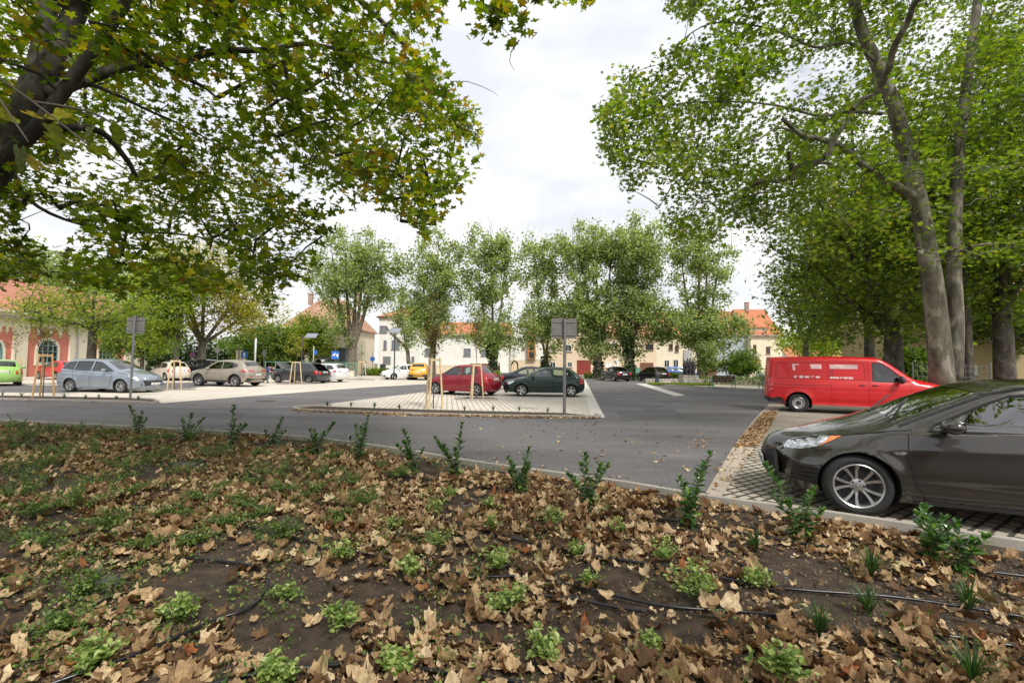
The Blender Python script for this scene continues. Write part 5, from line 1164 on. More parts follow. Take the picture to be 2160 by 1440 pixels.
# hanging tips at the top centre belong to a bough of the tree behind the camera
rs = np.random.default_rng(5)
def spray(px, py, Y): return tuple(P(px, py, Y))
tg = np.array([spray(*a) for a in [(990, -10, 6), (1020, 20, 6), (1045, 45, 6.1), (1015, 75, 6.2), (1060, 10, 6.1), (1095, 30, 6), (1110, 62, 6.1), (1150, -5, 6.2), (1190, -10, 6.3), (1235, 5, 6.2), (1075, 75, 6.3), (1250, -20, 6.2), (1130, -20, 6), (1040, 20, 6.0)]])
lH = limb([(3.6, -3.0, 0), (3.5, -2.9, 4), (3.0, -1.5, 7.0), (2.2, 1.5, 8.2), (1.4, 4.5, 8.0), tuple(P(1090, -60, 6.1))], .34, .02)
ov = sample_blobs([(3.5, .6, 8.8, 5, 3.2, 1.6, 1), (4, -5, 9, 6, 5, 2, .6)], 330, rs)
def keepT(p):
    px, z = proj(p); ins = (z > .2) & (px[:, 0] > -40) & (px[:, 0] < 2200) & (px[:, 1] > -40) & (px[:, 1] < 1500)
    ok = ((px[:, 0] > 965) & (px[:, 0] < 1262) & (px[:, 1] < 110 - (px[:, 0] > 1130) * 80))
    return ~ins | ok
bare = [np.array([P(1095, 85, 6.1), P(1078, 110, 6.1), P(1075, 130, 6.1), P(1085, 150, 6.15)]), np.array([P(950, 172, 10), P(985, 172, 10), P(1015, 182, 10), P(1042, 195, 10), P(1050, 203, 10)])]
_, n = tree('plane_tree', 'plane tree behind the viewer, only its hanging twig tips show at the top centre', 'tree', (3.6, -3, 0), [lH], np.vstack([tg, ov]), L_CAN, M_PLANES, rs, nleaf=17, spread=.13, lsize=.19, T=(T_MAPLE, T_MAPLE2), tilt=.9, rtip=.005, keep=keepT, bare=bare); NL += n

# --- right foreground plane tree: two pale stems and a long bough to the left
rs = np.random.default_rng(21)
KR = 1.29
def wpr(l): return wp([(a_, b_, y_ * KR) for a_, b_, y_ in l])
b1 = (P(1990, 780, 12 * KR).x, 12.0 * KR, 0)
r1 = limb([b1] + wpr([(1985, 780, 12), (1972, 640, 12), (1948, 480, 12.1), (1915, 330, 12.2), (1870, 180, 12.3), (1820, 70, 12.4), (1785, -60, 12.5), (1740, -220, 12.8)]), .39, .14, 6)
r2 = limb(wpr([(2010, 800, 12.2), (2015, 680, 12.3), (2012, 540, 12.5), (2022, 330, 12.9), (2045, 130, 13.2), (2070, -60, 13.5), (2080, -200, 13.5)]), .28, .12, 6)
r3 = limb(wpr([(1935, 420, 12.1), (1880, 385, 12.0), (1825, 352, 11.8), (1775, 310, 11.5), (1725, 292, 11.2), (1690, 285, 11.0), (1650, 250, 10.8)]), .15, .06)
r3b = limb(wpr([(1690, 285, 11.0), (1640, 270, 10.8), (1590, 300, 10.6), (1500, 330, 10.4), (1420, 330, 10.2)]), .04, .012)
r4 = limb(wpr([(1760, 345, 11.5), (1700, 345, 11.3), (1655, 365, 11.1), (1625, 400, 11.0), (1560, 420, 10.8), (1490, 460, 10.6), (1420, 500, 10.5)]), .05, .012)
r5 = limb(wpr([(1860, 240, 12.3), (1790, 235, 12), (1730, 245, 11.8), (1650, 225, 11.5), (1560, 215, 11.2), (1440, 218, 10.9), (1340, 240, 10.7)]), .07, .012)
r6 = limb(wpr([(1845, 130, 12.3), (1790, 90, 12), (1720, 100, 11.5), (1620, 60, 11), (1500, 50, 10.8), (1420, 100, 10.6)]), .07, .012)
r7 = limb(wpr([(1740, -220, 12.8), (1650, -200, 12), (1560, -100, 11.2), (1460, -60, 11)]), .07, .012)
rp_ = [(1400, -400), (1395, 0), (1440, 55), (1490, 20), (1500, 90), (1385, 95), (1380, 150), (1330, 140), (1290, 140), (1290, 200), (1255, 240), (1265, 330), (1300, 380), (1330, 420), (1350, 395), (1400, 370), (1380, 450), (1400, 490), (1440, 520), (1540, 510), (1560, 480), (1640, 500), (1700, 560), (1800, 560), (2400, 600), (2400, -400)]
tg = []
while len(tg) < 640:
    p = np.c_[rs.uniform(1255, 2300, 400), rs.uniform(-300, 560, 400)]; p = p[inpoly(p, rp_)]
    wgt = np.where(p[:, 0] < 1500, 1.0, .75); p = p[rs.random(len(p)) < wgt]
    lo = np.interp(p[:, 0], [1255, 1500, 1900, 2300], [9.6, 9.2, 9.5, 10]); hi = np.interp(p[:, 0], [1255, 1500, 1900, 2300], [11.8, 13.0, 15, 16])
    for q, y in zip(p, rs.uniform(lo * KR, hi * KR)): tg.append(tuple(P(q[0], q[1], y)))
tg = np.array(tg[:640])
tg2 = sample_blobs([(9.5, 5.5, 12, 5, 4, 3, 1)], 90, rs)
def keepR(p):
    px, z = proj(p); k = inpoly(px + rs.normal(0, 9, px.shape), rp_); ins = (px[:, 0] < 2220) & (px[:, 1] > -30) & (z > .2) & (px[:, 1] < 1500); return (k | ~ins) & clear(p, [r1, r2], .82, rs) & clear(p, [r3, r4], .7, rs, 1.4) & clear(p, [r5], .4, rs, 1.5)
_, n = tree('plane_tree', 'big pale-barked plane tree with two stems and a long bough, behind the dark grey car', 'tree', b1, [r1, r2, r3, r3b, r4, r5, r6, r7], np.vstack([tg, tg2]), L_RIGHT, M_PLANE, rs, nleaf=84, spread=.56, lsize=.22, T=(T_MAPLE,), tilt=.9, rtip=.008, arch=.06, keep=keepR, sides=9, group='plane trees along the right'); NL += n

GP = 'plane trees along the right'; GM = 'broadleaf trees on the left side of the square'
def quick_tree(label, base_px, Y, blobs, n, lm, bark, seed, r0=.3, nleaf=30, spread=.6, lsize=.25, stems=None, T=(T_Q,), name='tree', group=None, rtip=.012, cat='tree', tilt=1.0, arch=.08, fork=.35, nl=5, lean=0.0, wob=.08, bare=None, shell=.42, keep=None, by=None, twigs=True):
    global NL
    rs = np.random.default_rng(seed); b = P(base_px, 760, Y); base = np.array([b.x, Y, 0.0]); bl = [blob(*q) for q in blobs]
    if group == GP: n = int(n * 1.3)
    if group == GM: n = int(n * 1.45)
    tg = sample_blobs(bl, n, rs, shell)
    if stems is None:
        top = max(bl, key=lambda q: q[2] + q[5]); H = top[2] + top[5] * .75; zf = max(1.6, min(q[2] - q[5] for q in bl) + .5) if by is None else by
        f = base + np.array([lean, 0, zf]); stems = [limb([base, base + np.array([lean * .4, 0, zf * .5]), f], r0, r0 * .72, 4)]
        for k in range(nl):
            c = bl[k % len(bl)]; a = 2 * math.pi * k / nl + rs.random() * .8
            e = np.array([c[0] + c[3] * fork * math.cos(a), c[1] + c[4] * fork * math.sin(a), c[2] + c[5] * .6]); mid = (f + e) / 2 + np.array([math.cos(a), math.sin(a), .2]) * .25 * c[3] * fork
            stems.append(limb([f, mid, e], r0 * .45, r0 * .08, 6))
    rt, m = tree(name, label, cat, base, stems, tg, lm, bark, rs, group, nleaf, spread, lsize, T, tilt, rtip, arch, keep, 7, .8, twigs, wob=wob, bare=bare); NL += m
    return rt
GP = 'plane trees along the right'
quick_tree('plane tree with a thick brown trunk seen just above the red van cab', 1885, 21, [(1885, 560, 20, 190, 150, 4, 1), (1760, 600, 20, 140, 120, 4, 1), (1900, 330, 20, 260, 190, 5, .7), (1700, 480, 20, 110, 90, 3, 1), (1780, 690, 23, 90, 50, 3, .5)], 420, L_RIGHT, M_PLANES, 31, .45, 40, .5, .24, T=(T_MAPLE,), name='plane_tree', group=GP, by=3.2)
quick_tree('slimmer plane tree with twin stems behind the middle of the red van', 1835, 27, [(1750, 600, 27, 130, 130, 4, 1), (1720, 690, 27, 80, 50, 3, .8), (1830, 480, 27, 170, 190, 4, 1)], 260, L_RIGHT, M_PLANES, 32, .33, 40, .6, .28, T=(T_MAPLE,), name='plane_tree', group=GP, by=4.5, nl=4, fork=.3)
quick_tree('plane tree with a flared trunk rising above the roof of the dark grey car', 2118, 19, [(2120, 560, 19, 150, 130, 3, 1), (2150, 380, 19, 170, 160, 4, 1), (2050, 640, 20, 110, 60, 2, .6), (2130, 200, 19, 150, 120, 4, .6)], 330, L_RIGHT, M_PLANES, 33, .40, 42, .5, .24, T=(T_MAPLE,), name='plane_tree', group=GP, by=4.2)
quick_tree('smaller plane tree tucked right behind the two pale stems', 2042, 19, [(1980, 420, 19, 120, 160, 3, 1), (1900, 480, 19, 110, 130, 3, 1)], 170, L_RIGHT, M_PLANES, 34, .20, 34, .4, .22, T=(T_MAPLE,), name='plane_tree', group=GP, by=6, nl=4)
quick_tree('distant plane tree whose crown fills the gap beside the red van', 1700, 46, [(1740, 640, 46, 90, 100, 4, 1), (1700, 690, 46, 60, 55, 3, .8), (1690, 600, 46, 70, 60, 3, .6), (1800, 560, 46, 120, 160, 5, 1)], 260, L_LIGHT, M_POPBARK, 35, .35, 34, .8, .36, name='plane_tree', group=GP, by=4)
quick_tree('broad bushy tree at the far right edge behind the trunks', 2180, 30, [(2100, 560, 30, 130, 160, 4, 1), (2150, 680, 30, 90, 70, 3, 1), (1960, 600, 30, 110, 150, 3, .9)], 260, L_MID, M_POPBARK, 36, .3, 36, .7, .32, name='bushy_tree', group=GP, by=3)

# --- poplar row across the square
GPOP = 'tall airy poplars across the far side of the square'
def poplar(label, px, Y, blobs, n, seed, stems=3, ivy=0.0, r0=.42, tops=None, nleaf=30, lm=None):
    global NL
    rs = np.random.default_rng(seed); b = P(px, 760, Y); base = np.array([b.x, Y, 0.]); bl = [blob(*q) for q in blobs]
    T0 = max(bl, key=lambda q: q[2] + q[5]); H = T0[2] + T0[5]; cx = T0[0]; L_ = []
    L_.append(limb([base, base + [0, 0, .6], base + [0, 0, 1.5], base + [rs.normal(0, .1), 0, 3.4]], r0 * 1.2, r0 * .75, 4))
    for k in range(stems):
        off = ((k + .5) / stems - .5) * 2; e = np.array([cx + off * T0[3] * .75, Y + rs.normal(0, 1.0), H * (.97 - .10 * abs(off))])
        f = base + [off * .15, 0, 2.2 + rs.random() * 1.5]; L_.append(limb([f, f + (e - f) * .33 + [off * .5, 0, .3], f + (e - f) * .66 + [off * .4, 0, .2], e], r0 * (.5 if stems > 1 else .8), .02, 7))
    bl = [(q[0], q[1], q[2], q[3] * 1.22, q[4], q[5] * 1.08, q[6]) for q in bl]; tg = sample_blobs(bl, int(n * 1.0), rs, .55); bare = []
    for k in range(7):
        s_ = L_[1 + k % stems][0][-1] + [rs.normal(0, 1.2), rs.normal(0, .6), -1.2]; bare.append(np.array([s_, s_ + [rs.normal(0, .2), 0, 1.2], s_ + [rs.normal(0, .5), 0, 2.0 + rs.random() * 1.4]]))
    rt, m = tree('poplar_tree', label, 'tree', base, L_, tg, lm or L_POP, M_POPBARK, rs, GPOP, int(nleaf * 2.0), .50, .29, (T_Q,), 1.1, .016, .03, None, 7, 1.1, bare=bare); NL += m
    if ivy > 0:
        pts = []
        for q, r_ in L_[:3]:
            q = q[q[:, 2] < ivy]
            if len(q) < 2: continue
            i_ = rs.integers(0, len(q), 900); t_ = rs.random((900, 1)); j_ = np.clip(i_ + 1, 0, len(q) - 1)
            pp = q[i_] * (1 - t_) + q[j_] * t_; a = rs.random(900) * 2 * math.pi; rr_ = .38 + .25 * rs.random(900); pp[:, 0] += rr_ * np.cos(a); pp[:, 1] += rr_ * np.sin(a); pts.append(pp)
        pp = np.vstack(pts); V, F = scatter(T_Q, pp - base, rotmats(len(pp), rs, 1.4), np.full(len(pp), .26)); npmesh('ivy', V, F, L_IVY, rt)
    return rt
poplar('leftmost poplar of the row, wide fan of several stems from one leaning base', 742, 53, [(750, 570, 53, 92, 88, 4, 1), (715, 610, 52, 60, 60, 3, .7), (800, 590, 53, 50, 80, 3, .8), (715, 690, 52, 35, 45, 3, .5)], 300, 41, 5, r0=.62)
poplar('second poplar from the left in the row, single stem behind the red car nose', 912, 53, [(922, 575, 53, 62, 95, 3, 1.1), (905, 670, 53, 62, 60, 3, 1), (880, 640, 53, 45, 60, 3, .6)], 260, 42, 3, 0, r0=.45)
poplar('third poplar from the left in the row, round skirt of leaves low on its stem', 1040, 53, [(1035, 545, 53, 62, 75, 3, 1), (1040, 700, 52, 60, 42, 3, 1.1), (1030, 625, 53, 55, 50, 3, .9)], 250, 43, 3, 4.5, r0=.42)
poplar('slender poplar just left of the big sign back', 1150, 54, [(1148, 560, 54, 52, 78, 3, 1), (1150, 680, 53, 50, 70, 3, 1)], 220, 44, 2, 2.6, r0=.36)
poplar('dense poplar just right of the big sign back, leafy almost to the ground', 1262, 51, [(1258, 540, 51, 68, 78, 3, 1), (1250, 660, 51, 75, 60, 3, 1.3), (1262, 720, 51, 55, 38, 3, 1)], 360, 45, 3, 2.0, r0=.55, nleaf=36)
poplar('poplar with an ivy-covered stem between the two black parked cars', 1328, 50, [(1345, 530, 50, 58, 80, 3, 1), (1345, 650, 50, 52, 75, 3, 1), (1330, 740, 50, 30, 35, 2, .7)], 300, 46, 3, 12.0, r0=.45)
poplar('rightmost poplar of the row, forked stem rising behind the stone monument', 1478, 49, [(1475, 550, 49, 74, 85, 3, .95), (1475, 635, 49, 60, 45, 3, .7), (1470, 690, 49, 95, 46, 4, 1.2), (1400, 690, 48, 45, 35, 3, .6), (1530, 685, 48, 50, 35, 3, .7)], 330, 47, 4, 0, r0=.46)
quick_tree('crooked small tree whose bare bough arches left over the lamp panel', 862, 50, [(865, 700, 50, 32, 36, 2, 1), (845, 640, 50, 26, 34, 2, .6)], 70, L_POP, M_POPBARK, 48, .22, 26, .5, .24, stems=[limb([tuple(G(864, 795))] + wp([(862, 765, 50), (858, 735, 50), (843, 720, 50), (822, 700, 50), (816, 690, 50)]), .28, .09), limb(wp([(860, 745, 50), (851, 700, 50), (846, 660, 50), (850, 620, 50), (862, 590, 50)]), .12, .03)], name='crooked_tree', group=None)

# --- left middle distance
GM = 'broadleaf trees on the left side of the square'
quick_tree('spreading maple in front of the pink arched building, right above the silver people carrier', 192, 27, [(190, 640, 27, 125, 62, 3, 1), (95, 670, 27, 70, 45, 2.5, .8), (265, 690, 27, 50, 50, 2.5, .8)], 230, L_LIGHT, M_PLANES, 51, .27, 30, .38, .17, T=(T_MAPLE,), name='maple_tree', group=GM, by=3.4, nl=7, fork=.7)
quick_tree('yellowing plane tree with pale forked stems behind the sand-coloured car', 425, 40, [(450, 600, 40, 120, 95, 4, 1), (520, 660, 40, 80, 60, 3, 1), (380, 560, 40, 90, 70, 3, .8), (410, 680, 40, 60, 40, 3, .6)], 420, L_YEL, M_PLANE, 52, .42, 34, .6, .26, T=(T_MAPLE,), name='plane_tree', group=GM, by=3.0, nl=7, fork=.5, shell=.6)
quick_tree('light green tree between the square sign back and the yellowing plane tree', 372, 36, [(345, 620, 36, 75, 90, 3, 1), (330, 700, 36, 50, 50, 2.5, .8)], 230, L_LIGHT, M_PLANES, 53, .22, 32, .5, .24, T=(T_Q,), name='broadleaf_tree', group=GM, by=3)
quick_tree('tall pale-green tree behind the roof of the pink arched building', 60, 66, [(50, 560, 66, 90, 60, 5, 1), (150, 580, 66, 80, 50, 4, 1), (250, 600, 66, 70, 60, 4, .8)], 200, L_POP, M_POPBARK, 54, .3, 30, .9, .42, name='broadleaf_tree', group=GM, by=5)
quick_tree('dark leafy tree behind the no-stopping sign at the left', 300, 44, [(290, 700, 44, 60, 55, 3, 1), (250, 730, 44, 35, 35, 2, .6)], 150, L_MID, M_POPBARK, 55, .2, 30, .6, .28, name='broadleaf_tree', group=GM, by=2)
quick_tree('round young tree in front of the orange-roofed corner house, behind the solar lamp', 655, 56, [(650, 705, 56, 48, 45, 3, 1), (672, 730, 56, 38, 32, 2.5, .8)], 190, L_LIGHT, M_POPBARK, 56, .2, 34, .6, .28, name='broadleaf_tree', group=GM, by=2.2)
quick_tree('low green tree left of the orange-roofed corner house', 560, 54, [(560, 715, 54, 55, 42, 3, 1), (590, 740, 54, 40, 30, 2.5, .8), (510, 735, 54, 45, 32, 3, .8)], 220, L_MID, M_POPBARK, 57, .2, 34, .6, .28, name='broadleaf_tree', group=GM, by=2)
quick_tree('dome-shaped ornamental tree with layered twigs behind the left bench', 1562, 45, [(1560, 765, 45, 38, 30, 2, 1), (1590, 778, 45, 24, 18, 1.5, .6), (1528, 778, 45, 18, 16, 1.5, .5)], 150, L_MID, M_POPBARK, 58, .10, 36, .35, .2, name='ornamental_tree', by=.8, nl=6, fork=.8, rtip=.01)
quick_tree('silvery shrubby tree hugging the right side of the stone monument', 1490, 46, [(1490, 755, 46, 28, 36, 1.8, 1)], 90, L_POP, M_POPBARK, 59, .12, 34, .4, .22, name='shrubby_tree', by=1.0)
quick_tree('sunlit green tree showing above the bonnet end of the red van', 1740, 60, [(1740, 725, 60, 110, 28, 4, 1)], 160, L_LIGHT, M_POPBARK, 60, .2, 34, .8, .34, name='broadleaf_tree', by=2.5)
print('LEAVES', NL)
# ------------------------------------------------------------ vehicles placed by the ground contact of one wheel
def place(name, label, cat, S, pm, px, py, hd, wheel, side, spec, Y=None, group='cars parked around the square'):
    g = G(px, py) if Y is None else Vector((P(px, 760, Y).x, Y, 0)); h = R(hd); c, s = math.cos(h), math.sin(h)
    lx = S.X(S.arches[0 if wheel == 'f' else 1]) if wheel != 'c' else 0; ly = side * (S.W / 2 - .06) if wheel != 'c' else 0
    return build_car(name, label, cat, S, pm, (g.x - (lx * c - ly * s), g.y - (lx * s + ly * c), 0.006), h, spec, group)
place('hatchback', 'glossy dark grey hatchback with ten-spoke alloy wheel, close in the right foreground', 'car', sh_near(), paint('dark_grey_metallic_paint', (.052, .046, .041), .45, .22, coat=1.0), 1812, 1090, 156, 'f', 1, sp_near())
place('panel_van', 'long red panel van with faded white advert and phone number on its side', 'van', sh_van(), paint('red_van_paint', (.52, .003, .006), .0, .4, coat=.35), 1685, 869.5, -25, 'r', -1, sp_van())
place('hatchback', 'dark green five-door hatchback on the middle paving, behind the big sign post', 'car', sh_hatch(), paint('dark_green_paint', (.008, .030, .026), .4), 1100, 836, 179, 'f', 1, sp_hatch(headlights=[[('s', [(.06, .60), (.10, .70), (.42, .78), (.40, .70), (.22, .60)]), ('f', [(.38, .58), (.38, .70), (.60, .72), (.66, .58)])]]))
place('saloon_car', 'dark blue-grey saloon tail to the left, half hidden behind the dark green hatchback', 'car', sh_sedan(), paint('dark_blue_paint', (.018, .022, .035), .5), 1090, 822, -2, 'r', -1, sp_sedan())
place('hatchback', 'dark red rounded hatchback with a driver in it, between the staked saplings', 'car', sh_hatch(3.94, 1.70, 1.53), paint('cherry_red_paint', (.26, .006, .018), .25), 1004, 835.5, 153, 'r', 1, sp_hatch(3.94 / 3.97, 1.53 / 1.45, wheel='swirl', chrome=None))
place('people_carrier', 'silver-blue people carrier by the left planted strip, facing right', 'car', sh_mpv(), paint('silver_blue_paint', (.27, .31, .36), .55, .3), 253, 829, -7, 'f', -1, sp_mpv())
place('crossover', 'sand-coloured crossover with black lower cladding on the left paving', 'car', sh_suv(), paint('sand_metallic_paint', (.36, .32, .26), .5, .3), 418, 814, 168, 'f', 1, sp_suv())
place('hatchback', 'dark grey hatchback with its bonnet and tailgate both wide open', 'car', sh_astra(), paint('graphite_paint', (.065, .067, .075), .5), 651, 809, 166, 'r', 1, sp_hatch(4.32 / 3.97, 1.5 / 1.45, wheel='multi', open_hood=-48, open_tail=72))
place('estate_car', 'white estate car parked just beyond the dark grey hatchback with the open tailgate', 'car', sh_wagon(), paint('white_paint', (.72, .72, .72), 0, .3), 688, 806, 160, 'r', 1, sp_wagon(glass=[M_TINT] * 3))
place('crossover', 'black crossover behind the sand-coloured one, beside the no-stopping sign', 'car', sh_suv(4.65, 1.86, 1.68), paint('black_paint', (.012, .012, .014), .3), 366, 800.5, 172, 'f', 1, sp_suv(wheel='multi', clad=[], dlo=[[(1.45, 1.11), (1.85, 1.37), (2.12, 1.52), (2.52, 1.555), (2.56, 1.12)], [(2.64, 1.12), (2.60, 1.555), (3.2, 1.53), (3.7, 1.40), (3.8, 1.30), (3.35, 1.17)]]))
place('hatchback', 'pale cream hatchback seen from behind between the people carrier and the staked sapling', 'car', sh_hatch(3.8, 1.66, 1.47), paint('cream_paint', (.62, .58, .52), .1), 348, 803, 148, 'r', 1, sp_hatch(3.8 / 3.97, 1.47 / 1.45, wheel='steel'))
place('hatchback', 'bright red small hatchback under the arched windows, left of the people carrier', 'car', sh_hatch(3.7, 1.62, 1.42), paint('bright_red_paint', (.50, .012, .02), .0), 118, 801, 160, 'r', 1, sp_hatch(3.7 / 3.97, 1.42 / 1.45, wheel='steel'))
place('hatchback', 'apple green small hatchback cut off by the left edge, seen from behind', 'car', sh_hatch(3.7, 1.66, 1.50), paint('apple_green_paint', (.30, .50, .14), .1), 44, 813, 141, 'r', -1, sp_hatch(3.7 / 3.97, 1.50 / 1.45, wheel='steel'))
place('hatchback', 'small white hatchback facing the viewer near the crooked tree', 'car', sh_hatch(3.65, 1.63, 1.46), paint('white_paint_b', (.74, .74, .73), 0, .3), 846, 797, -140, 'c', 1, sp_hatch(3.65 / 3.97, 1.46 / 1.45, wheel='steel'), Y=44.5)
place('crossover', 'yellow crossover with black bumper, right next to the small white hatchback', 'car', sh_suv(4.17, 1.78, 1.60), paint('yellow_paint', (.62, .33, .02), 0, .3), 885, 797, 98, 'c', 1, sp_suv(clad=[], wheel='multi', dlo=[[(1.35, 1.06), (1.72, 1.31), (1.98, 1.45), (2.35, 1.49), (2.39, 1.07)], [(2.46, 1.07), (2.42, 1.49), (3.0, 1.46), (3.38, 1.32), (3.41, 1.22), (3.12, 1.12)]]), Y=44.5)
place('saloon_car', 'black saloon seen from behind beyond the dark asphalt aisle', 'car', sh_sedan(4.5, 1.76, 1.46), paint('black_paint_b', (.016, .015, .018), .3), 1297, 797, 103, 'c', 1, sp_sedan(wheel='five'), Y=47.5)
place('hatchback', 'black hatchback seen from behind with bright red lamps, left of the monument', 'car', sh_hatch(3.9, 1.72, 1.5), paint('black_paint_c', (.012, .013, .015), .3), 1376, 797, 108, 'c', 1, sp_hatch(3.9 / 3.97, 1.5 / 1.45), Y=47)
place('estate_car', 'bright blue estate car parked against the cream house, beside the monument', 'car', sh_wagon(4.4, 1.74, 1.5), paint('bright_blue_paint', (.03, .12, .48), .1), 1435, 790, -6, 'c', 1, sp_wagon(), Y=66)
place('hatchback', 'white hatchback mostly hidden behind the tail of the red van', 'car', sh_hatch(4.0, 1.7, 1.5), paint('white_paint_d', (.70, .72, .74), 0), 1632, 790, 178, 'c', 1, sp_hatch(4.0 / 3.97, 1.5 / 1.45), Y=52)

# ------------------------------------------------------------ people
def skinmesh(name, pts, edges, radii, m, parent, sub=1, root_i=0):
    me = D.meshes.new(name); me.from_pydata([tuple(p) for p in pts], edges, []); o = D.objects.new(name, me); col.objects.link(o)
    sk = o.modifiers.new('s', 'SKIN'); o.modifiers.new('u', 'SUBSURF').levels = sub; o.modifiers['u'].render_levels = sub
    for i, r_ in enumerate(radii):
        v = me.skin_vertices[0].data[i]; v.radius = (r_, r_) if not isinstance(r_, tuple) else r_; v.use_root = (i == root_i)
    dg = bpy.context.evaluated_depsgraph_get(); n = D.meshes.new_from_object(o.evaluated_get(dg)); o.modifiers.clear(); o.data = n
    n.materials.clear(); n.materials.append(m); n.polygons.foreach_set('use_smooth', [True] * len(n.polygons)); o.parent = parent; return o
M_SKIN = mat('skin', (.42, .23, .16), .6); M_SHIRT = mat('blue_shirt', (.06, .09, .22), .9, var=.3, scale=9); M_JEAN = mat('light_jeans', (.16, .21, .30), .9, var=.2, scale=9); M_DARKC = mat('dark_clothes', (.02, .02, .028), .9); M_HAIR = mat('dark_hair', (.03, .02, .015), .8); M_WSH = mat('white_shirt', (.6, .6, .58), .9); M_REDS = mat('red_jacket', (.3, .04, .04), .9)
def person(label, loc, hd, J, top, legs, group=None):
    """J: joint dict in metres (x forward, y left); body in one skin mesh, clothes as children"""
    root = thing('person', label, 'person', loc, R(hd), group)
    N = ['pel', 'che', 'nec', 'hea', 'ls', 'le', 'lh', 'rs', 're', 'rh', 'lhip', 'lk', 'la', 'lt', 'rhip', 'rk', 'ra', 'rt']
    E = [(0, 1), (1, 2), (2, 3), (1, 4), (4, 5), (5, 6), (1, 7), (7, 8), (8, 9), (0, 10), (10, 11), (11, 12), (12, 13), (0, 14), (14, 15), (15, 16), (16, 17)]
    rr_ = [.13, .13, .055, .095, .055, .042, .035, .055, .042, .035, .085, .06, .042, .035, .085, .06, .042, .035]
    pts = [J[k] for k in N]; body = skinmesh('body', pts, E, rr_, M_SKIN, root)
    h = Vector(J['hea']); b = MB(); b.ell(h, (.10, .085, .125), 14, 10); b.ell(h + Vector((.10, 0, -.01)), (.018, .014, .02), 6, 5); b.build('head', M_SKIN, body, True)
    b = MB(); b.ell(h + Vector((-.02, 0, .03)), (.105, .093, .115), 14, 10); b.build('hair', M_HAIR, root, True)
    i_ = [0, 1, 4, 5, 7, 8]; skinmesh('shirt', [pts[k] for k in i_], [(0, 1), (1, 2), (2, 3), (1, 4), (4, 5)], [.155, .165, .075, .058, .075, .058], top, root)
    i_ = [0, 10, 11, 12, 14, 15, 16]; skinmesh('trousers', [pts[k] for k in i_], [(0, 1), (1, 2), (2, 3), (0, 4), (4, 5), (5, 6)], [.145, .10, .078, .062, .10, .078, .062], legs, root)
    for a, t in (('la', 'lt'), ('ra', 'rt')): b = MB(); p = (Vector(J[a]) + Vector(J[t])) / 2; b.ell((p.x, p.y, .05), (.14, .05, .05), 10, 6); b.build('shoe', M_DARKC, root, True)
    return root
STAND = dict(pel=(0, 0, .95), che=(0, 0, 1.30), nec=(0, 0, 1.50), hea=(.02, 0, 1.63), ls=(0, .19, 1.42), le=(-.03, .24, 1.13), lh=(.06, .25, .88), rs=(0, -.19, 1.42), re=(.02, -.24, 1.13), rh=(.14, -.24, .90), lhip=(0, .10, .88), lk=(.10, .10, .50), la=(.16, .10, .09), lt=(.30, .10, .04), rhip=(0, -.10, .88), rk=(-.02, -.10, .50), ra=(-.20, -.10, .10), rt=(-.07, -.10, .04))
LEAN = dict(pel=(-.05, 0, .92), che=(.34, 0, 1.14), nec=(.52, 0, 1.16), hea=(.64, 0, 1.10), ls=(.40, .18, 1.12), le=(.58, .24, .88), lh=(.78, .16, .86), rs=(.40, -.18, 1.12), re=(.60, -.24, .86), rh=(.80, -.10, .84), lhip=(-.08, .10, .88), lk=(-.02, .11, .48), la=(-.10, .12, .09), lt=(.05, .12, .04), rhip=(-.08, -.10, .88), rk=(.06, -.10, .50), ra=(-.28, -.10, .09), rt=(-.14, -.10, .04))
p_ = P(568, 760, 33.2); person('man in blue shirt and light trousers bending over the engine of the open-bonnet car', (p_.x - .35, 33.6, .006), -25, LEAN, M_SHIRT, M_JEAN)
p_ = P(1053, 760, 60); person('pedestrian in dark clothes walking past the arched door beyond the red car', (p_.x, 60, .01), 180, STAND, M_DARKC, M_DARKC)
p_ = P(770, 760, 55); person('pedestrian in white shirt standing right of the leftmost poplar', (p_.x, 55, .01), 180, STAND, M_WSH, M_JEAN)
SIT = dict(pel=(0, 0, .52), che=(-.12, 0, .86), nec=(-.14, 0, 1.04), hea=(-.10, 0, 1.17), ls=(-.12, .19, .98), le=(.10, .24, .78), lh=(.34, .18, .86), rs=(-.12, -.19, .98), re=(.10, -.24, .78), rh=(.34, -.18, .86), lhip=(.02, .10, .52), lk=(.42, .12, .62), la=(.62, .12, .32), lt=(.74, .12, .28), rhip=(.02, -.10, .52), rk=(.42, -.12, .62), ra=(.62, -.12, .32), rt=(.74, -.12, .28))
rc = [o for o in D.objects if o.name.startswith('hatchback') and 'dark red' in o.get('label', '')][0]
mw = Matrix.Translation(rc.location) @ Matrix.Rotation(rc.rotation_euler.z, 4, 'Z'); dp = mw @ Vector((.02, .36, .02)); person('dark-haired driver sitting at the wheel of the dark red hatchback', dp, 153, SIT, M_DARKC, M_DARKC)

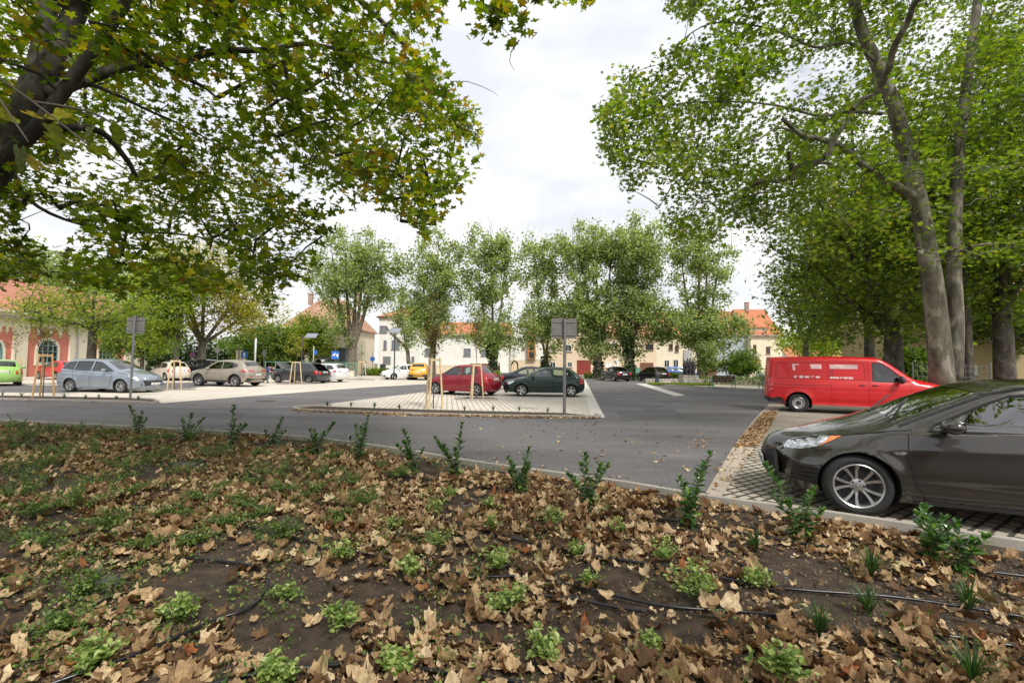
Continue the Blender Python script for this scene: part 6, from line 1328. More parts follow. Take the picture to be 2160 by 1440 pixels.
# ------------------------------------------------------------ saplings with stakes
M_STAKE = mat('peeled_wood_stake', (.48, .27, .11), .75, scale=3, col2=(.56, .36, .17), bump=.2, bscale=30); M_STAKEP = mat('pale_wood_stake', (.60, .46, .27), .75, var=.1, scale=4)
L_RED = leafmat('reddish_sapling_leaves', [(0, (.05, .045, .012)), (.6, (.12, .07, .02)), (1, (.20, .09, .03))], trans=.4)
def stakes(label, px, Y, h, w=.30, tilt=.05, m=None, group='three-legged wooden tree stakes'):
    b = P(px, 760, Y); root = thing('tree_stakes', label, 'tree stakes', (b.x, Y, .02), rng.random() * .5 - .2, group); m = m or M_STAKEP; tops = []
    for a in (0.2, 2.35, 4.2):
        x, y = w * math.cos(a), w * math.sin(a); tp = (x * (1 - tilt * 6), y * (1 - tilt * 6), h); k = MB(); k.tube([(x * 1.15, y * 1.15, -.05), tp], .034, 8); k.build('stake', m, root, True, ang=40); tops.append(tp)
    for i in range(3):
        a, c = Vector(tops[i]), Vector(tops[(i + 1) % 3]); d = (c - a); k = MB(); k.box((0, 0, 0), (d.length + .08, .025, .07), Matrix.Translation((a + c) / 2 - Vector((0, 0, .06))) @ Matrix.Rotation(math.atan2(d.y, d.x), 4, 'Z')); k.build('crossbar', m, root)
    return root
def sapling(label, px, Y, blobs, n, lm, seed, h0=1.4, nleaf=10, spread=.16, ls=.09, r0=.022, T=None, group='young staked trees'):
    return quick_tree(label, px, Y, blobs, n, lm, M_TWIG, seed, r0, nleaf, spread, ls, T=T or (T_OV,), name='sapling', group=group, rtip=.004, by=h0, nl=3, fork=.15, arch=.05, cat='young tree')
sap = [('reddish sapling in the left planted strip, in front of the people carrier', 'orange-brown stakes round the reddish sapling at the left', 95, 18.9, 1.78, [(88, 705, 18.9, 26, 26, .5, 1), (95, 730, 18.9, 16, 22, .4, .6)], 34, L_RED, M_STAKE),
       ('thin reddish sapling behind the apple green hatchback', 'small stakes behind the apple green hatchback', 33, 33, 1.5, [(32, 720, 33, 14, 30, .6, 1)], 26, L_RED, M_STAKE),
       ('sparse sapling at the nose of the sand-coloured crossover', 'pale stakes at the nose of the sand-coloured crossover', 370, 24.7, 1.6, [(368, 730, 24.7, 16, 28, .5, 1)], 26, L_MID, M_STAKEP),
       ('leafy round-crowned sapling in front of the car with the open bonnet', 'pale stakes in front of the car with the open bonnet', 625, 32.5, 1.6, [(625, 728, 32.5, 26, 26, .8, 1), (630, 690, 32.5, 12, 26, .4, .5)], 60, L_YEL, M_STAKEP),
       ('small sapling beside the leftmost poplar', 'pale stakes beside the leftmost poplar', 763, 42, 1.7, [(763, 735, 42, 8, 22, .4, 1)], 16, L_MID, M_STAKEP),
       ('tall brown-leaved sapling at the nose of the dark red hatchback', 'honey-coloured stakes at the nose of the dark red hatchback', 916, 16.2, 1.76, [(917, 705, 16.2, 17, 45, .35, 1), (915, 640, 16.2, 10, 26, .25, .6)], 66, L_RED, M_STAKEP),
       ('tall thin sapling at the rear wheel of the dark red hatchback', 'honey-coloured stakes at the rear wheel of the dark red hatchback', 1005, 20.6, 1.58, [(1004, 700, 20.6, 12, 50, .35, 1)], 40, L_RED, M_STAKEP),
       ('far sapling left of the red double gate', 'far pale stakes by the arched brown door', 1083, 46, 1.5, [(1083, 745, 46, 10, 24, .5, 1)], 20, L_MID, M_STAKEP),
       ('far sapling above the roof of the dark blue-grey saloon', 'far pale stakes above the roof of the dark blue-grey saloon', 1128, 47, 1.5, [(1128, 745, 47, 10, 20, .5, 1)], 20, L_MID, M_STAKEP)]
for k, (la, lb, px, Y, h, bl, n, lm, sm) in enumerate(sap):
    sapling(la, px, Y, bl, n, lm, 100 + k, h0=min(h, 1.6)); stakes(lb, px, Y, h, m=sm, w=.30 if Y < 25 else .38)
for px, Y, r_, lb in ((1005, 20.6, .95, 'oval kerb ring round the sapling behind the dark red hatchback'), (370, 24.7, 1.0, 'oval kerb ring at the nose of the sand-coloured crossover'), (625, 32.5, 1.2, 'oval kerb ring in front of the open-bonnet car'), (763, 42, 1.2, 'oval kerb ring beside the leftmost poplar')):
    b = P(px, 760, Y); ring = [(b.x + r_ * math.cos(a), Y + r_ * .75 * math.sin(a)) for a in np.linspace(0, 2 * math.pi, 33)]
    o = kerb('tree_pit_kerb', ring, .09, .07, .006, M_KERB); tag(o, lb, 'tree pit', 'oval tree pits', 'thing'); sheet('tree_pit_soil', ring[:-1], .03, M_SOIL)

# ------------------------------------------------------------ signs and lamps
M_GALV = mat('galvanised_post', (.22, .22, .225), .45, .6, var=.15, scale=9); M_BACK = mat('sign_back_grey', (.17, .16, .145), .6, .3, var=.15, scale=4); M_BLUE = mat('sign_blue', (.03, .14, .52), .45); M_SRED = mat('sign_red', (.6, .02, .03), .35); M_SW = mat('sign_white', (.8, .8, .8), .4); M_SOLAR = mat('solar_cells', (.30, .32, .38), .15, .5); M_LAMPM = mat('lamp_grey_metal', (.30, .31, .33), .4, .6); M_DLAMP = mat('dark_lamp_post', (.06, .075, .09), .45, .4)
GS = 'road signs round the square'
def sign(label, px, Y, top, plates, r=.035, name='road_sign', post=M_GALV, group=GS, lean=0.0):
    b = P(px, 760, Y); root = thing(name, label, 'road sign', (b.x, Y, 0), 0, group)
    q = MB(); q.tube([(0, 0, -.05), (lean, 0, top)], r, 12); q.build('post', post, root, True, ang=40)
    for pl in plates: pl(root)
    return root
def plate_rect(x, z, w, h, m, y=-.05, bolts=False, name='plate', rnd=.02):
    def f(root):
        b = MB(); b.prism([(x - w / 2 + rnd, z - h / 2), (x + w / 2 - rnd, z - h / 2), (x + w / 2, z - h / 2 + rnd), (x + w / 2, z + h / 2 - rnd), (x + w / 2 - rnd, z + h / 2), (x - w / 2 + rnd, z + h / 2), (x - w / 2, z + h / 2 - rnd), (x - w / 2, z - h / 2 + rnd)], .012, Matrix.Translation((0, y, 0))); o = b.build(name, m, root)
        if bolts:
            for dz in (h * .32, -h * .32): k = MB(); k.box((x, y - .01 if y > 0 else y + .03, z + dz), (w * .9, .02, .03)); k.lathe([(.05, -.025), (.05, .025)], 12, 0, Matrix.Translation((0, 0, z + dz))); k.build('clamp', M_GALV, root)
        return o
    return f
def plate_round(x, z, r_, m, y=-.05, ring=None, bar=None):
    def f(root):
        c = lambda s_: [(x + s_ * math.cos(a), z + s_ * math.sin(a)) for a in np.linspace(0, 2 * math.pi, 24)[:-1]]
        b = MB(); b.prism(c(r_), .012, Matrix.Translation((0, y, 0)), 0)
        if ring: b.prism(c(r_ * .99), .004, Matrix.Translation((0, y - .004, 0)), 1, [c(r_ * .8)])
        if bar:
            for a in bar: b.box((x, y - .004, z), (r_ * 1.7, .006, r_ * .17), Matrix.Translation((x, 0, z)) @ Matrix.Rotation(a, 4, 'Y') @ Matrix.Translation((-x, 0, -z)), 1)
        b.build('plate', [m, ring or m], root)
    return f
# two big sign backs
zc = P(1190, 692, 14.6).z; hh = (714 - 671) / FPX * 14.6
sign('large square grey sign back on a round post at the front of the middle island', 1191, 14.7, P(1190, 671, 14.6).z, [plate_rect(-.02, zc, (1217 - 1163) / FPX * 14.6, hh, M_BACK, .055, True)], .052)
zc = P(288, 687, 19.3).z
sign('smaller weathered square sign back on a leaning post in the left planted strip', 279, 19.0, P(288, 667, 19.3).z, [plate_rect(.02, zc, 38 / FPX * 19, 35 / FPX * 19, M_BACK, .05, True)], .045, lean=.02)
sign('round no-stopping sign, red ring on blue, left of the yellowing tree', 407, 41, 2.7, [plate_round(0, P(407, 750, 41).z + .05, .26, M_BLUE, ring=M_SRED, bar=(R(45), R(-45)))])
sign('grey round sign back above the roof of the sand-coloured crossover', 458, 38, 2.9, [plate_round(0, P(458, 738, 38).z, .24, M_BACK)])
def arrow(root):
    z = P(516, 748, 42).z; b = MB(); b.prism([(.10, z - .25), (.20, z - .25), (.20, z + .02), (.30, z + .02), (.15, z + .24), (0, z + .02), (.10, z + .02)], .008, Matrix.Translation((.0, -.075, 0))); b.build('white_arrow', M_SW, root)
sign('blue one-way sign with white arrow above a round sign', 512, 42, 2.8, [plate_rect(.15, P(516, 748, 42).z, .62, .62, M_BLUE, -.06), arrow, plate_round(.15, P(516, 757, 42).z - .1, .18, M_SW, -.05, ring=M_SRED)])
sign('pair of upright pale panels beside the blue arrow sign', 503, 43, 3.0, [plate_rect(-.12, P(500, 750, 43).z, .22, 1.0, M_CREAMB), plate_rect(.25, P(500, 750, 43).z, .28, 1.0, M_CREAMB)])
sign('round sign back on a thin post right of the tall pale lamp pole', 557, 46, 2.8, [plate_round(0, P(557, 745, 46).z, .24, M_GALV)])
def pict(root):
    z = P(707, 749, 45).z; b = MB(); b.prism([(-.28, z - .02), (-.05, z + .2), (.08, z + .16), (-.02, z + .02), (-.2, z - .1)], .008, Matrix.Translation((0, -.075, 0))); b.prism([(.05, z - .05), (.3, z + .2), (.32, z - .22), (.16, z - .10)], .008, Matrix.Translation((0, -.075, 0))); b.build('white_pictogram', M_SW, root)
sign('blue square sign with white pictogram above the white estate car', 707, 45, 2.9, [plate_rect(0, P(707, 749, 45).z, .74, .78, M_BLUE, -.06), pict])
sign('small blue sign on a white pole right of the leafy staked sapling', 661, 46, 3.2, [plate_rect(.20, P(664, 743, 46).z, .32, .40, M_BLUE, -.05)], post=M_SW)
sign('small round dark blue sign right of the leftmost poplar', 786, 56, 3.0, [plate_round(0, P(786, 757, 56).z, .30, M_BLUE)])
def lamp(label, px, Y, panel, h, m, arm=True):
    b = P(px, 760, Y); root = thing('solar_lamp', label, 'street lamp', (b.x, Y, 0), 0, 'solar street lamps'); q = MB(); q.tube([(0, 0, 0), (0, 0, h)], .06, 10); q.build('post', m, root, True, ang=40)
    u = P(panel[0], panel[1], Y); q = MB(); Mx = Matrix.Translation((u.x - b.x, 0, u.z)) @ Matrix.Rotation(R(38), 4, 'X'); q.box((0, 0, 0), (panel[2], panel[3], .05), Mx, 0); q.box((0, 0, .03), (panel[2] * .93, panel[3] * .9, .012), Mx, 1); q.box((0, 0, -.03), (panel[2] * .93, panel[3] * .9, .012), Mx, 1); q.build('solar_panel', [M_LAMPM, M_SOLAR], root)
    if arm: q = MB(); q.tube([(0, 0, h * .93), (u.x - b.x - .3, -.2, u.z - .3), (u.x - b.x, 0, u.z - .02)], .03, 6); q.build('arm', M_LAMPM, root)
lamp('street lamp with a tilted solar panel above the car with the open tailgate', 636, 44, (657, 708, 1.1, .75), P(657, 706, 44).z, M_DLAMP)
lamp('dark street lamp with a pale solar panel beside the small white hatchback', 832, 43, (833, 697, 1.0, .8), P(832, 698, 43).z, M_DLAMP)
lamp('street lamp with its solar panel half hidden in the leaves behind the sapling', 352, 48, (358, 706, 1.1, .7), P(357, 707, 48).z, M_DLAMP)
b = P(538, 760, 47); o = MB(); o.tube([(0, 0, 0), (0, 0, P(538, 712, 47).z)], .09, 10); o = o.build('pole', M_SW, loc=(b.x, 47, 0), smooth=True); tag(o, 'tall plain pale pole rising out of the yellowing tree', 'pole')
# green railing, hedge, bins, bollard
M_GRAIL = mat('green_painted_steel', (.13, .30, .22), .5)
A_, B_ = P(560, 760, 50), P(752, 760, 50); rl = thing('railing', 'green steel railing with lattice panels in front of the grey lean-to', 'railing', (A_.x, 50, 0), 0)
Lr = B_.x - A_.x; n_ = 9; q = MB(); q.tube([(0, 0, 1.55), (Lr, 0, 1.55)], .03, 6); q.tube([(0, 0, .75), (Lr, 0, .75)], .025, 6); q.build('handrail', M_GRAIL, rl)
for k in range(n_ + 1): q = MB(); q.tube([(Lr * k / n_, 0, 0), (Lr * k / n_, 0, 1.6)], .04, 6); q.build('post', M_GRAIL, rl)
for k in range(3, n_):
    q = MB(); x0, x1 = Lr * k / n_ + .08, Lr * (k + 1) / n_ - .08
    for j in range(6): xx = x0 + (x1 - x0) * j / 5; q.tube([(xx, 0, .75), (xx, 0, 1.5)], .012, 4)
    q.tube([(x0, 0, .78), (x1, 0, 1.5)], .014, 4); q.tube([(x1, 0, .78), (x0, 0, 1.5)], .014, 4); q.build('lattice_panel', M_GRAIL, rl)
q = MB(); q.box((Lr * .72, .25, .35), (Lr * .5, .4, .7)); q.build('low_wall', M_CREAM, rl)
def hedge(label, px0, px1, Y, h, d, lm, n, ls=.2, name='hedge', z0=0.0):
    a, c = P(px0, 760, Y).x, P(px1, 760, Y).x; rs = np.random.default_rng(int(px0) + 7); p = np.c_[rs.uniform(a, c, n), Y + rs.uniform(-d / 2, d / 2, n), z0 + rs.uniform(0, 1, n) ** .8 * h * (.85 + .25 * np.sin(np.linspace(0, 60, n)))]
    b0 = np.array([(a + c) / 2, Y, 0]); V, F = scatter(T_Q, p - b0, rotmats(n, rs, 1.2), ls * rs.uniform(.6, 1.3, n)); o = npmesh(name, V, F, lm); o.location = b0; tag(o, label, 'hedge'); return o
hedge('tall dark hedge behind the left parked cars under the yellowing tree', 250, 640, 57, 4.2, 1.5, L_HEDGE, 15000, .34)
hedge('low clipped green hedge strip behind the black parked cars', 1232, 1398, 53, .75, .8, L_LIGHT, 5000, .14)
hedge('low green hedge strip in front of the blue estate car', 1398, 1448, 56, .85, .8, L_LIGHT, 2200, .14)
hedge('patch of tall weeds under the white block wall', 768, 822, 56, .9, 1.2, L_LIGHT, 2200, .18)
hedge('low green planting left of the dark blue-grey saloon', 1036, 1058, 50, .8, .8, L_LIGHT, 900, .16)
hedge('bushes beyond the red van roof under the plane trees', 1640, 1850, 40, 2.2, 3, L_LIGHT, 9000, .3, 'bushes')
hedge('dark bushes between the pale stems and the stone house', 1880, 1965, 26, 2.6, 2, L_MID, 6000, .24, 'bushes')
hedge('straggling low shrubs round the foot of the ornamental tree', 1470, 1640, 44, .7, 3, L_MID, 3500, .14, 'low_shrubs')
hedge('grassy edge in front of the monument', 1372, 1500, 38.5, .18, 1.4, L_LIGHT, 5000, .12, 'grass_edge')
def bin_(label, px, Y, w, h, m): b = P(px, 760, Y); q = MB(); q.box((0, 0, h / 2 + .05), (w, w * 1.1, h), taper=1.15); r_ = thing('wheelie_bin', label, 'bin', (b.x, Y, 0)); q.build('body', m, r_); q = MB(); q.box((0, 0, h + .10), (w * 1.2, w * 1.35, .08)); q.build('lid', m, r_); q = MB(); [q.lathe([(.1, -.03), (.1, .03)], 10, 0, Matrix.Translation((sx * w * .45, w * .5, .1)) @ Matrix.Rotation(math.pi / 2, 4, 'Y')) for sx in (-1, 1)]; q.build('wheels', M_RUB, r_)
bin_('black wheelie bin against the white block with grey shutters', 808, 68, .62, 1.25, M_DLAMP); bin_('green wheelie bin beside the brown garage door', 1345, 68, .6, 1.2, M_GRAIL); bin_('dark litter bin seen right of the pale plane tree stems', 2052, 22, .5, .85, M_PLA)
b = P(1386, 760, 41); q = MB(); q.lathe([(.0, 1.02), (.12, 1.0), (.20, .92), (.21, .82), (.17, .78), (.19, .1), (.24, 0)], 14); o = q.build('bollard', M_DLAMP, loc=(b.x, 41, 0), smooth=True); tag(o, 'stout dark bollard in front of the second black car', 'bollard')
# benches
M_BSLAT = mat('bench_brown_slats', (.085, .03, .02), .5, var=.25, scale=6)
def bench(label, px0, px1, Y):
    a, c = P(px0, 760, Y).x, P(px1, 760, Y).x; w = c - a; r_ = thing('park_bench', label, 'bench', ((a + c) / 2, Y, .01), 0, 'park benches facing away')
    q = MB(); [q.box((0, .02 + .0 * k, .55 + .115 * k), (w, .035, .10)) for k in range(4)]; q.build('backrest', M_BSLAT, r_)
    q = MB(); [q.box((0, .12 + .11 * k, .45), (w, .10, .035)) for k in range(4)]; q.build('seat', M_BSLAT, r_)
    for sx in (-1, 1): q = MB(); q.box((sx * (w / 2 - .03), .0, .47), (.05, .05, .94)); q.box((sx * (w / 2 - .03), .48, .22), (.05, .05, .44)); q.box((sx * (w / 2 - .03), .25, .42), (.05, .5, .04)); q.build('leg', M_GRAIL, r_)
bench('brown slatted bench seen from behind in front of the ornamental tree', 1501, 1551, 33.5); bench('brown slatted bench half hidden by the tail of the red van', 1607, 1657, 31.5)
# monument
M_STONE = brickmat('rough_light_stone', (.34, .31, .27), (.42, .39, .35), (.15, .13, .11), .4, .22, .02, vec='wall', noise=.3, nscale=3); M_BRONZE = mat('dark_bronze', (.035, .033, .038), .45, .5, var=.3, scale=9, bump=.6)
mo = P(1452, 760, 40); mr_ = thing('monument', 'stone slab monument with a group of dark bronze figures on a block plinth', 'monument', (mo.x, 40, 0))
q = MB(); q.box((0, 0, .42), (1.35, 1.1, .84)); q.box((0, 0, .05), (1.6, 1.3, .12)); q.build('plinth', M_STONE, mr_)
q = MB(); rs = np.random.default_rng(3); n0 = 9
q.prism([(-.32, .84), (.42, .84), (.40, 2.9), (.35, 3.02), (-.1, 3.0), (-.30, 3.03), (-.36, 2.2)], .30, Matrix.Translation((0, .12, 0))); q.build('slab', mat('carved_grey_stone', (.30, .29, .27), .9, scale=6, col2=(.5, .48, .45), bump=1.0, bscale=14), mr_)
for k, (dx, dy, hh, wd) in enumerate([(-.34, -.08, 1.28, 1.0), (-.12, -.16, 1.42, 1.0), (.12, -.1, 1.45, 1.05), (.36, -.16, 1.34, 1.0), (.0, -.34, .85, 1.0), (-.28, -.34, .7, .9)]):
    q = MB(); z = .84; q.lathe([(.20 * wd, 0), (.17 * wd, hh * .25), (.13 * wd, hh * .55), (.17 * wd, hh * .78), (.10 * wd, hh * .86), (.045, hh * .88)], 10, 0, Matrix.Translation((dx, dy, z)))
    q.ell((dx, dy, z + hh * .95), (.075, .08, .10), 10, 8); q.tube([(dx - .14, dy, z + hh * .76), (dx - .2, dy - .08, z + hh * .55), (dx - .04, dy - .18, z + hh * .50)], .04, 6); q.tube([(dx + .14, dy, z + hh * .76), (dx + .19, dy - .06, z + hh * .52), (dx + .16, dy - .12, z + hh * .34)], .04, 6); q.build('bronze_figure', M_BRONZE, mr_, True)
q = MB(); q.box((0, 0, .2), (16, .4, .4)); b = P(1530, 760, 44); o = q.build('garden_wall', M_STONE, loc=(b.x, 43.2, 0)); tag(o, 'low rough stone garden wall running behind the monument and left bench', 'wall')
# mesh fence right of the big tree
A_ = P(1925, 760, 19); fe = thing('mesh_fence', 'grey wire mesh fence panels between the thick trunks and the pale stems', 'fence', (A_.x, 19, 0), R(-20))
for k in range(3): q = MB(); q.tube([(k * 1.25, 0, 0), (k * 1.25, 0, 1.9)], .025, 6); q.build('post', M_GALV, fe)
for k in range(2):
    q = MB(); [q.tube([(k * 1.25, 0, z), (k * 1.25 + 1.25, 0, z)], .008, 4) for z in np.arange(.2, 1.9, .22)]; [q.tube([(k * 1.25 + x, 0, .1), (k * 1.25 + x, 0, 1.85)], .007, 4) for x in np.arange(.15, 1.25, .16)]; q.build('mesh_panel', M_GALV, fe)

# ------------------------------------------------------------ planting bed: fallen leaves, shrubs, hoses
L_DRY = leafmat('dry_leaves', [(0, (.075, .040, .020)), (.20, (.17, .098, .046)), (.45, (.33, .21, .108)), (.75, (.52, .37, .205)), (.93, (.66, .51, .32)), (.96, (.24, .23, .09)), (1, (.28, .10, .035))], rough=.75, trans=.12, spec=.25, tint=(1, .7, .4), clump=.10, cscale=2, mott=.45, mscale=26)
L_LAUR = leafmat('laurel_leaves', [(0, (.035, .08, .024)), (.6, (.065, .135, .034)), (.90, (.13, .23, .05)), (1, (.22, .36, .07))], rough=.22, trans=.22, spec=.7, clump=.05)
L_EUO = leafmat('variegated_leaves', [(0, (.10, .17, .035)), (.35, (.20, .29, .06)), (.7, (.36, .42, .12)), (1, (.58, .60, .30))], rough=.5, trans=.3, clump=.15, cscale=6, mott=.3, mscale=70)
L_FINE = leafmat('fine_shrub_leaves', [(0, (.045, .085, .018)), (.5, (.095, .155, .03)), (.9, (.16, .23, .045)), (1, (.27, .32, .07))], rough=.5, trans=.3, clump=.2, cscale=3)
L_GRASS = leafmat('grass_blades', [(0, (.03, .06, .02)), (.7, (.06, .11, .035)), (1, (.13, .18, .06))], rough=.45, trans=.3)
rs = np.random.default_rng(77)
def fallen(name, label, pts, smin, smax, zf, tpl, tilt, m=None):
    n = len(pts); z = np.array([zf(p[0], p[1]) for p in pts]); sc = smin + (smax - smin) * rs.random(n) ** 1.5; pos = np.c_[pts, z]
    V, F = scatter_multi(tpl, pos, rotmats(n, rs, tilt), sc); o = npmesh(name, V, F, m or L_DRY, smooth=False); tag(o, label, 'leaf litter', kind='stuff'); return o
T_DRY = [tmpl_maple(rings=True, rs=rs) for _ in range(26)]; T_DRYF = [tmpl_maple(c) for c in (.5, .9, -.4, .3)]
bare = [(60, 1010, 130, 35), (430, 1240, 95, 60), (620, 1340, 130, 60), (1520, 1100, 140, 22), (900, 1290, 90, 30), (820, 1240, 60, 22), (470, 1170, 60, 20), (1010, 1330, 60, 25), (1260, 1200, 90, 22), (1450, 1330, 50, 35), (100, 1090, 70, 25)]
bed_fine = np.array(smoothpath(list(bed_k), 8))
def litter(n, y0, y1, dens):
    o = []
    while sum(map(len, o)) < n:
        y = y0 + (y1 - y0) * rs.random(20000); x = rs.uniform(-1.3, 1.25, 20000) * (y + .4); p = np.c_[x, y]; p = p[inpoly(p, bedpoly)]
        px, z = proj(np.c_[p, np.full(len(p), .06)]); k = np.ones(len(p), bool); f = np.array([mnoise.noise((a * 1.1, b * 1.1, 7)) for a, b in p])
        pr = np.clip(dens + f * 1.3, .08, 1); pr = np.where(px[:, 0] < 700, pr * .8, pr)
        for a, b, ra, rb_ in bare: pr = np.where(((px[:, 0] - a) / ra) ** 2 + ((px[:, 1] - b) / rb_) ** 2 < 1, .07, pr)
        dk = np.linalg.norm(p[:, None] - bed_fine[None], axis=-1).min(1); pr = np.where(dk < .5, pr * .6, pr) * (dk > .13)
        o.append(p[rs.random(len(p)) < pr])
    return np.vstack(o)[:n]
fallen('fallen_leaves', 'dry brown plane leaves covering the near half of the planting bed', litter(6000, 1.6, 4.4, .60), .05, .185, lambda x, y: soilz(x, y) + rs.uniform(.0, .045), T_DRY, .27)
fallen('fallen_leaves', 'dry brown plane leaves covering the middle of the planting bed', litter(8000, 4.3, 7.2, .60), .06, .19, lambda x, y: soilz(x, y) + rs.uniform(.0, .05), T_DRY, .27)
fallen('fallen_leaves', 'dry brown plane leaves covering the far side of the planting bed', litter(7000, 7.1, 12.0, .62), .08, .18, lambda x, y: soilz(x, y) + rs.uniform(.01, .05), T_DRY[:4] + T_DRYF, .30)
fallen('leaf_fragments', 'crumbled bits of dry leaf strewn between the whole ones', np.vstack([litter(9000, 1.6, 5.5, .75), litter(5000, 5.5, 9, .7)]), .015, .055, lambda x, y: soilz(x, y) + rs.uniform(0, .015), T_DRYF, .35)
# leaves and grit along kerbs and on the asphalt
pts = []
for _ in range(900): a = rs.random(); i_ = rs.integers(8, len(bed_k) - 12); q = bed_k[i_] * (1 - a) + bed_k[i_ + 1] * a; n_ = np.array([.15, 1]); pts.append(q + n_ * (abs(rs.normal(0, .16)) + .06) + rs.normal(0, .03, 2))
fallen('kerb_leaves', 'thin line of dry leaves along the far side of the bed kerb', np.array(pts), .04, .13, lambda x, y: .012, T_DRYF, .25)
def strip_pts(a, b, n, w):
    A2, B2 = np.array(G(*a)[:2]), np.array(G(*b)[:2]); t = rs.random(n)[:, None]; return A2 + (B2 - A2) * t + np.abs(rs.normal(0, w, (n, 1))) * np.array([[0, -1]]) + rs.normal(0, .05, (n, 2))
fallen('kerb_leaves', 'drift of dry leaves in front of the middle island kerb', np.vstack([strip_pts((625, 863), (860, 874.5), 900, .28), strip_pts((860, 874.5), (1190, 881), 1100, .16), strip_pts((1190, 881), (1262, 882), 120, .10), strip_pts((640, 866), (860, 873), 500, .1)]), .05, .13, lambda x, y: .012 + rs.random() * .03, T_DRYF, .35)
fallen('kerb_leaves', 'sparse dry leaves along the left planted strip', strip_pts((-200, 838), (330, 851), 160, .15), .05, .12, lambda x, y: .012, T_DRYF, .3)
bp_ = np.array(gl([(1610, 872), (1642, 868), (1600, 945), (1560, 1000), (1520, 1040), (1500, 1030), (1540, 955)]))[:, :2]; pp = []
while len(pp) < 2600: c = rs.uniform(bp_.min(0), bp_.max(0)); px_, _ = proj(np.array([[c[0], c[1], 0]])); (pp.append(c) if inpoly(c[None], bp_)[0] and rs.random() < (1.0 if px_[0, 1] < 945 else .10) else None)
fallen('drifted_leaves', 'brown leaf drift on the dusty concrete band beside the grid paving', np.array(pp), .045, .125, lambda x, y: .02 + rs.random() * .05, T_DRYF, .45)
ap = np.array(gl([(0, 865), (700, 880), (1270, 890), (1560, 900), (1480, 1050), (1270, 1010), (1000, 970), (600, 915), (0, 885)]))[:, :2]; pp = []
while len(pp) < 170: c = rs.uniform(ap.min(0), ap.max(0)); (pp.append(c) if inpoly(c[None], ap)[0] and rs.random() < .08 + .92 * (c[0] > -1) else None)
fallen('asphalt_leaves', 'scattered single dry leaves on the asphalt road', np.array(pp), .05, .16, lambda x, y: .015, T_DRYF, .22)
pp = np.vstack([litter(60, 4, 9, 1.0) * 0 + np.c_[rs.uniform(2.5, 7, 60), rs.uniform(3.2, 9, 60)]]); pp = pp[~inpoly(pp, bedpoly)]
fallen('paving_leaves', 'few dry leaves on the grid paving by the dark grey car', pp, .06, .17, lambda x, y: .02, T_DRYF, .25)
# crumbs of soil, twigs
q = litter(22000, 1.6, 6, 2.0); n = len(q); tet = (np.array([(0, 0, .8), (.6, 0, 0), (-.3, .5, 0), (-.3, -.5, 0)]), np.array([(0, 1, 2), (0, 2, 3), (0, 3, 1)])); V, F = scatter(tet, np.c_[q, [soilz(a, b) for a, b in q]], rotmats(n, rs, .6), rs.uniform(.004, .017, n) * rs.choice([1, 1, 1, 1.9], n)); o = npmesh('soil_crumbs', V, F, mat('soil_crumb', (.040, .028, .020), .95, scale=11, col2=(.17, .125, .085))); tag(o, 'loose crumbs of dark soil and grit in the bed', 'soil', kind='stuff')

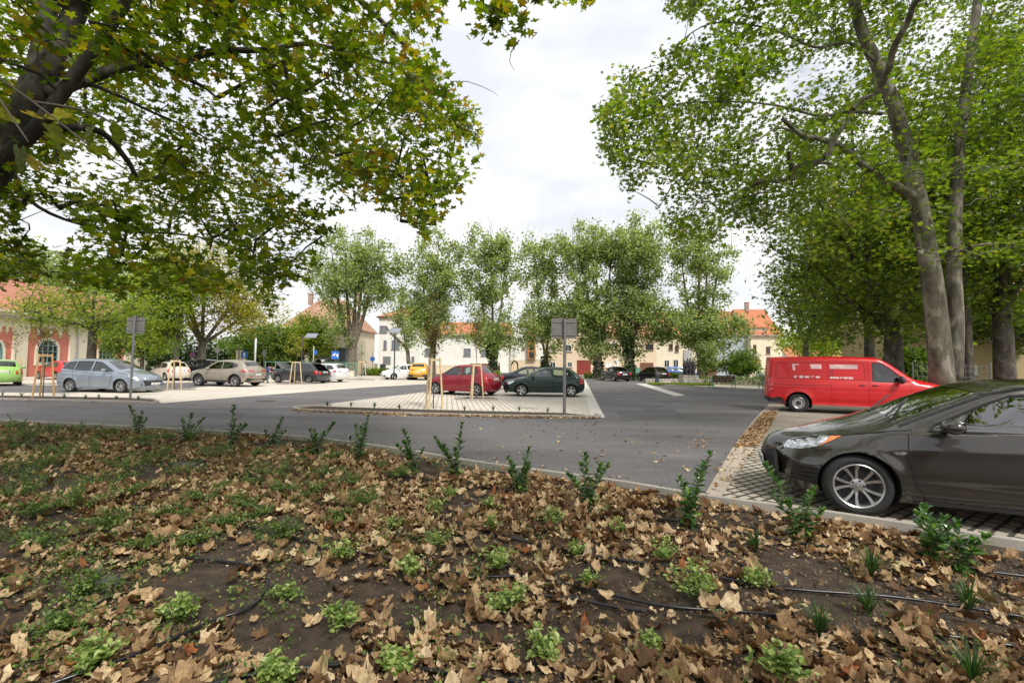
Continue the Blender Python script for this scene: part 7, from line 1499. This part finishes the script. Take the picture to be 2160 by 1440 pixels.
def pxm(px, py): yh = 768 + (px - 1080) * .0119; return max(20, (py - yh) / 1.6)
def gpt(px, py): g = G(px, py, .05); return np.array([g.x, g.y, soilz(g.x, g.y)])
def orient(dirs, rs_):
    d = dirs / (np.linalg.norm(dirs, axis=1, keepdims=True) + 1e-9); up = np.array([0, 0, 1.0]) + rs_.normal(0, .25, (len(d), 3)); x = np.cross(d, up); x /= np.linalg.norm(x, axis=1, keepdims=True) + 1e-9; z = np.cross(x, d); return np.stack([x, d, z], 2)
T_LAUR = tmpl_oval(.46, .10, .22); T_EU = tmpl_oval(.62, .10, .2); T_FI = (np.array([(0, 0, 0), (.3, .45, .05), (0, 1, 0), (-.3, .45, .05)]), np.array([(0, 1, 2), (0, 2, 3)]))
M_STEM = mat('green_brown_stem', (.10, .10, .035), .7)
def shoot_plant(name, label, cat, px, py, hpx, stems, lm, T, leafl, gap, group, seed, two=False, lean=.35, droop=.3, whorl=2, side=None):
    rs = np.random.default_rng(seed); b = gpt(px, py); h = hpx / pxm(px, py); root = thing(name, label, cat, b, 0, group); t = MB(); P_, D_, S_ = [], [], []
    for k in range(stems):
        a = rs.random() * 6.28; l = h * (1 if k == 0 else rs.uniform(.45, .85)); tip = np.array([math.cos(a), math.sin(a) * .6, 0]) * l * lean * rs.uniform(.4, 1.1) + np.array([0, 0, l])
        if side and k < len(side): tip = np.array([side[k] * l, rs.normal(0, .05), l * (.96 if k else 1)])
        m = np.array([tip[0] * .35, tip[1] * .35, l * .5]); pth = np.array(smoothpath([np.zeros(3) + rs.normal(0, .015, 3) * [1, 1, 0], m, tip], 8)); t.tube(pth, list(np.linspace(.006 if l > .3 else .003, .002, len(pth))), 5, caps=False)
        s_ = np.r_[0, np.cumsum(np.linalg.norm(np.diff(pth, axis=0), axis=1))]; pos = .08 * l; ang = rs.random() * 6
        while pos < s_[-1]:
            c = np.array([np.interp(pos, s_, pth[:, i]) for i in range(3)]); f = pos / s_[-1]
            for w in range(whorl):
                aa = ang + w * 2 * math.pi / whorl + rs.normal(0, .2); el = .25 + .75 * f - droop * (1 - f) + rs.normal(0, .15)
                P_.append(c); D_.append([math.cos(aa) * math.cos(el), math.sin(aa) * math.cos(el), math.sin(el)]); S_.append(leafl * rs.uniform(.75, 1.15) * (1 - .35 * f ** 3))
            ang += 1.57 if whorl == 2 else 2.4; pos += gap * (1 - .4 * f) * rs.uniform(.8, 1.2)
        for w in range(4): P_.append(pth[-1]); aa = w * 1.57; D_.append([math.cos(aa) * .5, math.sin(aa) * .5, 1]); S_.append(leafl * .6)
    t.build('stem', M_STEM, root, True); V, F = scatter(T, np.array(P_), orient(np.array(D_), rs), np.array(S_)); npmesh('foliage', V, F, lm, root, smooth=True); return root
ORD = ['first', 'second', 'third', 'fourth', 'fifth', 'sixth', 'seventh', 'eighth', 'ninth', 'tenth', 'eleventh', 'twelfth', 'thirteenth', 'fourteenth', 'fifteenth']
lau = [(40, 905, 34, 2, None), (292, 918, 62, 4, (-.16, .10)), (390, 932, 60, 3, (.22, -.15)), (485, 938, 82, 4, (.02, .5)), (573, 943, 60, 4, (.18, -.28)), (665, 955, 62, 4, (.42, -.2)), (757, 970, 88, 4, (.12, -.12)), (875, 988, 80, 4, (-.25, .32)), (963, 1003, 110, 4, (.08, -.4)), (1097, 1036, 92, 5, (.15, -.30)), (1245, 1062, 100, 5, (-.08, .38)), (1452, 1102, 148, 6, (.22, -.03)), (1690, 1135, 150, 5, (-.34, .42)), (1968, 1178, 108, 5, (-.12, .1)), (2025, 1200, 92, 4, (.1, -.1))]
for k, (px, py, h, ns, sd) in enumerate(lau):
    ex = {0: ' at the far left edge of the bed', 12: ', in front of the alloy wheel', 11: ', tallest, where road meets grid paving', 13: ' below the dark grey car door', 14: ', rightmost of all'}.get(k, ' along the kerb row')
    shoot_plant('laurel_shrub', 'glossy dark green laurel, %s from the left%s' % (ORD[k], ex), 'shrub', px, py, h, ns + 1, L_LAUR, T_LAUR, .105 if k else .07, .042, 'laurels planted along the bed kerb', 200 + k, side=[q_ * 1.25 for q_ in sd] if sd else None, lean=.75)
def mound(name, label, px, py, spx, lm, T, leafl, n, group, seed, flat=.75, wide=1.0, tilt=.75):
    rs = np.random.default_rng(seed); b = gpt(px, py); s = spx / pxm(px, py); root = thing(name, label, 'shrub', b, 0, group); r_ = s * .5 * wide; t = MB(); Pt, Dt, St = [], [], []
    ns = 14 if n > 80 else 9
    for k in range(ns):
        a = rs.random() * 6.28; f = rs.random() ** .6; l = s * flat * rs.uniform(.6, 1.1); tip = np.array([math.cos(a) * r_ * f, math.sin(a) * r_ * f, l * (1.1 - .45 * f)]); pth = np.array(smoothpath([np.zeros(3), tip * [.35, .35, .55], tip], 5)); t.tube(pth, [.0028] * len(pth), 4, caps=False)
        m = n // ns
        for j in range(m):
            f2 = .35 + .65 * (j + rs.random()) / m; c = np.array([np.interp(f2 * (len(pth) - 1), np.arange(len(pth)), pth[:, i]) for i in range(3)]); aa = rs.random() * 6.28; el = rs.uniform(-.1, 1.0)
            Pt.append(c + rs.normal(0, .008 + s * .018, 3)); Dt.append([math.cos(aa) * math.cos(el), math.sin(aa) * math.cos(el), math.sin(el)]); St.append(leafl * rs.uniform(.65, 1.2))
    Pt = np.array(Pt); Pt[:, 2] = np.abs(Pt[:, 2]); t.build('stem', M_STEM, root); V, F = scatter(T, Pt, orient(np.array(Dt), rs), np.array(St)); npmesh('foliage', V, F, lm, root, smooth=False); return root
euo = [('back', [(830, 1112, 40), (915, 1082, 55), (950, 1046, 36), (1035, 1072, 45), (1040, 1115, 45), (1165, 1102, 55), (1305, 1122, 42)]), ('second', [(605, 1258, 50), (720, 1182, 68), (865, 1212, 65), (930, 1150, 60), (1045, 1195, 78), (1215, 1165, 38), (1242, 1232, 42), (1398, 1178, 65)]), ('third', [(200, 1405, 90), (375, 1305, 72), (722, 1318, 78), (1065, 1280, 85), (1465, 1255, 98), (1600, 1232, 66)]), ('front', [(590, 1440, 90), (830, 1410, 78), (1145, 1375, 78), (1375, 1375, 60), (1655, 1436, 100)])]
kk = 0
for row, lst in euo:
    for j, (px, py, s_) in enumerate(sorted(lst)):
        szw = 'tiny' if s_ < 45 else 'small' if s_ < 66 else 'bushy' if s_ < 88 else 'broad'
        mound('variegated_shrub', '%s yellow-green variegated shrub, %s from the left in the %s row of its kind' % (szw, ORD[j], row), px, py, s_, L_EUO, T_EU, .030 + .006 * (s_ > 70), 150 + int(s_ * 1.6), 'yellow-green variegated seedlings in the bed', 300 + kk, wide=1.15 if s_ < 95 else 1.4); kk += 1
fin = [('farthest', [(60, 925, 46), (165, 918, 40), (235, 915, 26), (400, 930, 52), (545, 968, 30), (640, 958, 22)]), ('second', [(95, 985, 60), (205, 965, 66), (330, 965, 44), (455, 965, 60), (590, 1000, 66), (745, 1020, 40), (845, 1005, 40)]), ('third', [(30, 1050, 50), (160, 1075, 84), (270, 1045, 44), (440, 1055, 56), (590, 1040, 40), (660, 1045, 50), (765, 1070, 62)]), ('nearest', [(70, 1150, 40), (130, 1320, 70), (175, 1250, 66), (310, 1150, 46), (470, 1110, 44), (600, 1130, 60), (545, 1090, 40)])]
fin += [('in-between', [(30, 945, 40), (120, 955, 44), (270, 990, 50), (390, 1000, 52), (520, 1020, 46), (690, 1000, 36), (60, 1090, 60), (370, 1090, 50), (230, 1110, 56), (510, 1065, 46), (410, 1140, 44), (720, 1095, 40)]), ('extra far', [(15, 905, 30), (110, 908, 26), (300, 940, 34), (350, 925, 26), (475, 950, 30), (700, 968, 24), (800, 985, 22)])]
for row, lst in fin:
    for j, (px, py, s_) in enumerate(sorted(lst)):
        mound('cotoneaster_shrub', '%s fine-leaved dark shrub, %s from the left in the %s row of such shrubs' % ('sprawling' if s_ > 55 else 'scrappy', ORD[j], row), px, py, s_ * 1.3, L_FINE, T_FI, .028, 420 + int(s_ * 5), 'fine-leaved low shrubs in the left of the bed', 400 + kk, flat=.55, wide=1.7); kk += 1
# small weeds and seedlings nobody could count, thickest at the left
wpt = []
while sum(map(len, wpt)) < 3200:
    x = rs.uniform(-13, 7, 8000); y = rs.uniform(1.8, 11.5, 8000); p = np.c_[x, y]; p = p[inpoly(p, bedpoly)]; px, z = proj(np.c_[p, np.full(len(p), .06)]); f = np.array([mnoise.noise((a * 1.6, b * 1.6, 31)) for a, b in p])
    pr = np.interp(px[:, 0], [0, 500, 900, 1300, 2160], [1, .85, .4, .06, .05]) * np.clip(.35 + f * 2.6, 0, 1) * (px[:, 0] > -60); wpt.append(p[rs.random(len(p)) < pr])
wpt = np.vstack(wpt)[:3200]; k_ = 9; W = np.repeat(wpt, k_, 0) + rs.normal(0, .035, (len(wpt) * k_, 2)); Wz = np.array([soilz(a, b) for a, b in wpt]).repeat(k_) + np.abs(rs.normal(0, .05, len(W))) + .02
V, F = scatter(T_FI, np.c_[W, Wz], rotmats(len(W), rs, .9), rs.uniform(.014, .036, len(W))); o = npmesh('ground_weeds', V, F, L_FINE); tag(o, 'thin scatter of small green weeds, thickest at the left of the bed', 'weeds', kind='stuff')
def tuft(label, px, py, spx, seed, group='grassy tufts in the right of the bed', n=60, big=True):
    rs = np.random.default_rng(seed); b = gpt(px, py) if big else np.array([*G(px, py)[:2], .03]); s = spx / pxm(px, py); vs, fs = [], []
    for k in range(n):
        a = rs.random() * 6.28; l = s * rs.uniform(.6, 1.1); ln_ = rs.uniform(.15, 1.0); w = .0045 if big else .008; d = np.array([math.cos(a), math.sin(a), 0]); sd = np.array([-d[1], d[0], 0]) * w; o = len(vs)
        for i in range(6):
            f = i / 5; c = d * l * ln_ * f ** 1.5 * .75 + np.array([0, 0, l * (f - .45 * ln_ * f ** 2.4)]); vs += [c - sd * (1 - f ** 2), c + sd * (1 - f ** 2)]
        for i in range(5): fs += [(o + 2 * i, o + 2 * i + 1, o + 2 * i + 3), (o + 2 * i, o + 2 * i + 3, o + 2 * i + 2)]
    o = npmesh('grass_tuft', np.array(vs), np.array(fs), L_GRASS); o.location = b; tag(o, label, 'grass tuft', group); return o
for k, (px, py, s_, lb) in enumerate([(1592, 1158, 66, 'small arching grass tuft between the tallest laurel and the alloy wheel'), (1838, 1210, 82, 'grass tuft right of the two-shoot laurel below the alloy wheel'), (1728, 1338, 95, 'thick dark grass tuft left of centre in the right corner group'), (1832, 1290, 82, 'grass tuft in the middle of the right corner group'), (2042, 1285, 95, 'grass tuft near the right edge under the rightmost laurel'), (2052, 1436, 125, 'largest grass tuft in the bottom right corner')]): tuft(lb, px, py, s_, 600 + k, n=85)
isl = [(690, 858), (740, 859), (790, 861), (842, 864), (980, 866.5), (1040, 868), (1095, 868), (1155, 871)] 
for k, (px, py) in enumerate(isl): tuft('small grass tuft, %s from the left in the middle island soil' % ORD[k], px, py + 1.5, 17, 620 + k, 'grass tufts in the middle island', 34, False)
for k, (px, py) in enumerate([(5, 836), (45, 838), (135, 841), (180, 843), (208, 843), (245, 844), (292, 845)]): tuft('small grass tuft, %s from the left in the left planted strip' % ORD[k], px, py + .5, 14, 640 + k, 'grass tufts in the left planted strip', 30, False)
M_HOSE = mat('black_irrigation_hose', (.012, .012, .015), .28)
hoses = [('long black drip hose running just inside the kerb row of laurels', [(560, 957), (700, 977), (830, 1003), (1000, 1022), (1130, 1046), (1260, 1076), (1430, 1097), (1560, 1122), (1700, 1146), (1900, 1180), (2200, 1222)]),
         ('black drip hose in the second row from the kerb', [(330, 970), (430, 985), (640, 1020), (780, 1055), (960, 1100), (1110, 1140), (1250, 1170), (1400, 1195), (1640, 1236), (1900, 1262), (2200, 1310)]),
         ('black drip hose ending right of the centre of the bed', [(450, 1090), (600, 1128), (760, 1168), (870, 1190), (1000, 1212), (1110, 1214), (1250, 1247), (1400, 1275), (1560, 1284), (1655, 1298)]),
         ('curved black hose looping round bare soil at the left', [(375, 1176), (470, 1181), (535, 1195), (562, 1222), (555, 1250), (520, 1285), (440, 1310), (330, 1362), (200, 1412), (80, 1450)]),
         ('short black hose in the middle of the bed', [(1110, 1254), (1200, 1262), (1290, 1278), (1360, 1290)]), ('black hose along the bottom edge of the bed', [(430, 1446), (540, 1424), (680, 1400), (800, 1396), (930, 1412), (1100, 1436)]),
         ('small curl of hose with a grey sheen at the far left', [(195, 1053), (215, 1062), (224, 1078), (218, 1098), (208, 1115)]), ('short bent hose end at the left above the loop', [(250, 1212), (244, 1232), (226, 1256), (190, 1275)]),
         ('black drip hose crossing the right corner', [(1990, 1340), (2080, 1352), (2200, 1370)]), ('faint black hose in the far left rows', [(30, 905), (120, 912), (250, 925), (420, 940), (560, 957)])]
for lb, pp in hoses:
    q = np.array(smoothpath([gpt(*p) + np.array([0, 0, .030]) for p in pp], 8)); b = MB(); b.tube(q - q[0], .0105, 8); o = b.build('irrigation_hose', M_HOSE, smooth=True); o.location = q[0]; tag(o, lb, 'hose', 'drip irrigation hoses in the bed')
